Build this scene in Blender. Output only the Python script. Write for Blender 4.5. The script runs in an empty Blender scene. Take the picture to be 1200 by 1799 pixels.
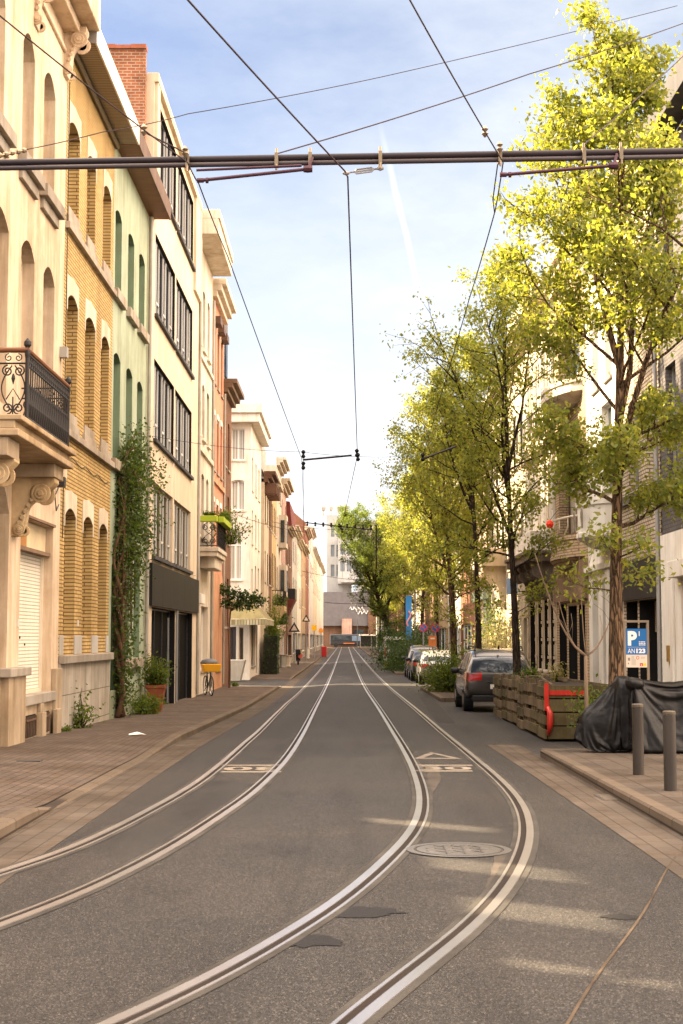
import bpy, bmesh, math, random
import numpy as np
from mathutils import Vector, Matrix
from mathutils.geometry import tessellate_polygon
R = random.Random(11)
SC = bpy.context.scene
COL = SC.collection
PI = math.pi
F = 2600.0      # focal length in photo pixels
VX, VY, HC = 606.5, 1120.0, 1.72

# ------------------------------------------------------------------ a cloth cover draped over a motorbike shape (simulated first, in the empty scene)
def drape():
    def mesh(n, v, f):
        me = bpy.data.meshes.new(n); me.from_pydata(v, [], f); o = bpy.data.objects.new(n, me); COL.objects.link(o); return o
    def ell(cx, cy, cz, rx, ry, rz, n=16, m=10):
        v = []; f = []; p = lambda q: math.copysign(abs(q) ** .7, q)
        for i in range(m + 1):
            t = PI * i / m
            for j in range(n): a = 2 * PI * j / n; v.append((cx + rx * p(math.sin(t)) * p(math.cos(a)), cy + ry * p(math.sin(t)) * p(math.sin(a)), cz + rz * p(math.cos(t))))
        for i in range(m):
            for j in range(n): f.append((i * n + j, (i + 1) * n + j, (i + 1) * n + (j + 1) % n, i * n + (j + 1) % n))
        return mesh('e', v, f)
    fl = mesh('fl', [(-3, -3, 0), (3, -3, 0), (3, 3, 0), (-3, 3, 0), (-3, -3, -.3), (3, -3, -.3), (3, 3, -.3), (-3, 3, -.3)], [(0, 1, 2, 3), (0, 4, 5, 1), (1, 5, 6, 2), (2, 6, 7, 3), (3, 7, 4, 0), (7, 6, 5, 4)])
    obs = [fl, ell(-.05, 0, .55, .95, .17, .36), ell(-.50, 0, 1.0, .13, .34, .07), ell(-.62, 0, .82, .14, .2, .28), ell(-.15, 0, .80, .34, .2, .14), ell(.75, 0, .9, .30, .26, .2), ell(.4, 0, .84, .4, .2, .14), ell(-.98, 0, .33, .30, .12, .32), ell(1.05, 0, .33, .32, .13, .32)]
    for o in obs:
        o.modifiers.new('c', 'COLLISION'); o.collision.thickness_outer = .012; o.collision.cloth_friction = 8
    NX, NY, LX, LY, N = 140, 108, 3.5, 2.75, 60
    v = [(-LX / 2 + LX * i / NX, -LY / 2 + LY * j / NY, 1.13 + .006 * math.sin(i * 1.3 + j * .7)) for i in range(NX + 1) for j in range(NY + 1)]
    f = [(i * (NY + 1) + j, (i + 1) * (NY + 1) + j, (i + 1) * (NY + 1) + j + 1, i * (NY + 1) + j + 1) for i in range(NX) for j in range(NY)]
    c = mesh('cloth', v, f); m = c.modifiers.new('cl', 'CLOTH'); s = m.settings
    s.quality = 5; s.mass = .35; s.tension_stiffness = 14; s.compression_stiffness = 14; s.shear_stiffness = 4; s.bending_stiffness = .3; s.air_damping = 1.0
    m.collision_settings.distance_min = .008; m.collision_settings.collision_quality = 2; m.collision_settings.use_self_collision = False
    m.point_cache.frame_start = 1; m.point_cache.frame_end = N
    for k in range(1, N + 1): SC.frame_set(k)
    me = bpy.data.meshes.new_from_object(c.evaluated_get(bpy.context.evaluated_depsgraph_get()))
    out = [tuple(p.co) for p in me.vertices]
    for o in obs + [c]: bpy.data.objects.remove(o)
    bpy.data.meshes.remove(me); SC.frame_set(1); return out, f
DRAPE = drape()

# ------------------------------------------------------------------ ground height
_GD = [-40, 0, 12, 20, 30, 46, 70, 95, 150, 230, 1000]
_GZ = [0.0, 0.0, -.01, -.06, -.15, -.26, -.37, -.45, -.51, -.53, -.55]
def gz(x, y):
    b = float(np.interp(y, _GD, _GZ))
    t = min(1, max(0, -x / 2.6))
    return b - float(np.interp(y, [26, 44, 54], [0, .17, .2])) * t * t * (3 - 2 * t)
TH = math.atan(220.5 / F)   # the camera looks up by this angle
def ray(px, py):
    yc = (899.5 - py) / F; k = math.cos(TH) - yc * math.sin(TH)
    return (px - VX) / F / k, (math.sin(TH) + yc * math.cos(TH)) / k
def uz(px, py, X):
    """where the ray through a photo pixel meets the plane x = X: distance along the street and height"""
    a, b = ray(px, py); d = X / a; return d, HC + b * d
def at(px, py, d):
    """the point at distance d seen at a photo pixel"""
    a, b = ray(px, py); return Vector((a * d, d, HC + b * d))
def ground_px(px, py, dz=0.0):
    a, b = ray(px, py); d = 20.0
    for _ in range(40): d = (HC - gz(a * d, d) - dz) / -b
    return (a * d, d)
def kh_left(y): return float(np.interp(y, [8, 14.4, 15.2, 22, 27, 66, 68.5, 80, 83, 84.5], [.12, .12, .025, .025, .12, .12, .02, .02, .02, .12]))
def pave(x, y):
    """height of whatever one walks on at x, y"""
    if x <= -2.95:
        k = kh_left(y); t = min(1, max(0, (-x - 2.95) / 1.3)); t2 = t if not 66 < y < 84 else 0
        return gz(x, y) + k + (.12 - k) * t2
    if x >= right_kerb(y): return gz(x, y) + .12
    return gz(x, y)
def right_kerb(y):
    for a, b in ((22.6, 46.0), (58.5, 85.0), (101.0, 126.0), (131, 160)):
        if a < y < b: return 5.05
    return 2.95

# ------------------------------------------------------------------ materials
MATS = {}
def _nt(name):
    m = bpy.data.materials.new(name); m.use_nodes = True
    nt = m.node_tree; b = nt.nodes['Principled BSDF']
    return m, nt, b
def _n(nt, t, **kw):
    n = nt.nodes.new(t)
    for k, v in kw.items(): setattr(n, k, v)
    return n
def _pos(nt, scale=(1, 1, 1), obj=False):
    if obj: g = _n(nt, 'ShaderNodeTexCoord').outputs['Object']
    else: g = _n(nt, 'ShaderNodeNewGeometry').outputs['Position']
    mp = _n(nt, 'ShaderNodeMapping'); mp.inputs['Scale'].default_value = scale
    nt.links.new(g, mp.inputs['Vector']); return mp.outputs['Vector']
def _noise(nt, vec, scale, detail=4, rough=.55):
    n = _n(nt, 'ShaderNodeTexNoise'); n.inputs['Scale'].default_value = scale
    n.inputs['Detail'].default_value = detail; n.inputs['Roughness'].default_value = rough
    nt.links.new(vec, n.inputs['Vector']); return n.outputs['Fac']
def _range(nt, f, a, b, c, d):
    n = _n(nt, 'ShaderNodeMapRange'); nt.links.new(f, n.inputs['Value'])
    for k, v in zip(('From Min', 'From Max', 'To Min', 'To Max'), (a, b, c, d)): n.inputs[k].default_value = v
    return n.outputs['Result']
def _mix(nt, fac, a, b, mode='MIX'):
    n = _n(nt, 'ShaderNodeMix', data_type='RGBA', blend_type=mode)
    for s, v in ((n.inputs[0], fac), (n.inputs[6], a), (n.inputs[7], b)):
        if hasattr(v, 'links') or hasattr(v, 'is_linked'): nt.links.new(v, s)
        elif isinstance(v, (int, float)): s.default_value = v
        else: s.default_value = (*v[:3], 1)
    return n.outputs[2]
def _math(nt, op, a, b=0.0):
    n = _n(nt, 'ShaderNodeMath', operation=op)
    for s, v in zip(n.inputs, (a, b)):
        if isinstance(v, (int, float)): s.default_value = v
        else: nt.links.new(v, s)
    return n.outputs[0]
def _bump(nt, b, h, strength, dist):
    n = _n(nt, 'ShaderNodeBump'); n.inputs['Strength'].default_value = strength; n.inputs['Distance'].default_value = dist
    nt.links.new(h, n.inputs['Height']); nt.links.new(n.outputs['Normal'], b.inputs['Normal'])
def _weather(nt, col, var, streak, scale=1.0, obj=False, dirt=(.58, .5, .4)):
    f = _noise(nt, _pos(nt, obj=obj), 1.3 * scale, 6, .6)
    c = _mix(nt, 1.0, col, _range(nt, f, .3, .7, 1 - var, 1 + var * .6), 'MULTIPLY')
    if streak:
        s = _noise(nt, _pos(nt, (2.6, 2.6, .28), obj), 1.0 * scale, 6, .7)
        c = _mix(nt, _range(nt, s, .43, .66, 0, min(1, streak * 1.5)), c, _mix(nt, 1.0, c, dirt, 'MULTIPLY'))
        s2 = _noise(nt, _pos(nt, (1, 1, 1), obj), .5 * scale, 8, .7)
        c = _mix(nt, _range(nt, s2, .46, .66, 0, min(1, streak * 1.2)), c, _mix(nt, 1.0, c, (.62, .55, .45), 'MULTIPLY'))
    return c
def P(name, col, rough=.75, var=.12, streak=0.0, bump=0.0, bs=60, metal=0.0, coat=0.0, spec=.22, scale=1.0, obj=False):
    if name in MATS: return MATS[name]
    m, nt, b = _nt(name)
    rgb = _n(nt, 'ShaderNodeRGB'); rgb.outputs[0].default_value = (*col, 1)
    c = _weather(nt, rgb.outputs[0], var, streak, scale, obj) if var else rgb.outputs[0]
    nt.links.new(c, b.inputs['Base Color'])
    b.inputs['Roughness'].default_value = rough; b.inputs['Metallic'].default_value = metal
    b.inputs['Coat Weight'].default_value = coat; b.inputs['Specular IOR Level'].default_value = spec
    b.inputs['Coat Roughness'].default_value = .06
    if bump: _bump(nt, b, _noise(nt, _pos(nt, obj=obj), bs, 5, .6), bump, .01)
    MATS[name] = m; return m
def BRICK(name, c1, c2, mortar, bw=.21, bh=.065, ms=.011, rough=.85, streak=.25, flat=False, bump=.6, var=.15, spec=.15):
    if name in MATS: return MATS[name]
    m, nt, b = _nt(name)
    g = _n(nt, 'ShaderNodeNewGeometry').outputs['Position']
    s = _n(nt, 'ShaderNodeSeparateXYZ'); nt.links.new(g, s.inputs[0])
    cb = _n(nt, 'ShaderNodeCombineXYZ')
    if flat:
        nt.links.new(s.outputs['Y'], cb.inputs[0]); nt.links.new(s.outputs['X'], cb.inputs[1])
    else:
        nt.links.new(_math(nt, 'ADD', s.outputs['X'], s.outputs['Y']), cb.inputs[0]); nt.links.new(s.outputs['Z'], cb.inputs[1])
    t = _n(nt, 'ShaderNodeTexBrick'); nt.links.new(cb.outputs[0], t.inputs['Vector'])
    t.inputs['Scale'].default_value = 1; t.inputs['Brick Width'].default_value = bw; t.inputs['Row Height'].default_value = bh
    t.inputs['Mortar Size'].default_value = ms; t.inputs['Mortar Smooth'].default_value = .25
    for k, v in (('Color1', c1), ('Color2', c2), ('Mortar', mortar)): t.inputs[k].default_value = (*v, 1)
    c = _weather(nt, t.outputs['Color'], var, streak)
    nt.links.new(c, b.inputs['Base Color']); b.inputs['Roughness'].default_value = rough; b.inputs['Specular IOR Level'].default_value = spec
    if bump: _bump(nt, b, _math(nt, 'SUBTRACT', 1.0, t.outputs['Fac']), bump, .012)
    MATS[name] = m; return m
def GLASS(name='window_glass', col=(.02, .024, .027), rough=.04):
    if name in MATS: return MATS[name]
    m, nt, b = _nt(name)
    f = _noise(nt, _pos(nt), .8, 2, .5)
    nt.links.new(_mix(nt, _range(nt, f, .4, .65, 0, 1), col, tuple(c * 2.4 for c in col)), b.inputs['Base Color'])
    b.inputs['Roughness'].default_value = .5; b.inputs['Specular IOR Level'].default_value = 0
    g = _n(nt, 'ShaderNodeBsdfGlossy'); g.inputs['Roughness'].default_value = rough; g.inputs['Color'].default_value = (.8, .85, .9, 1)
    bp = _n(nt, 'ShaderNodeBump'); bp.inputs['Strength'].default_value = .25; bp.inputs['Distance'].default_value = .02; nt.links.new(_noise(nt, _pos(nt), 1.6, 2, .5), bp.inputs['Height']); nt.links.new(bp.outputs['Normal'], g.inputs['Normal'])
    fr = _n(nt, 'ShaderNodeFresnel'); fr.inputs['IOR'].default_value = 1.45
    mx = _n(nt, 'ShaderNodeMixShader'); nt.links.new(_range(nt, fr.outputs[0], 0, 1, .03, .38), mx.inputs[0]); nt.links.new(b.outputs[0], mx.inputs[1]); nt.links.new(g.outputs[0], mx.inputs[2])
    nt.links.new(mx.outputs[0], nt.nodes['Material Output'].inputs['Surface'])
    MATS[name] = m; return m
def CURTAIN(name, col):
    if name in MATS: return MATS[name]
    m, nt, b = _nt(name)
    w = _n(nt, 'ShaderNodeTexWave', wave_type='BANDS', bands_direction='DIAGONAL'); w.inputs['Scale'].default_value = 4.5; w.inputs['Distortion'].default_value = 2.5
    nt.links.new(_pos(nt, (1, 1, 0)), w.inputs['Vector'])
    nt.links.new(_mix(nt, w.outputs['Fac'], tuple(c * .45 for c in col), col), b.inputs['Base Color'])
    b.inputs['Roughness'].default_value = .5; b.inputs['Coat Weight'].default_value = .8; b.inputs['Coat Roughness'].default_value = .03
    MATS[name] = m; return m
def LEAF(name, c1, c2, trans=.5):
    if name in MATS: return MATS[name]
    m, nt, b = _nt(name); nt.nodes.remove(b)
    g = _n(nt, 'ShaderNodeNewGeometry')
    c = _mix(nt, _range(nt, g.outputs['Random Per Island'], 0, 1, 0, 1), c1, c2)
    d = _n(nt, 'ShaderNodeBsdfPrincipled'); d.inputs['Roughness'].default_value = .5; d.inputs['Specular IOR Level'].default_value = .25
    nt.links.new(c, d.inputs['Base Color'])
    t = _n(nt, 'ShaderNodeBsdfTranslucent'); nt.links.new(_mix(nt, 1.0, c, (1.85, 1.8, .95), 'MULTIPLY'), t.inputs['Color'])
    mx = _n(nt, 'ShaderNodeMixShader'); mx.inputs[0].default_value = trans
    nt.links.new(d.outputs[0], mx.inputs[1]); nt.links.new(t.outputs[0], mx.inputs[2])
    nt.links.new(mx.outputs[0], nt.nodes['Material Output'].inputs['Surface'])
    MATS[name] = m; return m

def BARKM(name, c1, c2):
    m, nt, b = _nt(name); p = _pos(nt, (7, 7, 1.1), True); f = _noise(nt, p, 3.2, 6, .65); v = _n(nt, 'ShaderNodeTexVoronoi', feature='DISTANCE_TO_EDGE'); v.inputs['Scale'].default_value = 4.2
    wv = _n(nt, 'ShaderNodeTexNoise'); wv.inputs['Scale'].default_value = 2.5; nt.links.new(p, wv.inputs['Vector']); nt.links.new(_mix(nt, .35, p, wv.outputs['Color']), v.inputs['Vector'])
    h = _math(nt, 'ADD', _math(nt, 'MULTIPLY', _range(nt, v.outputs['Distance'], 0, .22, 0, 1), .7), _math(nt, 'MULTIPLY', f, .6))
    nt.links.new(_mix(nt, _range(nt, h, .3, 1.0, 0, 1), c1, c2), b.inputs['Base Color']); b.inputs['Roughness'].default_value = .9; b.inputs['Specular IOR Level'].default_value = .2
    _bump(nt, b, h, 1.0, .045); return m
# ------------------------------------------------------------------ mesh building
class MB:
    def __init__(s): s.v = []; s.f = []; s.m = []
    def add(s, vs, fs, mi=0):
        o = len(s.v); s.v += [tuple(v) for v in vs]; s.f += [tuple(i + o for i in f) for f in fs]; s.m += [mi] * len(fs); return s
    def hexa(s, p, mi=0):
        return s.add(p, [(0, 3, 2, 1), (4, 5, 6, 7), (0, 1, 5, 4), (1, 2, 6, 5), (2, 3, 7, 6), (3, 0, 4, 7)], mi)
    def box(s, x0, x1, y0, y1, z0, z1, mi=0):
        return s.hexa([(x0, y0, z0), (x1, y0, z0), (x1, y1, z0), (x0, y1, z0), (x0, y0, z1), (x1, y0, z1), (x1, y1, z1), (x0, y1, z1)], mi)
    def bar(s, a, b, w, h, up=(0, 0, 1), mi=0):
        a, b = Vector(a), Vector(b); t = (b - a).normalized(); r = t.cross(Vector(up))
        if r.length < 1e-5: r = t.cross(Vector((1, 0, 0)))
        r.normalize(); u = r.cross(t); r = r * w / 2; u = u * h / 2
        return s.hexa([a - r - u, a + r - u, b + r - u, b - r - u, a - r + u, a + r + u, b + r + u, b - r + u], mi)
    def tube(s, pts, r, n=6, mi=0, cap=True):
        pts = [Vector(p) for p in pts]; k = len(pts)
        rs = r if isinstance(r, (list, tuple)) else [r] * k
        o = len(s.v); prev = None
        for i, p in enumerate(pts):
            t = (pts[min(i + 1, k - 1)] - pts[max(i - 1, 0)]).normalized()
            a = prev - t * prev.dot(t) if prev is not None else t.orthogonal()
            if a.length < 1e-6: a = t.orthogonal()
            a.normalize(); prev = a; b = t.cross(a)
            for j in range(n):
                q = 2 * PI * j / n; s.v.append(tuple(p + (a * math.cos(q) + b * math.sin(q)) * rs[i]))
        for i in range(k - 1):
            for j in range(n):
                s.f.append((o + i * n + j, o + i * n + (j + 1) % n, o + (i + 1) * n + (j + 1) % n, o + (i + 1) * n + j)); s.m.append(mi)
        if cap:
            s.f.append(tuple(o + j for j in range(n))[::-1]); s.m.append(mi)
            s.f.append(tuple(o + (k - 1) * n + j for j in range(n))); s.m.append(mi)
        return s
    def lathe(s, c, prof, n=16, axis=(0, 0, 1), mi=0):
        ax = Vector(axis).normalized(); a = ax.orthogonal().normalized(); b = ax.cross(a); c = Vector(c); o = len(s.v)
        for r, h in prof:
            for j in range(n):
                q = 2 * PI * j / n; s.v.append(tuple(c + ax * h + (a * math.cos(q) + b * math.sin(q)) * max(r, 1e-4)))
        for i in range(len(prof) - 1):
            for j in range(n):
                s.f.append((o + i * n + j, o + i * n + (j + 1) % n, o + (i + 1) * n + (j + 1) % n, o + (i + 1) * n + j)); s.m.append(mi)
        s.f.append(tuple(o + j for j in range(n))[::-1]); s.m.append(mi)
        s.f.append(tuple(o + (len(prof) - 1) * n + j for j in range(n))); s.m.append(mi)
        return s
    def prism(s, poly, vec, mi=0):
        n = len(poly); v = Vector(vec); a = [Vector(p) for p in poly]; b = [p + v for p in a]
        return s.add(a + b, [tuple(range(n))[::-1], tuple(range(n, 2 * n))] + [(i, (i + 1) % n, n + (i + 1) % n, n + i) for i in range(n)], mi)
    def build(s, name, mats, parent=None, smooth=False, bevel=0.0, sub=0):
        me = bpy.data.meshes.new(name); off = Vector((0, 0, 0))
        if parent is not None: off = root_loc(parent)
        v = np.array(s.v, dtype=np.float64).reshape(-1, 3) - np.array(off)
        me.from_pydata(v.tolist(), [], s.f)
        for m in (mats if isinstance(mats, (list, tuple)) else [mats]): me.materials.append(m)
        if any(s.m): me.polygons.foreach_set('material_index', s.m)
        if smooth: me.polygons.foreach_set('use_smooth', [True] * len(me.polygons))
        me.update()
        o = bpy.data.objects.new(name, me); COL.objects.link(o)
        if parent is not None: o.parent = parent
        if bevel:
            b = o.modifiers.new('Bevel', 'BEVEL'); b.width = bevel; b.segments = 2; b.limit_method = 'ANGLE'
        if sub:
            b = o.modifiers.new('Sub', 'SUBSURF'); b.levels = sub; b.render_levels = sub
        return o
def _split(mb):
    par = list(range(len(mb.v)))
    def f(i):
        while par[i] != i: par[i] = par[par[i]]; i = par[i]
        return i
    for fc in mb.f:
        r = f(fc[0])
        for i in fc[1:]: par[f(i)] = r
    g = {}
    for k, fc in enumerate(mb.f): g.setdefault(f(fc[0]), []).append(k)
    out = []
    for ks in g.values():
        m = MB(); idx = {}
        for k in ks:
            for i in mb.f[k]:
                if i not in idx: idx[i] = len(m.v); m.v.append(mb.v[i])
            m.f.append(tuple(idx[i] for i in mb.f[k])); m.m.append(mb.m[k])
        out.append(m)
    return out
def each(mb, name, mats, parent=None, **kw):
    """every separate piece of the builder becomes an object of its own"""
    return [m.build(name, mats, parent, **kw) for m in _split(mb)]
def root_loc(o):
    v = Vector((0, 0, 0))
    while o is not None: v += o.location; o = o.parent
    return v
def fix(o):
    bm = bmesh.new(); bm.from_mesh(o.data); bmesh.ops.recalc_face_normals(bm, faces=bm.faces); bm.to_mesh(o.data); bm.free(); return o
def tag(o, label=None, cat=None, group=None, kind=None):
    for k, v in (('label', label), ('category', cat), ('group', group), ('kind', kind)):
        if v: o[k] = v
    return o
def thing(name, label, cat, loc, rz=0.0, group=None):
    o = bpy.data.objects.new(name, None); COL.objects.link(o); o.location = loc; o.rotation_euler = (0, 0, rz)
    o.empty_display_size = .2
    return tag(o, label, cat, group)
def copy_tree(o, parent=None):
    c = o.copy(); COL.objects.link(c); c.parent = parent
    for ch in list(o.children): copy_tree(ch, c)
    return c

# ------------------------------------------------------------------ facades
class Face:
    """a wall plane: u along the wall, n outwards, z up"""
    def __init__(s, O, U, N): s.O = Vector((*O, 0)); s.U = Vector((*U, 0)); s.N = Vector((*N, 0))
    def p(s, u, z, n=0.0): return s.O + s.U * u + s.N * n + Vector((0, 0, z))
    def box(s, mb, u0, u1, n0, n1, z0, z1, mi=0):
        return mb.hexa([s.p(u0, z0, n0), s.p(u1, z0, n0), s.p(u1, z0, n1), s.p(u0, z0, n1), s.p(u0, z1, n0), s.p(u1, z1, n0), s.p(u1, z1, n1), s.p(u0, z1, n1)], mi)
def LEFT(X): return Face((X, 0), (0, 1), (1, 0))
def RIGHT(X): return Face((X, 0), (0, 1), (-1, 0))
def SOUTH(d): return Face((0, d), (1, 0), (0, -1))
def outline(u0, u1, z0, z1, rise=0.0, k=8):
    if rise <= 0: return [(u0, z0), (u1, z0), (u1, z1), (u0, z1)]
    pts = [(u0, z0), (u1, z0)]
    for i in range(k + 1):
        t = i / k; pts.append((u1 + (u0 - u1) * t, z1 - rise + rise * math.sin(PI * t) ** .75 if rise > .25 else z1 - rise + rise * (1 - (2 * t - 1) ** 2)))
    return pts
def op(u0, u1, z0, z1, rise=0.0, depth=.2, kind='window', frame='white', mull=1, trans=0.0, pane=None, sill='stone', surround=None, fw=.06, sillh=.09, sillp=.07, bars=0, label=None, head=None, shade_lining=False):
    return dict(locals())
def wall(F, u0, u1, zb, top, ops, mat, parent, name='wall', depth=8.0, toppts=None, back=True):
    outer = [(u0, zb), (u1, zb), (u1, top), (u0, top)] if toppts is None else [(u0, zb), (u1, zb)] + toppts
    loops = [outer] + [outline(o['u0'], o['u1'], o['z0'], o['z1'], o['rise']) for o in ops]
    mb = MB(); flat = [p for l in loops for p in l]
    tris = tessellate_polygon([[Vector((u, z, 0)) for u, z in l] for l in loops])
    mb.add([F.p(u, z) for u, z in flat], [tuple(t) for t in tris])
    for o, l in zip(ops, loops[1:]):
        n = len(l); mb.add([F.p(u, z) for u, z in l] + [F.p(u, z, -o['depth']) for u, z in l], [(i, (i + 1) % n, n + (i + 1) % n, n + i) for i in range(n)])
    # returns, top and back
    n = len(outer)
    if back:
        mb.add([F.p(u, z) for u, z in outer] + [F.p(u, z, -depth) for u, z in outer], [(i, (i + 1) % n, n + (i + 1) % n, n + i) for i in range(n)] + [tuple(range(n, 2 * n))])
    return mb.build(name, mat, parent)
FR = {}
def frame_mat(k):
    if not FR:
        FR.update(white=P('frame_white', (.72, .7, .66), .4, .06), brown=P('frame_brown', (.09, .055, .035), .5, .1), dark=P('frame_dark', (.035, .035, .04), .4, .08),
                  green=P('frame_green', (.05, .12, .075), .5, .1), olive=P('frame_olive', (.16, .12, .075), .5, .1), grey=P('frame_grey', (.2, .2, .2), .5, .08), cream=P('frame_cream', (.6, .52, .4), .5, .08))
    return FR[k]
def fill(F, o, parent):
    """frame, pane, sill and surround of one opening"""
    d = o['depth']; fw = o['fw']; L = outline(o['u0'], o['u1'], o['z0'], o['z1'], o['rise'])
    Li = outline(o['u0'] + fw, o['u1'] - fw, o['z0'] + fw, o['z1'] - fw, o['rise'])
    n = len(L); mb = MB(); nf = -d + .055
    mb.add([F.p(u, z, nf) for u, z in L] + [F.p(u, z, nf) for u, z in Li] + [F.p(u, z, -d + .005) for u, z in Li],
           [(i, (i + 1) % n, n + (i + 1) % n, n + i) for i in range(n)] + [(n + i, n + (i + 1) % n, 2 * n + (i + 1) % n, 2 * n + i) for i in range(n)])
    a, b, z0, z1 = o['u0'] + fw, o['u1'] - fw, o['z0'] + fw, o['z1'] - fw - o['rise'] * .35
    zt = z0 + (z1 - z0) * (1 - o['trans']) if o['trans'] else z1
    for i in range(1, o['mull'] + 1):
        u = a + (b - a) * i / (o['mull'] + 1); F.box(mb, u - fw * .45, u + fw * .45, -d + .006, nf - .004, z0, zt if o['trans'] else z1)
    if o['trans']: F.box(mb, a, b, -d + .007, nf - .007, zt - fw * .5, zt + fw * .5)
    for i in range(1, o['bars'] + 1):
        z = z0 + (zt - z0) * i / (o['bars'] + 1); F.box(mb, a, b, -d + .008, nf - .02, z - .015, z + .015)
    kind = o['kind']
    w = mb.build(kind, frame_mat(o['frame']), parent)
    if o['label']: w['label'] = o['label']
    pm = MB().add([F.p(u, z, -d + .003) for u, z in L], [tuple(range(n))])
    pm.build('pane' if kind != 'door' else 'door_panel', o['pane'] or GLASS(), w)
    if kind in ('entrance', 'shopfront') or o['shade_lining']:  # added dark jamb strips: the opening's inner darkness put into colour
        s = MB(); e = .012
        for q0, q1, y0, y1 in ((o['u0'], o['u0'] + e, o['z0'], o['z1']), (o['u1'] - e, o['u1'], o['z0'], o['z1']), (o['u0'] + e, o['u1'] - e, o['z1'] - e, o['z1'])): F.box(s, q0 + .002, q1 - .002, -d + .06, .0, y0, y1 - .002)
        each(s, 'shade_lining', P('lining_shade', (.012, .011, .011), .6, .1, 0, 0, 60, 0, 0, .1), w)
    if o['sill']:
        s = MB(); F.box(s, o['u0'] - .05, o['u1'] + .05, -d + .06, o['sillp'], o['z0'] - o['sillh'], o['z0'] + .004)
        s.build('sill', STONE(o['sill']), w, bevel=.008)
    if o['surround']:
        t = .13; Lo = outline(o['u0'] - t, o['u1'] + t, o['z0'], o['z1'] + t, o['rise'] * 1.1); s = MB(); n = len(L)
        s.add([F.p(u, z, .025) for u, z in L] + [F.p(u, z, .025) for u, z in Lo] + [F.p(u, z, -.01) for u, z in Lo] + [F.p(u, z, -.01) for u, z in L],
              [(i, (i + 1) % n, n + (i + 1) % n, n + i) for i in range(1, n)] + [(n + i, n + (i + 1) % n, 2 * n + (i + 1) % n, 2 * n + i) for i in range(1, n)])
        s.build('surround', STONE(o['surround']), w)
    if o['head']:
        hh, ex = o['head'][1], o['head'][2]; s = MB()
        L2 = [p for p in L if p[1] >= o['z1'] - o['rise'] - 1e-6]; L2 = sorted(L2, key=lambda p: p[0]) if o['rise'] else [(o['u0'], o['z1']), (o['u1'], o['z1'])]
        ztop = o['z1'] + hh; pts = [(o['u0'] - ex, o['z1'] - o['rise'] - .22), (o['u0'] - .004, o['z1'] - o['rise'] - .22)] + [(u, z + .004) for u, z in L2] + [(o['u1'] + .004, o['z1'] - o['rise'] - .22), (o['u1'] + ex, o['z1'] - o['rise'] - .22), (o['u1'] + ex, ztop - .06), ((o['u0'] + o['u1']) / 2, ztop), (o['u0'] - ex, ztop - .06)]
        n2 = len(pts); tr = tessellate_polygon([[Vector((u, z, 0)) for u, z in pts]])
        s.add([F.p(u, z, .015) for u, z in pts], [tuple(t) for t in tr])
        s.add([F.p(u, z, .015) for u, z in pts] + [F.p(u, z, -.02) for u, z in pts], [(i, (i + 1) % n2, n2 + (i + 1) % n2, n2 + i) for i in range(n2)])
        s.build('lintel', STONE(o['head'][0]), w)
    return w
def STONE(k):
    c = dict(stone=(.30, .265, .22), grey=(.25, .24, .225), cream=(.60, .52, .40), white=(.74, .71, .66), dark=(.06, .058, .06), blue=(.30, .30, .30), brown=(.2, .13, .085), pale=(.66, .6, .5))[k]
    return P('stone_' + k, c, .8, .2, .35, .25, 45)
def cornice(F, u0, u1, z0, z1, proj, mat, parent, steps=3, name='cornice', ends=.0):
    mb = MB()
    for i in range(steps):
        a = z0 + (z1 - z0) * i / steps; b = z0 + (z1 - z0) * (i + 1) / steps - (.002 if i < steps - 1 else 0)
        F.box(mb, u0 + .012 - ends * i / steps, u1 - .012 + ends * i / steps, -.05, proj * (i + 1) / steps, a, b)
    return mb.build(name, mat, parent, bevel=.012)
def pitched_roof(F, u0, u1, z, h, depth, mat, parent, over=.0):
    mb = MB(); p = [F.p(u0, z, over), F.p(u1, z, over), F.p(u1, z + h, -depth * .5), F.p(u0, z + h, -depth * .5), F.p(u1, z, -depth), F.p(u0, z, -depth)]
    mb.add(p, [(0, 1, 2, 3), (3, 2, 4, 5), (0, 3, 5), (1, 4, 2)]); return mb.build('roof', mat, parent)
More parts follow.
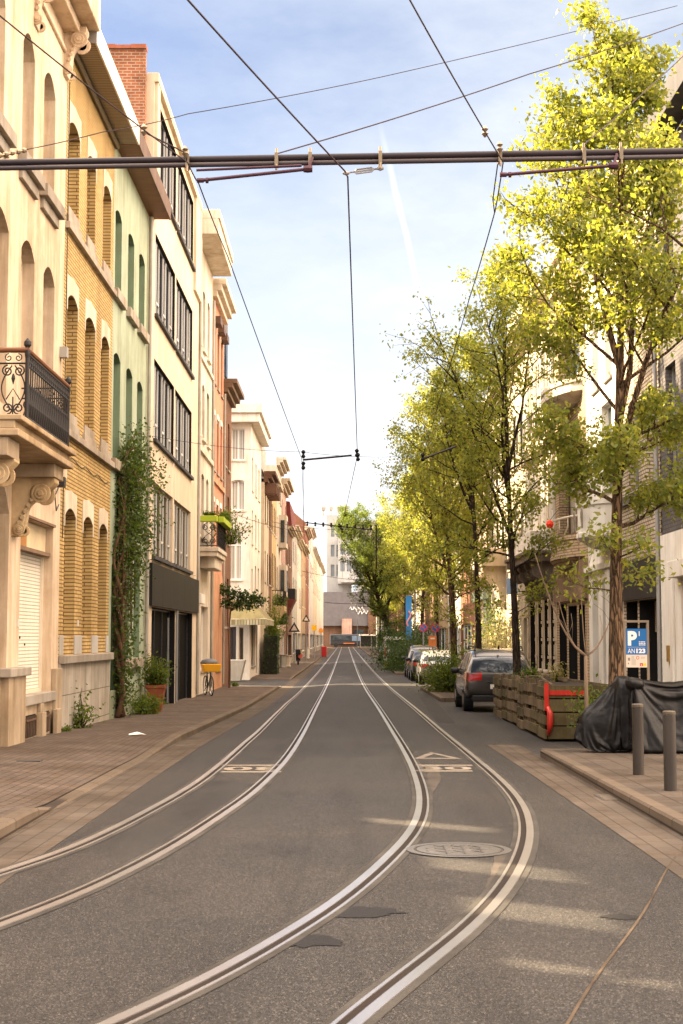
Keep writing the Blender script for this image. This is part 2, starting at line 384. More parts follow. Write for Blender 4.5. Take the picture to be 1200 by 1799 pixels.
# ================================================================== the setting: ground, road, pavements, kerbs
def sheet(name, x0, x1, ys, zf, mat, nx=None, kind='structure', label=None, cat=None):
    mb = MB(); xs = np.linspace(x0, x1, nx or max(2, int((x1 - x0) / .4) + 1)) if not isinstance(x0, (list, tuple)) else x0
    n = len(xs)
    mb.add([(x, y, zf(x, y)) for y in ys for x in xs], [(j * n + i, j * n + i + 1, (j + 1) * n + i + 1, (j + 1) * n + i) for j in range(len(ys) - 1) for i in range(n - 1)])
    o = mb.build(name, mat, smooth=True); return tag(o, label, cat, None, kind)
def yrange(a, b, s=1.0, s2=4.0):
    out = []; y = a
    while y < b: out.append(y); y += s if y < 62 else s2
    return out + [b]
def asphalt():
    m, nt, b = _nt('asphalt')
    p = _pos(nt); f1 = _noise(nt, p, 70, 3, .8); f2 = _noise(nt, p, .35, 6, .65); f3 = _noise(nt, _pos(nt, (1.6, .12, 1)), .9, 5, .6)
    v = _n(nt, 'ShaderNodeTexVoronoi'); v.inputs['Scale'].default_value = 150; nt.links.new(p, v.inputs['Vector'])
    c = _mix(nt, _range(nt, f1, .3, .75, 0, 1), (.008, .0075, .0072), (.044, .0405, .038))
    sv = _n(nt, 'ShaderNodeSeparateColor'); nt.links.new(v.outputs['Color'], sv.inputs[0])
    c = _mix(nt, 1.0, c, _range(nt, sv.outputs[0], 0, 1, .58, 1.42), 'MULTIPLY')
    c = _mix(nt, _range(nt, sv.outputs[1], .92, .95, 0, .6), c, (.15, .138, .126))
    c = _mix(nt, _range(nt, f2, .38, .66, 0, .8), c, _mix(nt, 1.0, c, (1.45, 1.38, 1.28), 'MULTIPLY'))
    c = _mix(nt, _range(nt, f3, .48, .68, 0, .75), c, _mix(nt, 1.0, c, (.62, .6, .6), 'MULTIPLY'))
    st = _noise(nt, _pos(nt, (.9, .5, 1)), 1.1, 7, .72)
    c = _mix(nt, _range(nt, st, .56, .72, 0, .75), c, _mix(nt, 1.0, c, (.42, .4, .39), 'MULTIPLY'))
    # cracks and tar lines
    w = _n(nt, 'ShaderNodeTexVoronoi', feature='DISTANCE_TO_EDGE'); w.inputs['Scale'].default_value = .22
    nt.links.new(_mix(nt, .12, p, _pos(nt, (3, 3, 3))), w.inputs['Vector'])
    wn = _n(nt, 'ShaderNodeTexNoise'); wn.inputs['Scale'].default_value = 2.2; nt.links.new(p, wn.inputs['Vector'])
    nt.links.new(_mix(nt, .1, p, wn.outputs['Color']), w.inputs['Vector'])
    c = _mix(nt, _range(nt, w.outputs['Distance'], .0, .006, .5, 0), c, (.02, .018, .016))
    nt.links.new(c, b.inputs['Base Color']); b.inputs['Roughness'].default_value = .62; b.inputs['Specular IOR Level'].default_value = .16
    nt.links.new(_range(nt, f1, .3, .7, .72, .5), b.inputs['Roughness'])
    _bump(nt, b, _math(nt, 'ADD', f1, _math(nt, 'MULTIPLY', v.outputs['Distance'], .6)), .8, .006)
    return m
def pavers(name, c1, c2, mortar, bw=.22, bh=.11):
    return BRICK(name, c1, c2, mortar, bw, bh, .008, .85, .6, True, .5, .35)

sheet('ground', [-2600, -600, -150, -40, -10, 0, 10, 40, 150, 600, 2600], None, [-300, -60, -15, 0, 12, 30, 60, 100, 200, 400, 900, 3000], lambda x, y: gz(x, y) - .35 if abs(x) < 200 else gz(0, y) - 2.5, P('bare_soil', (.11, .09, .06), .95, .3, 0, .4, 4))
xs = [-60, -45, -32, -22, -16, -12] + list(np.linspace(-10, 10, 51)) + [13, 18, 26, 40]
o = sheet('road', xs, None, yrange(-14, 420, .8, 4), gz, asphalt()); tag(o, 'grey asphalt street carrying two tram tracks', 'road')
# left pavement (two stretches, with the side street between them) and right pavement
PV_L = pavers('pavers_left', (.112, .087, .069), (.088, .068, .055), (.048, .037, .03))
PV_R = pavers('pavers_right', (.09, .072, .057), (.074, .059, .047), (.033, .027, .022), .3, .3)
GUT = pavers('gutter_pavers', (.098, .079, .062), (.08, .064, .051), (.053, .043, .034), .4, .17)
KERB = BRICK('kerb_stone', (.115, .088, .064), (.092, .071, .052), (.033, .025, .02), 1.0, 40, .012, .8, .3, False, .3, .2)
def pz(x, y): return pave(x, y)
for a, b, xl in ((9.0, 22.2, -11), (22.2, 70.0, -5.75), (82.0, 345, -5.75)):
    sheet('pavement', xl, -3.1, yrange(a, b, .5, 2), lambda x, y: pave(x, y), PV_L, nx=12 if xl > -9 else 24)
def kerb(X, ya, yb, zt, face, name='kerb'):
    mb = MB(); ys = yrange(ya, yb, .5, 2); s = face
    prof = [(0.0, -.2), (0.0, -.022), (.022 * s, 0), (.152 * s, .0005), (.152 * s, -.2)]
    n = len(prof)
    mb.add([(X + dx, y, zt(y) + dz) for y in ys for dx, dz in prof], [(j * n + i, j * n + i + 1, (j + 1) * n + i + 1, (j + 1) * n + i) for j in range(len(ys) - 1) for i in range(n - 1)] + [tuple(range(n)), tuple(range((len(ys) - 1) * n, len(ys) * n))])
    return tag(mb.build(name, KERB), None, None, None, 'structure')
for a, b in ((9.0, 70.0), (82.0, 345)): kerb(-2.95, a, b, lambda y: gz(-2.95, y) + kh_left(y), -1)
for a, b in ((6, 22.6), (46, 58.5), (85, 101), (126, 131), (160, 345)):
    sheet('pavement', 3.1, 7.2, yrange(a, b, .5, 2), lambda x, y: gz(x, y) + .12, PV_R, nx=10)
    kerb(2.95, a, b, lambda y: gz(2.95, y) + .12, 1)
    mb = MB()
    for y in (a, b):
        if y > 10: mb.hexa([(2.95, y - .07, gz(3, y) - .2), (5.05, y - .07, gz(5, y) - .2), (5.05, y + .07, gz(5, y) - .2), (2.95, y + .07, gz(3, y) - .2), (2.97, y - .07, gz(3, y) + .124), (5.05, y - .07, gz(5, y) + .124), (5.05, y + .07, gz(5, y) + .124), (2.97, y + .07, gz(3, y) + .124)])
    if mb.v: tag(mb.build('kerb', KERB), None, None, None, 'structure')
for a, b in ((22.6, 46.0), (58.5, 85), (101, 126), (131, 160)):
    sheet('pavement', 5.2, 7.2, yrange(a, b, .5, 2), lambda x, y: gz(x, y) + .12, PV_R, nx=5)
    kerb(5.05, a, b, lambda y: gz(5.05, y) + .12, 1)
sheet('gutter', -2.95, -2.42, yrange(9, 345, .8, 4), lambda x, y: gz(x, y) + .004, GUT, nx=3)
sheet('gutter', 2.42, 2.95, yrange(6, 25.5, .8, 4), lambda x, y: gz(x, y) + .004, GUT, nx=3)
# asphalt patches
def poly_sheet(name, pts, mat, dz=.004, sub=6):
    c = [sum(p[0] for p in pts) / len(pts), sum(p[1] for p in pts) / len(pts)]
    mb = MB(); n = len(pts); rings = []
    for k in range(sub + 1):
        rings += [(c[0] + (p[0] - c[0]) * k / sub, c[1] + (p[1] - c[1]) * k / sub) for p in pts]
    mb.add([(x, y, gz(x, y) + dz) for x, y in rings], [(k * n + i, k * n + (i + 1) % n, (k + 1) * n + (i + 1) % n, (k + 1) * n + i) for k in range(sub) for i in range(n)])
    return tag(mb.build(name, mat), None, None, None, 'structure')
TAR = P('fresh_tar', (.010, .009, .0085), .6, .3, 0, .5, 60)
R2 = random.Random(3)
for cx, cy, rx, ry in [ground_px(632, 1602) + (.3, .2), ground_px(545, 1655) + (.2, .18), ground_px(1095, 1612) + (.14, .1)]:
    pts = [(cx + rx * math.cos(q) * R2.uniform(.6, 1.15), cy + ry * math.sin(q) * R2.uniform(.6, 1.15)) for q in np.linspace(0, 2 * PI, 22)[:-1]]
    poly_sheet('road_patch', pts, TAR)
PT1 = P('old_patch', (.034, .031, .0285), .8, .35, 0, .5, 90, 0, 0, .15); PT2 = P('pale_patch', (.066, .055, .045), .8, .35, 0, .5, 90, 0, 0, .15)
for q, m_ in (((752, 1405, 775, 1372, 770, 1345, 748, 1345), PT2), ((855, 1560, 880, 1540, 905, 1490, 872, 1500), PT2), ((770, 1270, 800, 1270, 760, 1225, 738, 1225), PT1)):
    pts = [ground_px(q[i], q[i + 1]) for i in range(0, 8, 2)]; pp = []
    for i in range(4):
        for t in np.linspace(0, 1, 7)[:-1]: pp.append((pts[i][0] + (pts[(i + 1) % 4][0] - pts[i][0]) * t + R2.uniform(-.015, .015), pts[i][1] + (pts[(i + 1) % 4][1] - pts[i][1]) * t + R2.uniform(-.03, .03)))
    poly_sheet('road_patch', pp, m_, .0028, 8)
# seam across the near road
a, b = ground_px(1200, 1490), ground_px(1000, 1799); pp = [(a[0] + (b[0] - a[0]) * t, a[1] + (b[1] - a[1]) * t + .05 * math.sin(t * 9)) for t in np.linspace(-.2, 1.3, 22)]
mb = MB(); n = len(pp)
mb.add([(x - .009, y, gz(x, y) + .005) for x, y in pp] + [(x + .009, y, gz(x, y) + .005) for x, y in pp], [(i, n + i, n + i + 1, i + 1) for i in range(n - 1)])
tag(mb.build('road_seam', P('seam_dirt', (.075, .052, .032), .9, .7, 0, .3, 90)), None, None, None, 'structure')

# ------------------------------------------------------------------ tram rails
def smooth_path(pts, step=.3):
    P_ = [Vector((p[0], p[1], 0)) for p in pts]; out = []
    for i in range(len(P_) - 1):
        p0, p1, p2, p3 = P_[max(i - 1, 0)], P_[i], P_[i + 1], P_[min(i + 2, len(P_) - 1)]
        n = max(2, min(40, int((p2 - p1).length / step)))
        for k in range(n):
            t = k / n; m1 = (p2 - p0) / max((p2 - p0).length, 1e-6) * (p2 - p1).length; m2 = (p3 - p1) / max((p3 - p1).length, 1e-6) * (p2 - p1).length
            out.append(p1 * (2 * t**3 - 3 * t * t + 1) + m1 * (t**3 - 2 * t * t + t) + p2 * (-2 * t**3 + 3 * t * t) + m2 * (t**3 - t * t))
    out.append(P_[-1])
    for _ in range(5):  # relax reading errors
        out = [out[0]] + [(out[i - 1] + out[i] * 2 + out[i + 1]) / 4 for i in range(1, len(out) - 1)] + [out[-1]]
    return out
RA = [(0, 1532), (100, 1500), (200, 1455), (250, 1429), (300, 1402), (350, 1371), (400, 1331), (450, 1287.5), (498.5, 1240)]
RB = [(0, 1627), (100, 1590), (200, 1545), (300, 1492), (400, 1427), (450, 1390), (500, 1340), (530, 1295), (557.5, 1240)]
RC = [(200, 1795), (300, 1750), (400, 1700), (500, 1640), (550, 1611), (604, 1573), (658, 1527), (702, 1484), (729, 1446), (737, 1413), (734, 1381), (718, 1337.5), (691, 1289), (661, 1240)]
RD = [(631, 1795), (658, 1771), (712.5, 1727.5), (766.7, 1684), (821, 1641), (869.6, 1592), (902, 1549), (924, 1505), (932, 1462), (924, 1424), (897, 1386), (842.5, 1337.5), (783, 1289), (725, 1240)]
STEEL = P('rail_steel', (.5, .475, .46), .32, .15, 0, 0, 60, .9)
GROOVE = P('groove_dirt', (.014, .0085, .0055), .85, .35, 0, .4, 80)
JOINT = P('joint_mortar', (.042, .037, .031), .8, .6, 0, .4, 60)
def rail(pix, far, near_ext, side, label):
    pts = [ground_px(*p) for p in pix]
    d0 = Vector((pts[0][0] - pts[1][0], pts[0][1] - pts[1][1])).normalized()
    pts = [(pts[0][0] + d0.x * near_ext, pts[0][1] + d0.y * near_ext)] + pts + [(far + (pts[-1][0] - far) * .3, 58), (far, 80), (far, 150), (far, 250), (far, 345)]
    c = smooth_path(pts); root = thing('tram_rail', label, 'tram rail', (0, 0, 0), 0, 'rails of the two tram tracks')
    N = []
    for i in range(len(c)):
        t = (c[min(i + 1, len(c) - 1)] - c[max(i - 1, 0)]).normalized(); N.append(Vector((t.y, -t.x, 0)) * side)
    def ribbon(name, mat, a, b, dz, flank=0.0):
        mb = MB(); n = len(c); rows = ((a, dz - flank), (a, dz), (b, dz), (b, dz - flank)) if flank else ((a, dz), (b, dz))
        for q, z in rows:
            mb.v += [tuple(c[i] + N[i] * q + Vector((0, 0, gz(c[i].x + N[i].x * q, c[i].y) + z))) for i in range(n)]
        for r in range(len(rows) - 1):
            mb.f += [(r * n + i, (r + 1) * n + i, (r + 1) * n + i + 1, r * n + i + 1) for i in range(n - 1)]
        mb.m = [0] * len(mb.f); mb.build(name, mat, root, smooth=False)
    ribbon('rail_head', STEEL, -.032, .032, .010, .02); ribbon('groove', GROOVE, .032, .082, .0045)
    ribbon('rail_lip', STEEL, .082, .104, .009, .02)
    ribbon('joint_strip', JOINT, -.082, -.032, .0042); ribbon('joint_strip', JOINT, .104, .15, .0042)
    return c
CA = rail(RA, -1.85, 7, 1, 'grooved steel tram rail running nearest the yellow brick house kerb')
CB = rail(RB, -.79, 7, -1, 'grooved steel tram rail, second counted from the yellow brick house')
CC = rail(RC, .76, 5, 1, 'grooved steel tram rail curving past the manhole on its inner side')
CD = rail(RD, 1.83, 4, -1, 'grooved steel tram rail nearest the bollards and parked cars')

# ------------------------------------------------------------------ lettering
def text_geo(s, off=0.0):
    cu = bpy.data.curves.new('txt', 'FONT'); cu.body = s; cu.offset = off; cu.resolution_u = 4
    ob = bpy.data.objects.new('txt', cu); COL.objects.link(ob)
    me = bpy.data.meshes.new_from_object(ob.evaluated_get(bpy.context.evaluated_depsgraph_get()))
    v = [(p.co.x, p.co.y) for p in me.vertices]; f = [tuple(p.vertices) for p in me.polygons]
    bpy.data.objects.remove(ob); bpy.data.meshes.remove(me); bpy.data.curves.remove(cu)
    x0, x1 = min(p[0] for p in v), max(p[0] for p in v); y0, y1 = min(p[1] for p in v), max(p[1] for p in v)
    return [((p[0] - x0) / (x1 - x0), (p[1] - y0) / (y1 - y0)) for p in v], f
PAINT = P('road_paint', (.19, .16, .125), .75, .45, 0, .4, 90)
def marking(quad, s, flip, dz=.0045):
    """a pair of lines and the number between them; quad in photo pixels: line ends and digit box"""
    mb = MB(); (xa, xb, y1, y2, xda, xdb, yd1, yd2) = quad
    for y in (y1, y2):
        a, b = ground_px(xa, y), ground_px(xb, y); w = .1
        pts = [(a[0] + (b[0] - a[0]) * t, a[1] + (b[1] - a[1]) * t) for t in np.linspace(0, 1, 8)]; n = 8
        mb.add([(x, yy - w, gz(x, yy) + dz) for x, yy in pts] + [(x, yy + w, gz(x, yy) + dz) for x, yy in pts], [(i, n + i, n + i + 1, i + 1)[::-1] for i in range(n - 1)])
    v, f = text_geo(s, .03)
    near, far = ground_px((xda + xdb) / 2, yd2), ground_px((xda + xdb) / 2, yd1)
    k = near[1] / F; xa_, xb_ = (xda - VX) * k, (xdb - VX) * k
    pts = []
    for x, y in v:
        if flip: x, y = 1 - x, 1 - y
        X = xa_ + (xb_ - xa_) * x; Y = near[1] + (far[1] - near[1]) * y; pts.append((X, Y, gz(X, Y) + dz))
    mb.add(pts, f)
    return mb
m1 = marking((388, 494, 1345, 1356.5, 392, 490, 1347.6, 1354.2), '30', True).build('road_marking', PAINT)
tag(m1, 'worn pale 30 marking upside down between two lines on the far track', 'road marking', None, 'structure')
mb = marking((730, 830, 1345, 1355, 737, 829, 1347.2, 1353), '30', False)
tri = [ground_px(726, 1333.5), ground_px(811, 1333.5), ground_px(757, 1321.5)]
inn = [ground_px(744, 1332), ground_px(792, 1332), ground_px(762, 1325)]
mb.add([(x, y, gz(x, y) + .0045) for x, y in tri + inn], [(0, 1, 4, 3), (1, 2, 5, 4), (2, 0, 3, 5)])
tag(mb.build('road_marking', PAINT), 'worn pale 30 marking with a triangle above it', 'road marking', None, 'structure')
# manhole
mx, my = ground_px(806, 1494); mz = gz(mx, my)
mh = thing('manhole_cover', 'round cast iron manhole cover lying flat between the rails', 'manhole cover', (mx, my, mz))
IRON = P('cast_iron', (.17, .158, .145), .38, .3, 0, .3, 60, .6); IRON2 = P('cast_iron_dark', (.05, .045, .04), .8, .2)
q = .43; mb = MB(); k = 32; C0 = [(mx + .37 * math.cos(2 * PI * i / k), my + .37 * math.sin(2 * PI * i / k)) for i in range(k)]
sq = [(mx + .43 * math.cos(2 * PI * i / k), my + .43 * math.sin(2 * PI * i / k)) for i in range(k)]
mb.add([(x, y, mz + .009) for x, y in sq] + [(x, y, mz + .009) for x, y in C0], [(i, (i + 1) % k, k + (i + 1) % k, k + i) for i in range(k)]); mb.build('frame', IRON, mh)
MB().lathe((mx, my, mz), [(.372, .004), (.372, .0055)], 32).build('gap', IRON2, mh)
mb = MB().lathe((mx, my, mz), [(.345, .005), (.345, .010)], 32)
for i in range(-4, 5):
    for j in range(-4, 5):
        if (i + j) % 2 == 0 and i * i + j * j < 16: mb.bar((mx + i * .072 - .045, my + j * .072 - (.045 if i % 2 else -.045), mz + .012), (mx + i * .072 + .045, my + j * .072 + (.045 if i % 2 else -.045), mz + .012), .022, .008)
mb.build('lid', IRON, mh)
# gully grate
gx, gy = ground_px(1083, 1402); mb = MB(); mb.box(gx - .2, gx + .2, gy - .3, gy + .3, gz(gx, gy) + .002, gz(gx, gy) + .008)
for i in range(9): mb.box(gx - .17, gx + .17, gy - .26 + i * .062, gy - .235 + i * .062, gz(gx, gy) + .008, gz(gx, gy) + .013, 1)
tag(mb.build('gully_grate', [IRON2, P('grate_iron', (.16, .13, .1), .7, .3)]), 'rusty gully grate set in the gutter pavers by the bollards', 'gully grate')
# litter
lx, ly = ground_px(241, 1293, .1); v = [(lx - .13, ly - .1, 0), (lx + .1, ly - .13, .02), (lx + .15, ly + .05, .0), (lx - .02, ly + .13, .045), (lx - .16, ly + .06, .01)]
v = [(x, y, pave(x, y) + .006 + z) for x, y, z in v]; v.append((lx, ly, pave(lx, ly) + .03))
tag(MB().add(v, [(i, (i + 1) % 5, 5) for i in range(5)]).build('paper_scrap', P('paper', (.8, .76, .7), .8, .05)), 'crumpled white paper scrap lying on the brick pavement', 'litter')
for px, py in ((52, 1339), (375, 1357)):
    x, y = ground_px(px, py, .1 if px < 90 else 0)
    if px < 90: tag(MB().box(x - .16, x + .16, y - .1, y + .1, pave(x, y) - .02, pave(x, y) + .006).build('hatch_cover', IRON2), 'small dark iron hatch in the pavement beside the cream house pier', 'hatch cover')

# ================================================================== houses along the left side
XL = -5.4
def house(name, label, F_, u0, u1, wallmat, ops, top, zb=None, depth=9.0, group=None, toppts=None):
    c = F_.p((u0 + u1) / 2, 0); z = gz(c.x, c.y); root = thing(name, label, 'house', (c.x, c.y, z), 0, group)
    wall(F_, u0 + .006, u1 - .006, z - .4 if zb is None else zb, top, ops, wallmat, root, depth=depth, toppts=toppts)
    for o in ops: fill(F_, o, root)
    return root
def grid(cols, rows, **kw): return [op(a, b, z0, z1, **kw) for a, b in cols for z0, z1 in rows]
FL = LEFT(XL)
IRONW = P('wrought_iron', (.022, .02, .02), .5, .1, 0, .2, 80)
def spiral(F_, c, r, turns, u, mb, th=.012, mir=1, start=0.0, n=18):
    pts = []
    for i in range(n + 1):
        t = i / n; a = start + turns * 2 * PI * t; rr = r * (1 - .82 * t)
        pts.append(F_.p(u, c[1] + rr * math.sin(a), c[0] + mir * rr * math.cos(a)))
    mb.tube(pts, th, 5)
def corbel(F_, u0, u1, n1, z0, z1, mat, parent, name='bracket'):
    """scrolled console: profile in n, z, thickness from u0 to u1"""
    h = z1 - z0; pr = []
    for t in np.linspace(0, 1, 15):
        pr.append((n1 * (.16 + .84 * t ** 1.6 + .07 * math.sin(t * 9)), z0 + h * (.02 + .9 * t ** .85)))
    poly = [F_.p(u0, z0, -.03)] + [F_.p(u0, z, n) for n, z in pr] + [F_.p(u0, z1, n1 * 1.02), F_.p(u0, z1, -.03)]
    mb = MB(); mb.prism(poly, F_.U * (u1 - u0))
    for (cn, cz, r) in ((n1 * .7, z0 + h * .73, h * .17), (n1 * .2, z0 + h * .12, h * .1)):
        for k, s in ((1.0, .035), (.62, .055), (.3, .075)):
            mb.lathe(F_.p(u0, cz, cn), [(r * k, -s), (r * k, 0)], 18, F_.U); mb.lathe(F_.p(u1, cz, cn), [(r * k, 0), (r * k, s)], 18, F_.U)
    for i in range(5):
        t = i / 4; mb.lathe(F_.p(u0, z0 + h * (.22 + .1 * i), n1 * (.2 + .07 * i)), [(.05 * (1 - .3 * t), -.03), (.03, 0)], 8, F_.U)
    return fix(mb.build(name, mat, parent, bevel=.01))

# --- cream stucco house with the iron balcony
ST1 = P('cream_stucco', (.60, .475, .345), .85, .1, .5, .2, 30)
SHUT = BRICK('white_roller_shutter', (.74, .69, .58), (.72, .67, .56), (.38, .33, .26), 50, .062, .008, .5, .15, False, .8, .05)
o1 = [op(24.09, 25.02, 9.72, 12.0, .3, .27, frame='cream', sill=None), op(25.82, 26.86, 9.72, 12.0, .3, .27, frame='cream', sill=None), op(22.0, 22.78, 9.72, 12.0, .3, .27, frame='cream', sill=None),
      op(24.22, 25.28, 5.4, 8.45, .25, .27, frame='cream', sill=None), op(26.04, 27.06, 5.4, 8.45, .25, .27, frame='cream', sill=None), op(22.0, 23.3, 5.4, 8.45, .25, .27, frame='cream', sill=None),
      op(24.57, 27.3, .74, 3.74, 0, .22, kind='shutter', pane=SHUT, sill='stone', frame='cream', mull=0, sillh=.16, sillp=.1),
      op(22.1, 23.7, 1.2, 4.25, .55, .3, frame='cream', sill=None)]
h1 = house('stucco_house', 'cream stucco townhouse with black iron balcony and closed white shutter', FL, 21.0, 27.95, ST1, o1, 13.35, depth=2.6)
mb = MB()
for a, b in ((22.0, 22.78), (24.09, 25.02), (25.82, 26.86)): FL.box(mb, a - .28, b + .28, -.02, .16, 9.5, 9.72); FL.box(mb, a - .18, b + .18, -.02, .07, 9.3, 9.5)
each(mb, 'window_ledge', STONE('stone'), h1, bevel=.01)
mb = MB(); FL.box(mb, 21.0, 28.02, -.2, .62, 13.5, 14.15); FL.box(mb, 21.0, 28.0, -.2, .3, 13.3, 13.5); FL.box(mb, 21, 27.98, -.1, .06, 12.9, 13.0); mb.build('cornice', ST1, h1, bevel=.03)
corbel(FL, 27.55, 27.85, .42, 12.45, 13.42, ST1, h1); corbel(FL, 24.9, 25.2, .2, 12.3, 13.3, ST1, h1)
mb = MB(); pier = STONE('brown')
PL = P('plinth_stone', (.36, .28, .19), .85, .25, .5, .3, 30)
FL.box(mb, 21.0, 24.5, 0, .035, -.5, 1.12); FL.box(mb, 24.5, 27.9, 0, .03, -.5, .58); FL.box(mb, 23.2, 24.42, .03, .17, -.5, 1.1)
FL.box(mb, 27.32, 27.92, .0, .1, -.5, 1.15); FL.box(mb, 25.95, 26.28, .03, .14, -.5, .42); FL.box(mb, 25.98, 26.25, .03, .1, .42, .58); FL.box(mb, 27.1, 27.5, .09, .17, -.5, .42)
mb.build('plinth', PL, h1, bevel=.012)
mb = MB(); FL.box(mb, 23.05, 24.55, .0, .23, 1.1, 1.24); mb.build('plinth_cap', STONE('stone'), h1, bevel=.015)
for a, b in ((25.0, 25.85), (26.38, 27.0)):
    mb = MB(); z = pave(XL, 26); FL.box(mb, a, b, .03, .036, z + .02, z + .4, 0)
    for i in range(7): u = a + .05 + (b - a - .1) * i / 6; mb.tube([FL.p(u, z + .03, .055), FL.p(u, z + .38, .055)], .012, 5, 1)
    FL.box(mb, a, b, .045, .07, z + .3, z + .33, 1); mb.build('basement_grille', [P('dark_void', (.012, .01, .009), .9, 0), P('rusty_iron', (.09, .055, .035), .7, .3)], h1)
mb = MB(); FL.box(mb, 24.62, 25.6, -.195, -.12, 3.27, 3.72); sb = mb.build('plywood_board', P('plywood', (.34, .16, .05), .6, .3), h1)
mb = MB(); FL.box(mb, 25.62, 27.26, -.195, -.13, 3.27, 3.72); mb.build('wrinkled_sheet', P('plastic_sheet', (.62, .5, .32), .5, .2, 0, .9, 9), h1)
mb = MB(); FL.box(mb, 24.6, 27.28, -.195, -.04, 3.2, 3.265); FL.box(mb, 24.55, 27.32, -.0, .05, 3.745, 3.79); each(mb, 'shutter_ledge', STONE('brown'), h1)
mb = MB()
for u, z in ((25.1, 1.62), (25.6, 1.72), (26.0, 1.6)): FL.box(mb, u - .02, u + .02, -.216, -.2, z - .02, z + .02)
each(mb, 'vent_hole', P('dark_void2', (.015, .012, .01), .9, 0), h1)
# balcony
bal = MB(); FL.box(bal, 20.4, 24.6, -.02, .86, 4.52, 4.62); FL.box(bal, 20.42, 24.57, -.02, .8, 4.62, 4.74); FL.box(bal, 20.4, 24.62, -.02, .9, 4.74, 4.82)
bal = bal.build('balcony', P('balcony_stone', (.38, .28, .17), .85, .25, .6, .3, 25), h1, bevel=.015)
mb = MB(); FL.box(mb, 20.45, 21.2, .0, .7, 4.25, 4.515); FL.box(mb, 23.7, 24.45, .0, .72, 4.3, 4.515); each(mb, 'bracket_head', PL, bal, bevel=.01)
for a in (20.9, 23.85): corbel(FL, a, a + .34, .68, 3.35, 4.3, P('console_stone', (.52, .39, .23), .85, .3, .6, .4, 20), bal)
# near and far end panels, long front of cast balusters, rails and finials
NF, Z0b, Z1b = .78, 4.9, 5.86
for uu in (21.25, 24.42):
    mb = MB()
    for n0, z0, n1, z1 in ((.0, Z0b, NF, Z0b), (.0, Z1b, NF, Z1b), (0, Z1b - .17, NF, Z1b - .17)): mb.tube([FL.p(uu, z0, n0), FL.p(uu, z1, n1)], .014, 6)
    for c in (.2, .58):
        for m in (1, -1):
            spiral(FL, (c + m * .085, Z1b - .28), .085, 1.6, uu, mb, mir=-m, start=PI * .5); spiral(FL, (c + m * .08, Z0b + .13), .085, 1.6, uu, mb, mir=-m, start=-PI * .5)
            spiral(FL, (c + m * .07, Z1b - .085), .06, 1.3, uu, mb, .009, -m, PI * .5)
            pts = [FL.p(uu, Z1b - .2 - .66 * t, c + m * (.02 + .15 * math.sin(PI * t))) for t in np.linspace(0, 1, 12)]; mb.tube(pts, .011, 5)
        mb.tube([FL.p(uu, Z0b + .26, c - .1), FL.p(uu, Z0b + .42, c), FL.p(uu, Z0b + .26, c + .1)], .01, 5); mb.tube([FL.p(uu, Z0b, c), FL.p(uu, Z0b + .3, c)], .011, 5)
        mb.lathe(FL.p(uu, Z1b - .42, c), [(.004, -.06), (.03, .03), (.012, .1)], 8)
    mb.build('end_railing', IRONW, bal)
mb = MB()
for z in (Z0b, Z1b - .03, Z1b - .2): mb.tube([FL.p(21.25, z, NF), FL.p(24.42, z, NF)], .016, 6)
for i in range(21):
    u = 21.35 + i * .15
    mb.lathe(FL.p(u, Z0b, NF), [(.012, 0), (.02, .06), (.045, .2), (.03, .3), (.012, .42), (.022, .47), (.012, .52), (.012, .76), (.03, .82), (.012, .9), (.012, .93)], 7)
    if i < 20: spiral(FL, (NF, 0), .0, 0, u, MB()); mb.tube([FL.p(u + .075 + .045 * math.cos(a), Z1b - .115 + .07 * math.sin(a), NF) for a in np.linspace(0, 2 * PI, 10)], .008, 4); mb.tube([FL.p(u + .04, Z0b + .5, NF), FL.p(u + .075, Z0b + .12, NF), FL.p(u + .11, Z0b + .5, NF)], .009, 4)
mb.build('front_railing', IRONW, bal)
mb = MB()
mb.tube([FL.p(21.25, Z1b + .03, 0), FL.p(21.25, Z1b + .03, NF)], .036, 8); mb.tube([FL.p(21.22, Z1b + .03, NF), FL.p(24.46, Z1b + .03, NF)], .036, 8); mb.build('handrail', P('oiled_wood_rail', (.17, .07, .03), .5, .3), bal)
for uu in (21.25, 24.42):
    mb = MB().lathe(FL.p(uu, Z0b - .08, NF), [(.045, 0), (.03, .06), (.03, .95), (.04, 1.0), (.04, 1.06), (.02, 1.09), (.055, 1.14), (.05, 1.19), (.01, 1.24)], 10); mb.build('corner_post', IRONW, bal)
# wall lamp, brackets and cables
mb = MB().box(-5.3, -5.05, 26.45, 26.62, 4.42, 4.6); mb.tube([(-5.4, 26.5, 4.55), (-5.2, 26.5, 4.6)], .02, 6); mb.tube([(-5.36, 27.6, 4.2), (-5.33, 27.2, 4.05), (-5.3, 26.9, 4.3), (-5.36, 27.5, 4.5)], .012, 5)
mb.build('wall_lamp', IRONW, h1)
mb = MB(); FL.box(mb, 26.95, 27.94, 0, .12, 4.72, 4.98); mb.build('string_stone', ST1, h1)
tag(MB().tube([(-5.36, 28.0, z) for z in (3.6, 4.4, 6, 8.5, 12.5)], .010, 6).build('house_cable', IRONW, h1))
mb = MB(); FL.box(mb, 27.6, 27.78, 0, .14, 7.0, 7.2); mb.build('junction_box', P('grey_plastic', (.3, .29, .27), .6, .1), h1)

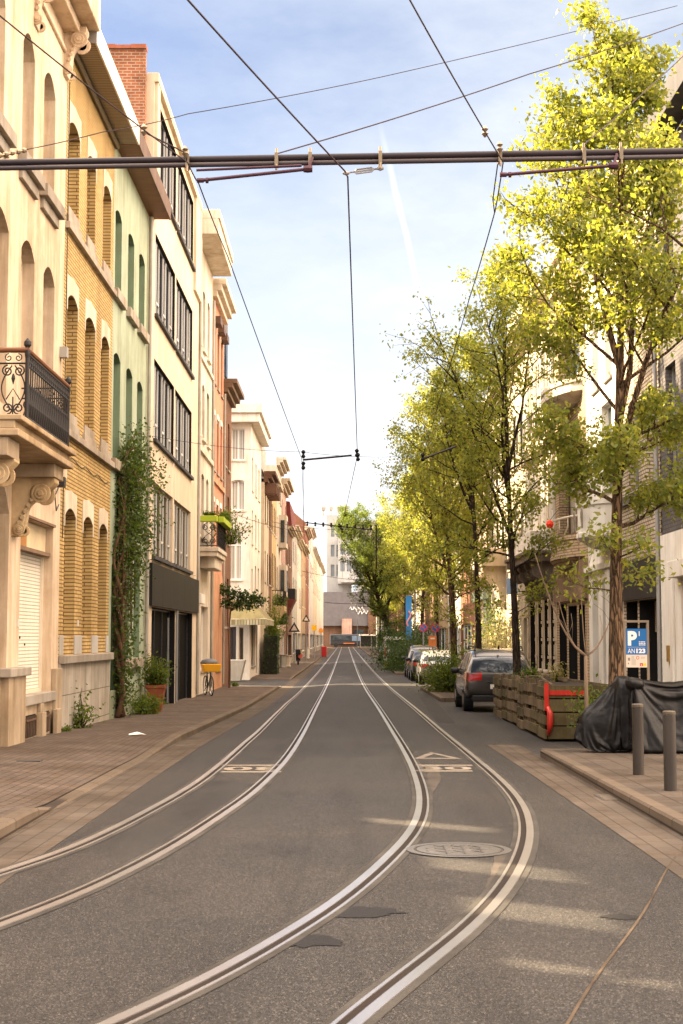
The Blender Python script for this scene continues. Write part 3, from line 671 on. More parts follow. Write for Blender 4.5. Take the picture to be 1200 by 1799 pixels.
# --- yellow brick house
YB = BRICK('yellow_brick', (.53, .37, .15), (.45, .305, .115), (.18, .11, .05), .46, .074, .0125, .75, .25, False, .8, .14)
kw = dict(rise=.16, depth=.3, frame='cream', sill=None, head=('cream', .36, .07))
o2 = [op(a, b, 1.74, 4.24, **kw) for a, b in ((28.39, 29.53), (30.38, 31.55), (32.36, 33.45))] + [op(a, b, 5.9, 8.45, **kw) for a, b in ((28.3, 29.42), (30.3, 31.5), (32.31, 33.4))] + [op(a, b, 9.9, 11.9, **kw) for a, b in ((28.2, 29.37), (30.27, 31.3), (32.33, 33.43))]
h2 = house('brick_house', 'yellow brick townhouse with white arched lintels and stone plinth', FL, 27.95, 33.85, YB, o2, 13.35)
PLB = BRICK('blue_stone_plinth', (.40, .36, .30), (.36, .325, .275), (.13, .115, .09), 1.15, .62, .01, .8, .45, False, .3, .2)
mb = MB(); FL.box(mb, 27.97, 33.83, 0, .05, -.6, 1.22); mb.build('plinth', PLB, h2)
mb = MB(); FL.box(mb, 27.96, 33.9, 0, .13, 1.22, 1.38); mb.build('plinth_cap', STONE('stone'), h2, bevel=.015)
mb = MB(); z0 = 1.4
us = [28.0, 28.39, 29.53, 30.38, 31.55, 32.36, 33.45, 33.82]
for i in range(0, 8, 2): FL.box(mb, us[i] + .02, us[i + 1] - .004, -.01, .02, 1.385, 1.76)
for i in range(1, 7, 2): FL.box(mb, us[i] + .01, us[i + 1] - .01, -.28, -.1, 1.385, 1.75)
each(mb, 'base_block', P('grey_block_stone', (.42, .4, .37), .8, .15, .3), h2, bevel=.006)
mb = MB()
for zz, cols in ((5.9, ((28.3, 29.42), (30.3, 31.5), (32.31, 33.4))), (9.9, ((28.2, 29.37), (30.27, 31.3), (32.33, 33.43)))):
    for a, b in cols: FL.box(mb, a + .01, b - .01, -.29, .03, zz - .004, zz + .2); FL.box(mb, a - .14, b + .14, -.02, .06, zz - .16, zz + .0)
    FL.box(mb, 27.97, 33.84, -.02, .1, zz - .3, zz - .17)
each(mb, 'window_ledge', P('ledge_stone', (.36, .31, .25), .85, .25, .5), h2, bevel=.008)
SOF = BRICK('soffit_boards', (.30, .235, .16), (.28, .22, .15), (.1, .075, .05), 50, .075, .01, .7, .2, False, .5, .1)
def eave(F_, u0, u1, z0, z1, n1, soffit, fascia, parent, endmat=None):
    mb = MB(); F_.box(mb, u0 + .03, u1 - .006, -.1, n1 - .04, z0, z1 - .03); mb.build('soffit', soffit, parent)
    mb = MB(); F_.box(mb, u0 + .03, u1 - .006, n1 - .04, n1, z0 - .02, z1); mb.build('fascia', fascia, parent, bevel=.006)
    if endmat: mb = MB(); F_.box(mb, u0, u0 + .03, -.1, n1 - .001, z0 - .02, z1); mb.build('fascia_end', endmat, parent)
def soffit_mat(name, c1, c2, c3):
    if name in MATS: return MATS[name]
    m, nt, b = _nt(name); w = _n(nt, 'ShaderNodeTexWave', wave_type='BANDS', bands_direction='Y'); w.inputs['Scale'].default_value = 3.4
    nt.links.new(_pos(nt), w.inputs['Vector']); c = _mix(nt, _range(nt, w.outputs['Fac'], .1, .35, 1, 0), c1, c3)
    c = _mix(nt, _range(nt, _noise(nt, _pos(nt, (1, 14, 1)), 1.5, 4), .3, .7, 0, 1), c, _mix(nt, 1.0, c, c2, 'MULTIPLY'))
    nt.links.new(c, b.inputs['Base Color']); b.inputs['Roughness'].default_value = .6; MATS[name] = m; return m
eave(FL, 27.95, 33.95, 13.28, 13.72, .56, soffit_mat('brown_soffit', (.33, .26, .17), (.8, .75, .7), (.1, .07, .045)), P('white_fascia', (.72, .69, .64), .6, .12, .3), h2, P('fascia_end_grey', (.2, .18, .16), .6, .1))
mb = MB(); mb.tube([FL.p(27.97, 13.2, .05), FL.p(33.9, 13.2, .05)], .07, 6); mb.build('eave_moulding', P('dark_wood_trim', (.13, .1, .06), .6, .2), h2)
pitched_roof(FL, 27.96, 39.9, 13.6, 3.2, 9, P('slate', (.12, .11, .105), .7, .2, .2), h2)

# --- green house
GRN = P('green_render', (.325, .375, .275), .85, .12, .35, .15, 25)
kw = dict(rise=.14, depth=.28, frame='green', sill=None)
o3 = [op(a, b, 9.85, 11.85, **kw) for a, b in ((34.1, 35.1), (36.15, 37.2), (38.1, 39.2))] + [op(a, b, 5.85, 8.42, **kw) for a, b in ((34.1, 35.13), (36.08, 37.14), (38.0, 39.05))] + [op(a, b, 1.2, 4.05, **kw) for a, b in ((36.07, 37.02), (37.8, 38.95))] + [op(34.2, 35.2, .3, 3.4, 0, .25, kind='door', frame='green', sill=None, pane=P('green_door', (.06, .11, .07), .5, .2))]
h3 = house('green_house', 'pale green rendered townhouse with arched windows and brown timber eaves', FL, 33.85, 39.9, GRN, o3, 13.35)
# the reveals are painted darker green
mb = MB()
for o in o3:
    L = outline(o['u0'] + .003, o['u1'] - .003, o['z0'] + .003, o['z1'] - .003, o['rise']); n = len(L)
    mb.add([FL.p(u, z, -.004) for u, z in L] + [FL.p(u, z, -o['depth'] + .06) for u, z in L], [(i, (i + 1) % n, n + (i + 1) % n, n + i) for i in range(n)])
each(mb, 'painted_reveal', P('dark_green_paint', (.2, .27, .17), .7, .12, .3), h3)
mb = MB()
for zz, cols in ((9.85, ((34.1, 35.1), (36.15, 37.2), (38.1, 39.2))), (5.85, ((34.1, 35.13), (36.08, 37.14), (38.0, 39.05))), (1.2, ((36.07, 37.02), (37.8, 38.95)))):
    for a, b in cols: FL.box(mb, a - .22, b + .22, -.1, .12, zz - .24, zz)
each(mb, 'window_ledge', P('ledge_stone', (.36, .31, .25), .85, .25, .5), h3, bevel=.01)
mb = MB(); FL.box(mb, 33.87, 39.88, 0, .05, -.6, .5); mb.build('plinth', P('green_plinth', (.26, .29, .2), .85, .25, .5), h3)
eave(FL, 33.95, 40.25, 13.28, 13.72, .56, soffit_mat('wood_soffit', (.27, .11, .035), (.55, .45, .4), (.06, .025, .01)), P('wood_fascia', (.14, .085, .055), .6, .3, .4), h3)
MB().tube([FL.p(39.72, z, .09) for z in (0, 4, 9, 13.2)], .05, 8).build('drainpipe', P('zinc', (.34, .32, .28), .5, .2, .3), h3)

# --- cream office block with four bands of windows
OFF = P('office_render', (.58, .48, .36), .85, .08, .25, .12, 30)
FO = LEFT(-5.3); o4 = []
for z0, z1, fm in ((3.96, 6.0, 'olive'), (7.2, 9.45, 'dark'), (10.7, 13.0, 'dark'), (14.5, 16.85, 'dark')):
    for a, b in ((40.55, 45.35), (45.65, 50.6)): o4.append(op(a, b, z0, z1, 0, .16, frame=fm, mull=5, trans=.0, sill='dark', sillh=.1, sillp=.1, fw=.09, bars=0, shade_lining=(fm == 'dark')))
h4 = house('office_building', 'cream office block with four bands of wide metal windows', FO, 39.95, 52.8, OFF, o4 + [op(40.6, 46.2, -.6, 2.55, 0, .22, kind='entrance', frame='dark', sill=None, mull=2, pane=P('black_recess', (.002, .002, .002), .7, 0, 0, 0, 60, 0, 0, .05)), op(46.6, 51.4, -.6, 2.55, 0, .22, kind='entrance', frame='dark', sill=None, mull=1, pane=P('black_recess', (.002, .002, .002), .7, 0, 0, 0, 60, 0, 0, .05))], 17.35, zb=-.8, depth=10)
for o in list(h4.children):
    if o.name.startswith('window'):
        pass
mb = MB()
for z0, z1 in ((3.96, 6.0), (7.2, 9.45), (10.7, 13.0), (14.5, 16.85)):
    for a, b in ((40.55, 45.35), (45.65, 50.6)):
        w = (b - a) / 6
        for i in (0, 1, 3, 5):
            u = a + w * i
            for q0, q1, y0, y1 in ((u + .06, u + w - .06, z0 + .5, z0 + .56), (u + .07, u + .13, z0 + .1, z1 - .1), (u + w - .13, u + w - .07, z0 + .1, z1 - .1)): FO.box(mb, q0, q1, -.118, -.075, y0, y1)
each(mb, 'casement_bar', P('sash_metal', (.62, .6, .56), .35, .1, 0, 0, 60, .3), h4)
mb = MB(); FO.box(mb, 40.0, 52.75, .0, .09, 2.58, 3.74); mb.build('panel_fascia', BRICK('black_fascia_panels', (.014, .0135, .013), (.012, .0115, .011), (.003, .003, .003), 1.9, 40, .03, .6, .3, False, .4, .2, .15), h4)
mb = MB(); FO.box(mb, 39.98, 52.78, -.2, .12, 17.12, 17.38); FO.box(mb, 40.05, 40.55, -.2, .1, 13.8, 17.12); FO.box(mb, 50.8, 52.75, -.2, .1, 13.8, 17.12); mb.build('parapet', OFF, h4, bevel=.01)
mb = MB(); mb.box(-14, -5.52, 39.72, 39.94, 9, 17.95); mb.build('party_wall', BRICK('red_brick_old', (.34, .12, .055), (.24, .08, .045), (.36, .27, .19), .23, .085, .014, .9, .25, False, .7, .35), h4)
mb = MB()
for i in range(20): mb.box(-14 + i * .425, -14 + i * .425 + .42, 39.66, 40.0, 17.95, 18.05 + .02 * (i % 2))
mb.build('coping', P('terracotta', (.3, .1, .055), .8, .25, .3), h4)
mb = MB(); mb.tube([FO.p(44.0, 2.3, .05), FO.p(44.0, -.2, .05)], .03, 6); mb.tube([FO.p(46.4, 2.55, .03), FO.p(46.4, -.3, .03)], .06, 6); each(mb, 'entrance_post', P('frame_grey', (.2, .2, .2), .5, .08), h4)

# --- white narrow house with the heavy cornice
WH = P('offwhite_render', (.58, .52, .44), .85, .1, .45, .15, 25)
cols = ((53.5, 54.4), (55.3, 56.3), (57.2, 58.2))
o5 = grid(cols, ((12.6, 14.9), (9.2, 11.3), (5.5, 7.9)), rise=.12, depth=.24, frame='cream', sill='pale', sillp=.1) + [op(53.6, 54.8, -.2, 2.9, 0, .25, kind='door', frame='white', sill=None, pane=P('pale_door', (.5, .47, .42), .6, .1)), op(55.6, 58.3, .5, 2.9, 0, .25, kind='shutter', frame='white', sill='pale', mull=0, pane=SHUT)]
h5 = house('white_house', 'narrow off-white house with heavy boxed cornice and small planted balcony', FL, 52.85, 59.4, WH, o5, 16.4)
mb = MB(); FL.box(mb, 52.87, 59.3, 0, .78, 16.38, 16.95); FL.box(mb, 52.87, 59.35, 0, .84, 16.95, 17.3); mb.build('cornice', WH, h5, bevel=.02)
mb = MB(); FL.box(mb, 52.9, 59.35, 0, .1, 8.6, 8.78); FL.box(mb, 52.9, 59.35, 0, .08, 12.1, 12.25); each(mb, 'string_course', WH, h5)
mb = MB(); FL.box(mb, 53.5, 54.9, 0, .22, 2.95, 3.3); mb.build('shutter_box', P('white_fascia', (.72, .69, .64), .6, .12, .3), h5, bevel=.01)
bl = MB(); FL.box(bl, 54.7, 58.6, 0, .72, 4.9, 5.06); FL.box(bl, 54.75, 58.5, 0, .66, 4.72, 4.9); FL.box(bl, 55.1, 58.1, 0, .55, 4.3, 4.72); bl = bl.build('balcony', WH, h5, bevel=.02)
mb = MB()
for n0 in (0.02,): 
    for z in (5.12, 6.05): mb.tube([FL.p(54.8, z, .02), FL.p(54.8, z, .66), FL.p(58.5, z, .66), FL.p(58.5, z, .02)], .018, 5)
for i in range(26): u = 54.8 + i * .148; mb.tube([FL.p(u, 5.1, .66), FL.p(u, 6.05, .66)], .014, 4)
for m in (1, -1):
    for c, zc in ((.34, 5.3), (.34, 5.8)): spiral(FL, (c + m * .13, zc), .12, 1.6, 54.8, mb, .016, -m, PI * .5)
    mb.tube([FL.p(54.8, 5.12 + .9 * t, .34 + m * .2 * math.sin(PI * t * 2)) for t in np.linspace(0, 1, 14)], .014, 4)
mb.build('railing', IRONW, bl)
mb = MB(); FL.box(mb, 54.78, 58.52, .648, .652, 5.12, 6.0); mb.build('screen', P('balcony_mesh', (.03, .03, .03), .9, 0), bl)

# --- salmon house
SAL = P('salmon_render', (.50, .235, .15), .85, .12, .3, .15, 25)
cols = ((60.0, 60.95), (61.75, 62.7), (63.5, 64.4))
o6 = grid(cols, ((12.2, 14.7), (8.6, 10.9), (5.0, 7.3)), rise=0, depth=.22, frame='brown', sill='stone', head=('white', .24, .06)) + [op(60.0, 61.2, -.2, 2.7, 0, .3, kind='door', frame='brown', sill=None, pane=P('brown_door', (.2, .09, .035), .5, .3)), op(61.8, 64.4, .35, 2.9, 0, .2, frame='brown', sill='stone', mull=3)]
h6 = house('salmon_house', 'salmon pink rendered house with white lintels', FL, 59.4, 65.05, SAL, o6, 15.6)
cornice(FL, 59.42, 65.0, 15.6, 16.35, .55, WH, h6); mb = MB()
for i in range(3): FL.box(mb, 59.95 + i * 1.75, 61.0 + i * 1.75, .02, .28, 14.6, 14.9)
each(mb, 'awning_box', P('frame_brown', (.09, .055, .035), .5, .1), h6)
mb = MB(); FL.box(mb, 59.45, 65, 0, .09, 8.05, 8.25); FL.box(mb, 59.45, 65, 0, .02, -.5, 4.4, 0); each(mb, 'string_course', P('salmon_base', (.5, .27, .16), .85, .2, .5), h6)

# --- narrow red-brown brick house
RB_ = BRICK('brown_brick', (.2, .095, .055), (.15, .07, .042), (.12, .085, .06), .22, .08, .012, .85, .35)
cols = ((65.7, 66.7), (67.6, 68.6))
o7 = grid(cols, ((9.4, 11.6), (6.0, 8.2)), rise=.1, depth=.2, frame='cream', sill='stone') + grid(cols, ((2.2, 4.4),), depth=.2, frame='brown') + [op(68.75, 69.5, -.3, 2.2, 0, .2, kind='door', frame='brown', sill=None, mull=0, pane=P('brown_door', (.2, .09, .035), .5, .3))]
h7 = house('narrow_brick_house', 'narrow red brown brick house with a dark attic storey', FL, 65.05, 69.7, RB_, o7, 12.6, depth=6)
cornice(FL, 65.07, 69.85, 12.6, 13.2, .6, P('brown_cornice', (.16, .11, .07), .7, .2, .4), h7)
mb = MB(); mb.box(-9, -5.6, 65.1, 69.6, 13.0, 16.6); mb.build('attic', P('slate', (.12, .11, .105), .7, .2, .2), h7)
mb = MB(); mb.box(-5.6, -5.53, 66, 67, 13.8, 15.6); mb.box(-5.6, -5.53, 67.8, 68.8, 13.8, 15.6); each(mb, 'attic_window', GLASS(), h7)

for X_, u_, z_ in ((-5.25, 52.86, 16.2), (-5.34, 59.4, 15.4), (-5.34, 65.05, 12.5)):
    h = h5 if u_ < 58 else h6 if u_ < 62 else h7
    mb = MB(); mb.tube([(X_, u_, z) for z in (-.3, 3, 8, z_)], .055, 8); mb.build('drainpipe', P('zinc', (.34, .32, .28), .5, .2, .3), h)
mb = MB(); mb.tube([(-5.38, 28.0 + .5 * i, 5.2 - .05 * math.sin(i * 2.1)) for i in range(12)], .009, 4); mb.build('facade_cable', IRONW, h2)
mb = MB(); mb.tube([(-5.24, 40.1 + .9 * i, 3.84 - .04 * math.sin(i * 1.3)) for i in range(14)], .012, 4); mb.build('facade_cable', IRONW, h4)
for h, u, z, X_ in ((h1, 24.47, 1.9, XL), (h2, 29.95, 1.95, XL), (h4, 46.4, 2.2, -5.3)):
    mb = MB(); mb.box(X_ - .01, X_ + .012, u - .07, u + .07, z, z + .12); mb.build('number_plate', P('enamel_plate', (.5, .48, .42), .4, .05), h)
# --- white corner building with the awning
WC = P('white_corner_render', (.60, .56, .49), .85, .07, .3, .12, 25)
FC = LEFT(-5.25); FS = SOUTH(81.7)
kw = dict(depth=.2, frame='white', sill='pale')
CUR = CURTAIN('window_curtain', (.5, .48, .42))
oc = [op(82.9, 83.9, z0, z1, .05, **kw) for z0, z1 in ((10.0, 11.9), (7.0, 8.9), (3.9, 5.6))] + [op(86.0, 87.3, z0, z1, .05, **kw) for z0, z1 in ((10.0, 11.9), (7.0, 8.9), (4.2, 5.9))] + [op(89, 90.3, z0, z1, .05, **kw) for z0, z1 in ((10.0, 11.9), (7.0, 8.9), (4.2, 5.9))] + [op(83.2, 86.5, .1, 2.7, 0, .2, frame='dark', sill='grey', mull=2), op(87.4, 88.9, -.4, 3.2, .7, .3, kind='door', frame='dark', sill=None, pane=P('dark_door', (.06, .05, .045), .5, .1))]
h8 = house('corner_house', 'white corner house with olive awning at the side street', FC, 82.0, 92.0, WC, oc, 13.6, depth=12.9)
MB().box(-5.6, -5.25, 81.702, 82.004, -.6, 13.6).build('corner_quoin', WC, h8)
os_ = [op(-6.32, -5.56, 11.55, 13.3, 0, pane=CUR, **kw), op(-6.32, -5.56, 8.75, 10.45, .1, pane=CUR, **kw), op(-6.4, -5.72, 4.9, 7.7, .3, pane=CUR, trans=.28, **kw), op(-6.5, -6.0, .2, 2.3, 0, frame='dark', sill='grey', depth=.2, mull=1, bars=2), op(-5.85, -5.55, -.35, 2.3, 0, kind='door', frame='cream', sill=None, depth=.15, mull=0, pane=P('dark_door', (.06, .05, .045), .5, .1))]
wall(FS, -18.1, -5.255, -.6, 13.6, os_, WC, h8, 'side_wall', back=False)
for o in os_: fill(FS, o, h8)
mb = MB(); mb.box(-18, -4.75, 81.1, 92.0, 13.6, 14.1); mb.box(-18, -4.6, 80.95, 92.05, 14.1, 14.65); mb.build('cornice', WC, h8, bevel=.03)
AWM = P('olive_awning', (.17, .145, .065), .8, .15, .3)
VAL = BRICK('awning_valance', (.18, .16, .08), (.45, .42, .31), (.18, .16, .08), .16, 40, .03, .8, .2)
mb = MB(); zt, zb = 3.78, 2.7
mb.add([(-6.7, 81.68, zt), (-5.25, 81.68, zt), (-4.25, 80.3, zb), (-6.7, 80.3, zb), (-5.25, 88.4, zt - .15), (-4.25, 88.4, zb)], [(0, 1, 2, 3), (1, 4, 5, 2)]); aw = mb.build('awning', AWM, h8)
m_ = aw.modifiers.new('Solid', 'SOLIDIFY'); m_.thickness = .02
mb = MB(); mb.add([(-6.7, 80.3, zb), (-4.25, 80.3, zb), (-4.25, 88.4, zb), (-4.25, 88.4, zb - .3), (-4.25, 80.3, zb - .3), (-6.7, 80.3, zb - .3)], [(0, 1, 4, 5), (1, 2, 3, 4)]); mb.build('valance', VAL, aw)
mb = MB(); mb.tube([(-6.7, 80.31, zb + .01), (-4.26, 80.31, zb + .01), (-4.26, 88.4, zb + .01)], .03, 5); mb.build('awning_rail', frame_mat('cream'), aw)

# --- houses further along on the left
PAL = {
 'cream': P('far_cream', (0.452, 0.382, 0.281), .85, .1, .4), 'brown': BRICK('far_brown_brick', (.2, .1, .06), (.16, .08, .045), (.14, .1, .07), .22, .08, .012), 'yellow': P('far_yellow', (0.437, 0.328, 0.172), .85, .1, .4),
 'pale': P('far_pale', (0.484, 0.429, 0.351), .85, .1, .4), 'pink': P('far_pink', (0.429, 0.289, 0.234), .85, .1, .4), 'red': BRICK('far_red_brick', (.26, .095, .055), (.21, .08, .045), (.18, .13, .09), .22, .08, .012),
 'white': P('far_white', (0.484, 0.452, 0.398), .85, .08, .35), 'grey': P('far_grey', (0.328, 0.312, 0.281), .85, .1, .4), 'ochre': P('far_ochre', (0.359, 0.265, 0.156), .85, .12, .4), 'dred': P('dark_red', (.12, .025, .018), .7, .2), 'slate': P('slate', (.12, .11, .105), .7, .2, .2), 'wood': P('wood_cornice', (.10, .05, .03), .6, .3, .4)}
def row_house(side, name, label, X, u0, u1, mat, floors, ncol, top, corn=None, roof=None, frame='white', depth=8.0, rise=.08, ground='door', win_w=.95, rv=None, surround=None, group=None):
    F_ = LEFT(X) if side < 0 else RIGHT(X); rv = rv or random.Random(int(u0 * 7)); w = (u1 - u0) / ncol; ops = []
    g = gz(X, (u0 + u1) / 2) + .05
    for z0, z1 in floors:
        for i in range(ncol):
            c = u0 + w * (i + .5); ops.append(op(c - win_w / 2, c + win_w / 2, z0, z1, rise, .12, frame=frame, sill='stone' if rv.random() < .6 else 'pale', trans=.28 if rv.random() < .5 else 0, pane=CUR if rv.random() < .25 else None, surround=surround, shade_lining=rv.random() < .7))
    if ground == 'door':
        ops.append(op(u0 + .4, u0 + 1.45, g - .1, g + 2.75, 0, .3, kind='door', frame='brown' if rv.random() < .5 else 'dark', sill=None, mull=0, pane=P('brown_door', (.2, .09, .035), .5, .3) if rv.random() < .5 else P('green_door', (.06, .11, .07), .5, .2)))
        ops.append(op(u0 + 2.1, u1 - .5, g + .75, g + 2.85, 0, .2, frame=frame, sill='stone', mull=2))
    elif ground == 'garage':
        ops.append(op(u0 + .5, u1 - .6, g - .1, g + 2.6, 0, .3, kind='garage_door', frame='dark', sill=None, mull=0, pane=P('garage_panel', (.2, .19, .18), .5, .15)))
    elif ground == 'shop':
        ops.append(op(u0 + .4, u1 - 1.7, g + .5, g + 2.9, 0, .25, frame='dark', sill='grey', mull=1)); ops.append(op(u1 - 1.4, u1 - .4, g - .1, g + 2.9, 0, .3, kind='door', frame='dark', sill=None, mull=0, pane=P('dark_door', (.06, .05, .045), .5, .1)))
    h = house(name, label, F_, u0, u1, mat, ops, top, depth=depth, group=group)
    if corn:
        hgt, pr, cm = corn; cornice(F_, u0 + .02, u1 - .02, top, top + hgt, pr, cm, h)
    if roof: pitched_roof(F_, u0 + .01, u1 - .01, top + (corn[0] if corn else 0) - .05, roof, depth, PAL['slate'], h)
    mb = MB(); F_.box(mb, u0 + .02, u1 - .02, 0, .05, g - .5, g + .55); mb.build('plinth', STONE('stone'), h)
    return h
FLO3 = ((9.0, 10.9), (5.2, 7.2))
XF = -5.05
hh = row_house(-1, 'bracketed_house', 'cream house under a brown timber bracketed cornice beside the white corner house', XF, 92.0, 97.6, PAL['cream'], FLO3, 2, 11.4, (.7, .7, PAL['wood']), None, 'white', ground='shop')
mb = MB()
for i in range(5): u = 92.4 + i * 1.2; LEFT(XF).box(mb, u, u + .18, 0, .75, 10.7, 11.39)
each(mb, 'cornice_bracket', PAL['wood'], hh, bevel=.03)
mb = MB(); mb.box(-10, XF - .2, 92.3, 97.3, 12.3, 14.0); mb.build('attic', PAL['grey'], hh)
h10 = row_house(-1, 'brick_house', 'slim red brown brick house under a deep flat cream eave', XF, 97.6, 101.6, PAL['brown'], FLO3, 2, 11.4, (.4, .8, PAL['cream']), 2.4)
h11 = row_house(-1, 'balcony_house', 'yellow house with a leafy dark balcony over a rounded bay', XF, 101.6, 108.5, PAL['yellow'], ((9.0, 11), (5.3, 7.6)), 3, 12.3, (.4, .5, PAL['pale']), 2.5)
mb = MB(); FB = LEFT(XF)
mb.prism([FB.p(102.2, 3.7, n) for n in (0, .01)] and [(XF, 102.2, 3.9), (XF + .85, 102.2, 3.9), (XF + .85, 102.2, 3.5), (XF + .5, 102.2, 2.9), (XF, 102.2, 2.4)], (0, 4.5, 0)); bb = fix(mb.build('bay', PAL['yellow'], h11))
mb = MB()
for i in range(20): u = 102.25 + i * .23; mb.tube([(XF + .8, u, 3.9), (XF + .8, u, 4.95)], .022, 4)
for i in range(5): mb.tube([(XF + .05 + i * .18, 102.25, 3.9), (XF + .05 + i * .18, 102.25, 4.95)], .022, 4)
mb.tube([(XF, 102.25, 4.97), (XF + .8, 102.25, 4.97), (XF + .8, 106.7, 4.97)], .035, 5); mb.box(XF + .76, XF + .78, 102.3, 106.6, 3.95, 4.85); mb.build('railing', IRONW, bb)
h12 = row_house(-1, 'pale_house', 'tall pale house with dark framed bay windows and mansard', XF, 108.5, 116.5, PAL['pale'], ((12.0, 13.8), (8.6, 10.7), (4.8, 7.0)), 3, 14.4, (.6, .7, PAL['pale']), None, 'dark')
mb = MB()
for z0, z1 in ((8.5, 11.0), (4.8, 7.2)): mb.box(XF, XF + .6, 112.0, 114.6, z0, z1, 0)
each(mb, 'bay_window', PAL['pale'], h12); mb = MB()
for z0, z1 in ((8.5, 11.0), (4.8, 7.2)): mb.box(XF + .15, XF + .45, 111.97, 112.1, z0 + .4, z1 - .4); mb.box(XF + .55, XF + .62, 112.4, 114.2, z0 + .4, z1 - .4)
each(mb, 'bay_glass', GLASS(), h12)
h13 = row_house(-1, 'pink_house', 'dusty pink house with a pale cornice', XF, 116.5, 126.0, PAL['pink'], ((11.0, 12.8), (7.6, 9.6), (4.2, 6.3)), 3, 13.6, (.7, .7, PAL['cream']), 2.0)
h14 = row_house(-1, 'red_roofed_house', 'brown house with a steep dark red dormer roof', XF + .1, 126.0, 137.5, PAL['brown'], ((8.0, 9.8), (4.6, 6.6)), 3, 10.9, (.4, .5, PAL['cream']), None, ground='garage', depth=4.2)
mb = MB(); mb.prism([(XF + .5, 126, 11.25), (XF + .3, 126, 13.3), (XF - 1.5, 126, 13.6), (XF - 3.6, 126, 11.25)], (0, 11, 0)); fix(mb.build('roof', PAL['dred'], h14))
mb = MB(); mb.box(XF + .1, XF + .75, 127, 131, 5.0, 5.9); mb.build('balcony', IRONW, h14); mb = MB(); mb.prism([(XF + .1, 127, 5.0), (XF + .75, 127, 5.0), (XF + .1, 127, 3.6)], (0, 4, 0)); fix(mb.build('balcony_base', PAL['dred'], h14))
spec = [('grey_house', 'light grey house with slate roof, third before the far red brick gable', 141.9, 156, 'grey', 12.0, 2.2, 4), ('cream_house', 'bright cream house without eaves, beside the light grey house', 156, 170, 'white', 11.6, 1.8, 8),
        ('ochre_house', 'ochre house with a boxed dormer, just before the far red brick gable', 170, 186, 'ochre', 11.9, 2.5, 8), ('gabled_brick_house', 'far red brick house with a tall stepped gable', 186, 206, 'red', 15.2, 0, 4.4),
        ('white_house', 'far white house beyond the red brick gable', 211.5, 232, 'white', 17.0, 1.0, 4), ('cream_house', 'far cream house with flower boxes beyond the tall white one', 232, 258, 'cream', 15.5, 2, 8),
        ('pale_house', 'far pale house near the end of the street', 258, 292, 'pale', 15.5, 2, 8), ('white_house', 'last pale house on the closed side before the junction', 292, 338, 'white', 16.0, 2, 8)]
for nm, lb, a, b, c, top, rf, dp in spec:
    h = row_house(-1, nm, lb, XF + random.Random(int(a)).uniform(-.1, .1), a, b, PAL[c], ((top - 2.9, top - .9), (top - 6.6, top - 4.4)), 3 if b - a < 18 else 5, top, (.5, .6, PAL['cream' if c != 'cream' else 'white']), rf or None, depth=dp, win_w=1.15)
    if c == 'red':
        mb = MB(); mb.prism([(XF - 4, a + .2, top), (XF + .05, a + .2, top), (XF + .05, a + .2, top + 1.0), (XF - 1.8, a + .2, top + 2.6), (XF - 4, a + .2, top + 1.6)], (0, 6, 0)); fix(mb.build('gable', PAL['red'], h))
# --- the end of the street
far = thing('apartment_block', 'white modern apartment block closing the far end of the street', 'apartment building', (0, 372, -.5))
MW = P('modern_white', (.36, .355, .345), .7, .05, .15); MP = P('modern_pinkish', (.34, .28, .26), .8, .08, .2)
FE = SOUTH(372)
oe = [op(x, x + .9, z, z + 3.0, 0, .3, frame='grey', sill=None, mull=0, pane=P('pale_glass', (.17, .19, .21), .2, .1)) for z in (17.0, 22, 27) for x in (-3.6, -2.2, -.8)]
wall(FE, -4.6, 1.6, -.5, 32.5, oe, MW, far, 'tower_wall', depth=14)
for o in oe: fill(FE, o, far)
FE2 = SOUTH(366)
oe2 = [op(x, x + 1.1, z, z + 2.6, 0, .25, frame='grey', sill=None, mull=0, pane=P('pale_glass', (.17, .19, .21))) for z in (18.0, 22.2) for x in (-1.2, .4, 2.1, 3.6)] + [op(5.2, 9.0, z, z + 2.3, 0, .5, frame='grey', sill=None, mull=3) for z in (19.5, 23)] + [op(10, 14, z, z + 2.3, 0, .5, frame='grey', sill=None, mull=3) for z in (19.5, 23)]
wall(FE2, -1.8, 24, 15, 26.5, oe2, MW, far, 'wing_wall', depth=10)
for o in oe2: fill(FE2, o, far)
mb = MB(); mb.box(4.4, 23, 364.8, 366, 18.2, 18.9); mb.box(4.4, 23, 364.8, 366, 21.9, 22.4); mb.box(1.6, 22, 371, 380, 26.5, 31.0); mb.build('upper_storey', MP, far)
mb = MB(); mb.box(3, 24, 363.0, 372, 11.6, 15.2); mb.box(-1.0, 24, 362.4, 372, 15.2, 16.2); each(mb, 'balcony_band', MW, far)
for i in range(4): mb = MB().lathe((-5.5 + i * 1.9, 374, 32.5), [(.15, 0), (.15, 1.2), (.55, 1.4), (.6, 2.2), (.2, 2.6)], 8); mb.build('roof_vent', PAL['grey'], far)
low = thing('brick_building', 'dark grey and brick building with pale script lettering at the end of the street', 'building', (2, 358, -.5))
mb = MB(); mb.box(-7.5, 26, 355, 362, 4.5, 12.6); mb.build('wall', P('dark_metal_cladding', (.12, .11, .115), .6, .15), low)
mb = MB(); mb.box(-8, 27, 356, 362.2, -.6, 4.5); mb.box(5.5, 27, 354.5, 356, -.6, 8); mb.build('base_wall', PAL['brown'], low)
mb = MB(); mb.box(-.8, 1.6, 354.6, 355.2, .5, 6.2); mb.build('pink_pier', PAL['pink'], low)  # pier in the far pink render
mb = MB(); mb.box(2.2, 4.4, 354.8, 355.3, 1.5, 3.6); mb.build('window', GLASS(), low)
mb = MB()
rs = random.Random(2)
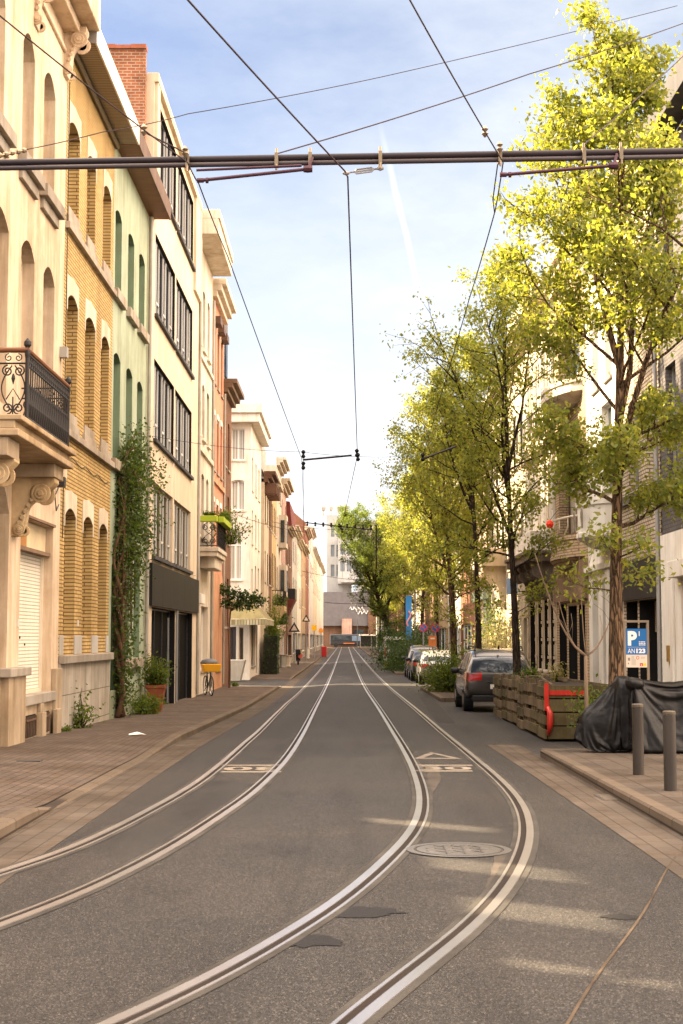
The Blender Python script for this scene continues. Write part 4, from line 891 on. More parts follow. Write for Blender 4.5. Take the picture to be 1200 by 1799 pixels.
for k in range(2):
    pts = [(1.0 + k * 1.6 + .28 * i, 354.9, 8.6 - k * .9 + .45 * math.sin(i * 1.9 + k)) for i in range(14)]; mb.tube(pts, .1, 4)
mb.build('script_lettering', P('sign_white', (.75, .73, .7), .6, 0), low)
st = thing('tram_shelter', 'low dark tram stop shelter with pale roof edge at the end of the street', 'tram stop shelter', (6, 345, -.55))
mb = MB(); mb.box(3.2, 11.5, 341, 344, 2.15, 2.45); mb.build('roof', P('shelter_roof', (.7, .67, .62), .6, .1), st)
mb = MB(); mb.box(3.6, 11, 343.4, 343.8, -.5, 2.1); mb.build('back_panel', P('shelter_dark', (.03, .03, .033), .4, .1), st)
mb = MB()
for x in (3.5, 6, 8.5, 11): mb.tube([(x, 341.3, -.6), (x, 341.3, 2.15)], .06, 6)
each(mb, 'post', frame_mat('grey'), st)
ca = thing('long_vehicle', 'dark long vehicle with a pale blue window crossing the far junction', 'vehicle', (1.0, 350, -.55))
mb = MB(); mb.box(-3.6, 5.0, 349, 351.6, -.1, 2.5); mb.build('body', P('bus_dark', (.035, .035, .04), .35, .1, 0, 0, 60, 0, .6), ca, bevel=.25)
mb = MB(); mb.box(1.6, 4.6, 348.9, 349.0, .9, 2.1); mb.build('windscreen', P('blue_glass', (.14, .19, .27), .1, .05), ca)
mb = MB(); mb.box(-3.2, 1.2, 348.9, 349.0, 1.1, 2.1); mb.build('side_window', GLASS(), ca)
mb = MB(); mb.box(-.4, 2.2, 348.85, 349.0, .25, .45); mb.build('orange_stripe', P('orange_paint', (.5, .16, .05), .5, .1), ca)
for x in (-2.2, 3.4): MB().lathe((x, 348.95, -.1), [(.5, 0), (.5, .3), (.25, .32)], 14, (0, 1, 0)).build('wheel', P('tyre_rubber', (.02, .02, .02), .8, .1), ca)

# ================================================================== right side
XR = 7.0; FRt = RIGHT(XR)
WR = P('white_painted_wall', (.70, .67, .62), .8, .08, .3, .1, 30)
DG = BRICK('dark_grey_brick', (.115, .105, .105), (.095, .088, .088), (.06, .055, .055), .23, .085, .012, .7, .2)
# white ground floor with dark grey brick above, at the edge of the photo
orr = [op(31.0, 32.0, 5.25, 7.6, 0, .2, frame='grey', sill='dark'), op(27.5, 28.8, 5.25, 7.6, 0, .2, frame='grey', sill='dark'), op(31.0, 32.0, 8.8, 11, 0, .2, frame='grey', sill='dark'), op(27.5, 28.8, 8.8, 11, 0, .2, frame='grey', sill='dark')]
r1 = house('dark_brick_house', 'house with dark grey brick upper floors over a white ground floor', FRt, 24.5, 32.6, DG, orr, 12.4)
g1 = [op(29.0, 30.6, -.3, 2.9, 0, .25, kind='door', frame='white', sill=None, mull=1, pane=P('white_door', (.6, .57, .52), .5, .1)), op(25.4, 28.0, .7, 2.8, 0, .25, frame='white', sill='white')]
wall(RIGHT(XR - .06), 24.52, 32.55, -.6, 3.95, g1, WR, r1, 'ground_floor_wall', depth=.055)
for o in g1: fill(RIGHT(XR - .06), o, r1)
mb = MB(); RIGHT(XR - .06).box(mb, 28.7, 30.9, 0, .22, 2.95, 3.3); RIGHT(XR - .06).box(mb, 31.2, 31.5, 0, .06, -.3, 3.0); mb.build('door_hood', WR, r1, bevel=.015)
mb = MB(); FRt.box(mb, 24.5, 32.58, 0, .16, 4.9, 5.1); mb.build('string_course', STONE('dark'), r1, bevel=.01); mb = MB(); FRt.box(mb, 24.5, 32.58, 0, .5, 12.4, 13.0); mb.build('cornice', STONE('dark'), r1, bevel=.01)
mb = MB(); RIGHT(XR - .06).box(mb, 31.75, 31.9, 0, .05, 1.2, 1.55); mb.build('letter_slot', P('brass', (.4, .25, .08), .35, .1, 0, 0, 60, .8), r1)
MB().tube([FRt.p(32.62, z, .1) for z in (-.1, 3, 6, 9, 12.4)], .05, 8).build('drainpipe', P('grey_pipe', (.25, .24, .23), .5, .1), r1)
# pale brick house with black shop fascia
PB = BRICK('pale_brick', (.56, .47, .36), (.48, .40, .30), (.15, .12, .09), .24, .088, .016, .8, .25, False, .8, .12)
o = [op(33.3, 34.2, 5.3, 7.5, .08, .22, frame='grey', sill=None), op(35.1, 36.3, 5.3, 7.5, .08, .22, frame='grey', sill=None), op(33.3, 34.2, 9, 11.2, .08, .22, frame='grey', sill=None), op(35.1, 36.3, 9, 11.2, .08, .22, frame='grey', sill=None),
     op(33.2, 35.3, -.4, 2.6, 0, .5, kind='shopfront', frame='dark', sill=None, mull=2, trans=.27), op(35.5, 36.9, -.4, 2.6, 0, .6, kind='door', frame='dark', sill=None, mull=0, pane=P('black_recess', (.002, .002, .002)), shade_lining=True)]
r2 = house('pale_brick_house', 'pale brick house with a blank black shop fascia', FRt, 32.7, 37.3, PB, o, 12.6)
mb = MB(); FRt.box(mb, 32.72, 37.28, 0, .12, 2.62, 3.56); mb.build('shop_fascia', P('black_board', (.018, .017, .018), .6, .15, 0, .2, 30, 0, 0, .2), r2)
mb = MB(); FRt.box(mb, 32.72, 37.28, 0, .08, 4.98, 5.2); mb.build('sill_band', P('dark_stone_band', (.13, .115, .1), .8, .2, .3), r2)
mb = MB(); FRt.box(mb, 33.25, 35.25, -.48, -.36, 1.85, 2.58); mb.build('roller_box', BRICK('beige_roller_shutter', (.5, .42, .3), (.48, .4, .29), (.2, .15, .1), 50, .05, .008, .5, .1, False, .6, .05), r2)
cornice(FRt, 32.72, 37.28, 12.6, 13.2, .5, STONE('cream'), r2)
# narrow white house with the rounded bay
o = [op(38.2, 38.9, -.0, 3.3, 0, .2, frame='grey', sill=None, mull=0, pane=P('frosted_glass', (.3, .3, .3), .25, .1)), op(39.6, 40.3, .0, 3.3, 0, .2, frame='grey', sill=None, mull=0, pane=P('frosted_glass', (.3, .3, .3), .25, .1)), op(41.0, 42.0, -.4, 3.3, 0, .25, kind='door', frame='white', sill=None, mull=0, pane=P('grey_door', (.25, .25, .25), .5, .1)),
     op(38.5, 40.1, 5.6, 8.0, 0, .2, mull=1), op(38.4, 39.4, 8.6, 10.9, 0, .2), op(40.4, 41.4, 8.6, 10.9, 0, .2)]
r3 = house('white_bay_house', 'narrow white house with a rounded white bay above tall slit windows', FRt, 37.3, 42.6, WR, o, 12.3)
def bay(parent, name, uc, hw, proj, z0, z1, mat, F_=FRt, n=16, base=True):
    mb = MB(); pts = [(uc - hw + 2 * hw * i / n, proj * math.sin(PI * i / n) ** .6) for i in range(n + 1)]
    def ring(z, k): return [F_.p(uc + (u - uc) * (.35 + .65 * k), z, v * k) for u, v in pts]
    rows = [ring(z0 - .25, .55), ring(z0, 1.04), ring(z0 + .12, 1.04), ring(z0 + .14, 1), ring(z1 - .14, 1), ring(z1 - .12, 1.05), ring(z1, 1.05)]
    m = n + 1
    mb.add([p for r in rows for p in r], [(j * m + i, j * m + i + 1, (j + 1) * m + i + 1, (j + 1) * m + i) for j in range(len(rows) - 1) for i in range(n)] + [tuple(range(m)), tuple(range((len(rows) - 1) * m, len(rows) * m))])
    return fix(mb.build(name, mat, parent))
b3 = bay(r3, 'bay', 39.3, 1.35, .8, 4.35, 5.3, WR)
mb = MB()
for k in (-1, 1): mb.tube([FRt.p(39.3 + k * .62 + .1 * math.cos(a), 4.85 + .24 * math.sin(a) * (1 + .2 * math.cos(3 * a)), .80) for a in np.linspace(0, 2 * PI, 18)], .02, 5)
each(mb, 'cartouche', STONE('stone'), b3)
mb = MB(); FRt.box(mb, 37.32, 42.58, 0, .14, 3.55, 3.72); FRt.box(mb, 37.32, 42.58, 0, .1, -.4, -.02); FRt.box(mb, 37.4, 38.1, 0, .07, -.02, 3.55); FRt.box(mb, 38.95, 39.5, 0, .07, -.02, 3.55); mb.build('moulding', WR, r3, bevel=.01)
cornice(FRt, 37.32, 42.58, 12.3, 12.9, .5, WR, r3)
# brown brick house with the large window and curved balcony rail
BB = BRICK('tan_brick', (.44, .33, .21), (.38, .28, .175), (.16, .12, .08), .24, .085, .014, .85, .3)
o = [op(43.4, 48.2, 4.9, 8.0, .3, .35, shade_lining=False, frame='brown', sill='brown', mull=2, fw=.14, pane=CURTAIN('net_curtain', (.55, .5, .4))), op(43.6, 48.0, 9.6, 12.0, .3, .3, frame='dark', sill='pale', mull=2, fw=.1),
     op(43.3, 44.4, -.4, 2.7, 0, .5, kind='door', shade_lining=True, frame='brown', sill=None, mull=0, pane=P('grey_panel_door', (.13, .12, .11), .5, .2)), op(44.8, 46.5, -.1, 2.7, 0, .35, shade_lining=True, frame='brown', sill='brown', mull=1, trans=.3), op(46.9, 48.5, -.4, 2.8, 0, .8, kind='door', frame='dark', sill=None, mull=0, pane=P('black_recess', (.002, .002, .002)), shade_lining=True)]
r4 = house('tan_brick_house', 'tan brick house with a very wide brown framed window over a brown ground floor', FRt, 42.6, 49.1, BB, o, 13.0)
mb = MB(); FRt.box(mb, 42.62, 49.08, 0, .1, 2.85, 4.0); mb.build('fascia', P('brown_fascia', (.2, .13, .085), .7, .2, .4), r4)
bay(r4, 'curved_balcony', 45.8, 2.6, .55, 4.1, 4.75, BB)
mb = MB(); pts = [FRt.p(43.2 + 5.2 * i / 20, 5.3, .55 * math.sin(PI * i / 20) ** .6 + .02) for i in range(21)]
mb.tube(pts, .03, 6); 
for i in range(0, 20, 3): mb.tube([pts[i], pts[i] - Vector((0, 0, .3)), pts[i + 1] - Vector((0, 0, .5))], .018, 5)
mb.build('balcony_rail', frame_mat('cream'), r4)
bay(r4, 'upper_bay', 45.8, 2.6, .8, 9.0, 9.4, P('far_pale', (0.484, 0.429, 0.351)))
cornice(FRt, 42.62, 49.08, 13.0, 13.7, .5, STONE('cream'), r4)
# grey stone house with ribbed pilasters and a corbelled bay
GS = P('grey_limestone', (.58, .50, .39), .85, .15, .5, .25, 25)
cols = ((49.9, 50.9), (52.1, 53.1), (54.4, 55.4))
o = grid(cols, ((5.2, 7.7), (9.3, 11.6)), rise=0, depth=.25, frame='white', sill='pale', trans=.3) + [op(49.6, 50.5, .6, 3.2, 0, .2, frame='dark', sill='pale', mull=0, shade_lining=True), op(51.1, 52.1, .6, 3.2, 0, .2, frame='dark', sill='pale', mull=0, shade_lining=True), op(52.75, 53.75, .6, 3.2, 0, .2, frame='dark', sill='pale', mull=0, shade_lining=True), op(54.7, 56.1, -.5, 3.2, 0, .35, shade_lining=True, kind='door', frame='dark', sill=None, mull=1, pane=P('dark_door', (.06, .05, .045), .5, .1))]
r5 = house('pilaster_house', 'pale stone house with beaded pilasters and dark scrolled brackets under its bay', FRt, 49.1, 56.8, GS, o, 13.2)
mb = MB()
for u in (49.35, 50.75, 52.4, 54.1, 56.4):
    FRt.box(mb, u - .1, u + .1, 0, .035, .3, 3.3)
    for i in range(6):
        z = -.2 + i * .6; FRt.box(mb, u - .15, u + .15, 0, .075, z, z + .1); FRt.box(mb, u - .12, u + .12, 0, .06, z + .13, z + .48)
each(mb, 'pilaster', GS, r5)
mb = MB(); FRt.box(mb, 49.12, 56.78, 0, .12, -.6, .3); mb.build('plinth', GS, r5, bevel=.02)
for u in (49.6, 51.2, 53.2, 55.0): corbel(FRt, u, u + .4, .75, 3.0, 4.25, P('dark_console', (.16, .13, .105), .85, .2, .4), r5)
mb = MB(); FRt.box(mb, 49.3, 55.8, 0, .9, 4.26, 4.5); FRt.box(mb, 49.2, 55.9, 0, .98, 4.5, 4.62); mb.build('balcony', P('dark_console', (.16, .13, .105)), r5, bevel=.02)
bp = MB(); FRt.box(bp, 49.5, 55.6, .0, .8, 4.625, 5.3); bp.build('bay_parapet', P('white_stucco', (.75, .71, .64), .8, .08, .25), r5, bevel=.02)
mb = MB()
for u in (49.3, 51.45, 53.7, 55.9):
    for z0, z1 in ((5.3, 8.0), (9.2, 11.9)): FRt.box(mb, u - .2, u + .2, 0, .1, z0, z1); FRt.box(mb, u - .05, u + .05, .1, .16, z0, z1)
each(mb, 'upper_pilaster', P('white_stucco', (.75, .71, .64)), r5, bevel=.01)
mb = MB(); FRt.box(mb, 49.2, 56.7, 0, .3, 8.2, 8.6); FRt.box(mb, 49.2, 56.7, 0, .7, 13.2, 13.9); each(mb, 'cornice', GS, r5, bevel=.03)
mb = MB()
for i in range(16): u = 49.4 + i * .42; mb.tube([FRt.p(u, 8.62, .5), FRt.p(u, 9.4, .5)], .02, 4)
mb.tube([FRt.p(49.4, 9.42, 0), FRt.p(49.4, 9.42, .5), FRt.p(55.8, 9.42, .5)], .03, 5); mb.build('upper_railing', IRONW, r5)
specr = [('cream_house', 'cream house with ivy growing on its wall behind the second street tree', 56.8, 64, 'cream', 12.8), ('corbel_house', 'cream house with a scrolled stone console beside the ivy wall', 64, 71, 'pale', 12.2), ('green_shop', 'pink house over a pale green ground floor behind the trees', 71, 80, 'pink', 12.5), ('brick_house', 'red brick house behind the row of street trees', 80, 90, 'red', 13), ('white_house', 'white house half hidden by the street trees', 90, 101, 'white', 12),
         ('ochre_house', 'ochre house half hidden by the farther street trees', 101, 115, 'ochre', 13), ('brick_house', 'brown brick house half hidden by the farthest trees', 115, 135, 'brown', 12.5), ('pale_house', 'pale terrace behind the leaning tree', 135, 175, 'pale', 12.5), ('brick_house', 'long far brick terrace beyond the leaning tree', 175, 240, 'red', 12.5), ('white_house', 'far white terrace on the tree side', 240, 335, 'white', 12)]
for nm, lb, a, b, c, top in specr:
    h = row_house(1, nm, lb, XR, a, b, PAL[c], ((8.6, 10.8), (4.6, 7.2)), max(3, int((b - a) / 3.2)), top, (.6, .5, PAL['cream']), 2.5, win_w=1.15, surround='pale' if c in 'cream pale' else None)
    if 'corbel' in nm:
        corbel(RIGHT(XR), 64.5, 65.2, 1.0, 3.0, 4.8, PAL['cream'], h); mb = MB(); RIGHT(XR).box(mb, 64.2, 70, 0, 1.1, 4.8, 5.6); mb.build('bay', PAL['cream'], h, bevel=.03)
    if 'green' in nm: mb = MB(); RIGHT(XR).box(mb, 71.05, 71.4, 0, .1, -.5, 3.6); RIGHT(XR).box(mb, 72.6, 74.0, 0, .1, -.5, 3.6); RIGHT(XR).box(mb, 71.05, 79.9, 0, .18, 3.6, 4.1); mb.build('shop_surround', P('mint_green', (.36, .42, .3), .7, .1, .3), h)
# spire beyond the roofs
sp = at(852, 500, 250); tag(MB().lathe((sp.x, 250, 0), [(2.2, 0), (2.2, 26), (2.4, 26.2), (1.15, 38), (1.2, 39.5), (.8, 40), (.06, sp.z)], 8).build('church_spire', P('slate_spire', (.3, .33, .37), .6, .1)), 'slender blue grey spire rising behind the street trees', 'church spire')
# --- added unseen block, its openings cut to shape sun patches on the road
NB = thing('added_shade_block', 'unseen added block with a loggia across the crossing', 'building', (-14, 17, 0))
mb = MB(); mb.box(-20, -12, 6, 30, -.5, 9.2); mb.build('wall', PAL['brown'], NB)
mb = MB(); mb.box(-12.3, -12.02, 6, 30, 11.75, 14.6)
gaps = []
for x, y, w, hgt in ((.25, 16.4, .62, 1.2), (.95, 14.0, .6, 1.15), (1.55, 11.1, .8, 1.45), (1.75, 9.2, .85, 1.6), (1.5, 7.75, .4, 1.0)):
    gaps.append((y + .75 * (x + 12), w, gz(x, y) + (x + 12) * 1.25 * math.tan(math.radians(34)), hgt))
gaps.sort(); yy = 6
for g, w, z, hg in gaps:
    mb.box(-12.3, -12.02, yy, g - w / 2, 9.2, 11.75); mb.box(-12.3, -12.02, g - w / 2, g + w / 2, 9.2, z - hg / 2); mb.box(-12.3, -12.02, g - w / 2, g + w / 2, z + hg / 2, 11.75); yy = g + w / 2
mb.box(-12.3, -12.02, yy, 30, 9.2, 11.75); mb.build('baffle', PAL['cream'], NB)
# ================================================================== trees and plants
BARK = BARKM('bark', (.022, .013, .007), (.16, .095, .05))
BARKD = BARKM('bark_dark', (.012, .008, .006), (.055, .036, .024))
LF1 = LEAF('leaf_spring', (.10, .13, .024), (.21, .205, .042), .55)
LF2 = LEAF('leaf_green', (.05, .085, .012), (.10, .125, .02), .45)
LFD = LEAF('leaf_dark', (.02, .042, .01), (.045, .075, .016), .3)
def leaf_mesh(name, pts, size, mat, seed, droop=.3):
    """one small folded leaf per point"""
    rg = np.random.default_rng(seed); n = len(pts); c = np.asarray(pts)
    a = rg.normal(size=(n, 3)); a[:, 2] -= droop; a /= np.linalg.norm(a, axis=1)[:, None]
    b = np.cross(a, rg.normal(size=(n, 3))); b /= np.linalg.norm(b, axis=1)[:, None]
    nn = np.cross(a, b); s = size * rg.uniform(.5, 1.4, n)[:, None]
    v = np.stack([c - a * s * .5, c + b * s * .3 + nn * s * .08 - a * s * .05, c + a * s * .55, c - b * s * .3 + nn * s * .08 - a * s * .05], 1).reshape(-1, 3)
    me = bpy.data.meshes.new(name); me.vertices.add(4 * n); me.vertices.foreach_set('co', v.ravel())
    me.loops.add(4 * n); me.loops.foreach_set('vertex_index', np.arange(4 * n, dtype=np.int32))
    me.polygons.add(n); me.polygons.foreach_set('loop_start', np.arange(0, 4 * n, 4, dtype=np.int32)); me.polygons.foreach_set('loop_total', np.full(n, 4, dtype=np.int32))
    me.materials.append(mat); me.update(); me.validate(); return me
def tree_parts(seed, H, RAD, cb, tr, nleaf, lean=(0, 0), size=.1, low=0, dens=1.0, fork=True):
    rg = np.random.default_rng(seed); mb = MB(); tips = []
    def rnd(s=1.0): return Vector(rg.normal(size=3)) * s
    n = 16; tp = []
    for i in range(n + 1):
        t = i / n; w = Vector((math.sin(t * 5 + seed) * .10 * t, math.cos(t * 4.2 + seed) * .10 * t, 0))
        tp.append(Vector((lean[0] * t ** 1.5, lean[1] * t ** 1.5, H * .95 * t)) + w)
    rad = [tr * (1.25 - .25 * min(1, i * 3 / n)) * max(.06, (1 - (i / n)) ** .8) if i else tr * 1.35 for i in range(n + 1)]
    mb.tube(tp, rad, 10)
    def trunk_at(z):
        t = min(.999, z / (H * .95)) * n; i = int(t); return tp[i].lerp(tp[i + 1], t - i)
    def grow(p, d, L, r, lvl):
        k = 5 if lvl == 0 else 4; pts = [p]; q = p; dd = d.normalized()
        for i in range(k):
            dd = (dd + rnd(.13) + Vector((0, 0, .10 if lvl == 0 else .03))).normalized(); q = q + dd * L / k; pts.append(q)
        mb.tube(pts, [r * (1 - .8 * i / k) for i in range(k + 1)], 5 if lvl == 0 else 4 if lvl == 1 else 3, cap=False)
        if lvl < 2:
            m = int((5 if lvl == 0 else 4) + L * (1.6 if lvl == 0 else 1.2))
            for j in range(m):
                t = .25 + .75 * (j + rg.random()) / m; i = min(k - 1, int(t * k)); b = pts[i].lerp(pts[i + 1], t * k - i)
                nd = (pts[i + 1] - pts[i]).normalized(); side = nd.cross(rnd()).normalized()
                grow(b, nd * .55 + side * .8 + Vector((0, 0, .2)), L * rg.uniform(.28, .5) * (1.1 - .45 * t), r * .42, lvl + 1)
        if lvl >= 1:
            for i in range(1, k + 1): tips.append((pts[i], .6 if i < k else 1.0))
    nb = int((H - cb) * 3.0)
    for i in range(nb):
        t = (i + rg.random()) / nb; z = cb + (H * .93 - cb) * t
        prof = (math.sin(PI * min(1, .16 + .86 * t)) ** .75) if t < .97 else .2
        L = RAD * prof * rg.uniform(.72, 1.15); az = i * 2.399 + rg.uniform(-.5, .5); el = math.radians(18 + 44 * t + rg.uniform(-10, 12))
        d = Vector((math.cos(az) * math.cos(el), math.sin(az) * math.cos(el), math.sin(el)))
        grow(trunk_at(z), d, L / max(.55, math.cos(el) + .15), tr * .34 * (1 - .6 * t), 0)
    if fork:
        for j in range(3):
            az = j * 2.1 + seed; z = cb + (H - cb) * (.12 + .1 * j); d = Vector((math.cos(az) * .42, math.sin(az) * .42, 1))
            grow(trunk_at(z), d, (H - z) * .72, tr * .5, 0)
    for j in range(low):
        az = rg.uniform(0, 6.28); grow(trunk_at(cb * rg.uniform(.75, 1)), Vector((math.cos(az), math.sin(az), .25)), RAD * .4, tr * .15, 1)
    P0 = np.array([tuple(p) for p, w in tips]); W = np.array([w for p, w in tips]); W = W * rg.uniform(.1, 1.0, len(W)) ** 2; W /= W.sum()
    idx = rg.choice(len(P0), nleaf, p=W); pts = P0[idx] + rg.normal(size=(nleaf, 3)) * np.array([.095, .095, .08]) * (1 + RAD * .12)
    return mb, pts
def make_tree(name, label, loc, seed, H, RAD, cb, tr, nleaf, lean=(0, 0), size=.1, leaf=LF1, bark=BARK, low=0, group='street trees along the parking side'):
    root = thing(name, label, 'tree', loc, 0, group); mb, pts = tree_parts(seed, H, RAD, cb, tr, nleaf, lean, size, low)
    mb.v = [(v[0] + loc[0], v[1] + loc[1], v[2] + loc[2]) for v in mb.v]
    mb.build('trunk', bark, root, smooth=True)
    me = leaf_mesh('crown', pts, size, leaf, seed + 50); o = bpy.data.objects.new('crown', me); COL.objects.link(o); o.parent = root
    return root
def tl(x, y): return (x, y, pave(x, y) - .03)
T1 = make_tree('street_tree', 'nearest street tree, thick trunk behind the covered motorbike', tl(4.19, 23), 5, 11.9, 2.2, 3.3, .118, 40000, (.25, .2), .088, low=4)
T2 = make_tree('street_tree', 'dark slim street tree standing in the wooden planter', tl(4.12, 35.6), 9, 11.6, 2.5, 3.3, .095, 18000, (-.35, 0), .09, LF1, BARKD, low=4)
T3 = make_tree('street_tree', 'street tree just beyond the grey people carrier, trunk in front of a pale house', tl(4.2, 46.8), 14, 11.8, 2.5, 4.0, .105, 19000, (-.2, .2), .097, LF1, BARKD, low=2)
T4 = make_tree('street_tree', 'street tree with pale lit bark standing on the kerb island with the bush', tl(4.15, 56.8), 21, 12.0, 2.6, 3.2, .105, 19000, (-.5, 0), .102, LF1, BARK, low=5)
far_trees = [(5.3, 72, 0, 1.0, 'street tree on the pavement beside the parked white car'), (5.2, 85, 1, 1.08, 'street tree beside the orange sign'), (5.0, 97, 2, 1.1, 'street tree beside the blue banner'), (4.6, 111, 0, 1.08, 'street tree behind the big round bush'), (4.5, 152, 1, 1.1, 'far street tree just past the leaning one'), (4.6, 176, 2, 1.1, 'farthest but one street tree on the parking side'), (4.8, 205, 0, 1.1, 'farthest street tree on the parking side')]
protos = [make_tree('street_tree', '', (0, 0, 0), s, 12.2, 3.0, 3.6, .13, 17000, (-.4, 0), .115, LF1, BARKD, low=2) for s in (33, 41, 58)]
used = set()
for k, (x, y, i, sc, lb) in enumerate(far_trees):
    o = protos[i] if i not in used else copy_tree(protos[i]); used.add(i)
    o.location = tl(x, y); o.rotation_euler = (0, 0, k * 1.7 if k else .3); o.scale = (sc, sc, sc); o['label'] = lb
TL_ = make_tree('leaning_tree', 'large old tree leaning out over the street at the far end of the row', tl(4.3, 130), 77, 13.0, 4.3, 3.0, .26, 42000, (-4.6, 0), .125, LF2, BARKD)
# bushes and plants
def bush(name, label, cat, loc, rx, ry, h, n, size, mat, seed, stems=9, group=None, flat=.5):
    root = thing(name, label, cat, loc, 0, group); rg = np.random.default_rng(seed); mb = MB(); tips = []
    L = Vector(loc)
    for i in range(stems):
        az = rg.uniform(0, 6.28); r = rg.uniform(.2, 1) ** .6; e = Vector((rx * r * math.cos(az), ry * r * math.sin(az), h * rg.uniform(.45, 1) * (1.15 - .5 * r)))
        pts = [L + Vector((e.x * .15, e.y * .15, 0))]
        for t in (.3, .6, 1): pts.append(L + Vector((e.x * t ** 1.2, e.y * t ** 1.2, e.z * t)) + Vector(rg.normal(size=3)) * .04 * h)
        mb.tube(pts, [.02, .016, .011, .004], 4, cap=False)
        for t in np.linspace(.25, 1, 7): j = min(2, int(t * 3)); tips.append(tuple(pts[j].lerp(pts[j + 1], t * 3 - j) - L if t < 1 else pts[3] - L))
    mb.build('stems', BARKD, root)
    P0 = np.array(tips); idx = rg.integers(0, len(P0), n); sp = .13 * (rx + ry + h) / 3 * 1.6
    pts = P0[idx] + rg.normal(size=(n, 3)) * sp * np.array([1, 1, .8]); pts[:, 2] = np.abs(pts[:, 2]) + .02
    me = leaf_mesh('foliage', pts, size, mat, seed + 9); o = bpy.data.objects.new('foliage', me); COL.objects.link(o); o.parent = root; return root
bush('bush', 'dense leafy bush on the kerb island between the people carrier and the white car', 'bush', tl(3.75, 52.5), 1.0, 2.2, 1.5, 9000, .08, LF2, 4, 34)
bush('bush', 'big dark round bush beyond the parked cars', 'bush', tl(4.0, 92), 1.6, 6, 2.7, 14000, .11, LFD, 5, 60)
bush('bush', 'tall dark bush under the leaning tree', 'bush', tl(4.6, 127.5), 2.0, 2.0, 4.8, 11000, .14, LFD, 6, 44)
bush('yellow_shrub', 'small bright yellow green shrub at the kerb beside the far parked cars', 'shrub', tl(3.1, 103), .35, .5, .9, 500, .12, LF1, 7, 8)
bush('flowering_shrub', 'tall shrub covered in cream white blossom against the house wall', 'shrub', tl(6.35, 60.5), .7, 1.6, 3.7, 4200, .1, LEAF('blossom', (.62, .55, .42), (.45, .42, .24), .35), 8, 30)
bush('ivy', 'green ivy climbing the cream house wall', 'ivy', tl(6.7, 65.4), .45, 1.0, 4.6, 4200, .11, LF2, 10, 30)
# climbing plant on the green house
root = thing('climbing_plant', 'overgrown climbing plant on the green house with a thick twisted stem', 'climbing plant', tl(-5.2, 34.6)); rg = np.random.default_rng(3); mb = MB(); tips = []
for k in range(4):
    pts = [Vector((-5.28 + .10 * math.sin(t * 3 + k * 2), 34.55 + .10 * k + .22 * math.sin(t * 1.3 + k), -.12 + t)) for t in np.linspace(0, 5.6, 20)]
    mb.tube(pts, [.075 - .003 * i for i in range(20)], 6)
    for p in pts[4:]: tips += [p] * 1
    for p in pts[1:5]: tips += [p + Vector((.1, .1, 0))] * 2
for k in range(26):
    z = 3.6 + rg.random() * 2.2; a = Vector((-5.28, 34.7, z)); b = a + Vector((rg.uniform(.1, .5), rg.uniform(.1, 2.2), rg.uniform(-.6, 1.0)))
    if k > 21: b = a + Vector((.4, rg.uniform(3.2, 4.8), rg.uniform(.5, 1.2)))
    pts = [a.lerp(b, t) + Vector((0, 0, .35 * math.sin(PI * t))) for t in np.linspace(0, 1, 6)]; mb.tube(pts, .014, 4, cap=False); tips += pts[1:] * (3 if z > 3.9 else 2)
for k in range(22):
    a = Vector((-5.2, 34.4 + rg.random() * 1.7, 4.6 + rg.random() * .6)); pts = [a + Vector((.12 * math.sin(k), .2 * math.sin(k * 2.0) * t, -t * rg.uniform(1.2, 3.6))) for t in np.linspace(0, 1, 8)]; mb.tube(pts, .01, 3, cap=False); tips += pts
for k in range(14): a = Vector((-5.25, 34.3 + rg.random() * 1.0, rg.random() * 2.2)); tips += [a, a + Vector((.15, .3, .1))]
mb.build('stem', P('vine_bark', (.13, .07, .04), .9, .4, .3, .8, 30), root, smooth=True)
P0 = np.array([tuple(t - root.location) for t in tips]); n = 9500; pts = P0[rg.integers(0, len(P0), n)] + rg.normal(size=(n, 3)) * np.array([.14, .2, .2]); pts[:, 0] = np.maximum(pts[:, 0], -.17)
me = leaf_mesh('foliage', pts, .085, LEAF('leaf_climber', (.03, .055, .012), (.075, .105, .02), .4), 12); o = bpy.data.objects.new('foliage', me); COL.objects.link(o); o.parent = root
# pot and shrubs by the office entrance
px, py = -4.95, 39.0; zz = pave(px, py); pot = tag(MB().lathe((px, py, zz), [(.2, 0), (.33, .62), (.36, .62), (.36, .7), (.31, .7), (.30, .6)], 4).build('plant_pot', P('terracotta_pot', (.32, .09, .045), .8, .2, .3), bevel=.01), 'square tapered terracotta red pot beside the black office entrance', 'plant pot')
bush('potted_shrub', 'round light green shrub growing in the terracotta red pot', 'shrub', (px, py, zz + .6), .42, .42, .95, 2600, .06, LF2, 20, 22)
bush('fern_clump', 'low dark ferny plant at the foot of the green house', 'plant', tl(-5.0, 37.2), .35, .8, .6, 1200, .08, LF2, 22, 16)
bush('wall_plant', 'straggly young plant sprouting from the pavement at the yellow brick house', 'plant', tl(-5.2, 29.5), .22, .5, .95, 330, .075, LF2, 23, 9)
bush('weed_tuft', 'small tuft of weeds at the corner of the cream house', 'weed', tl(-5.25, 28.0), .12, .2, .14, 160, .05, LF2, 24, 6)
bush('weed_tuft', 'tuft of weeds at the corner of the brown brick house', 'weed', tl(-5.1, 69.0), .2, .5, .3, 260, .07, LF2, 25, 6)
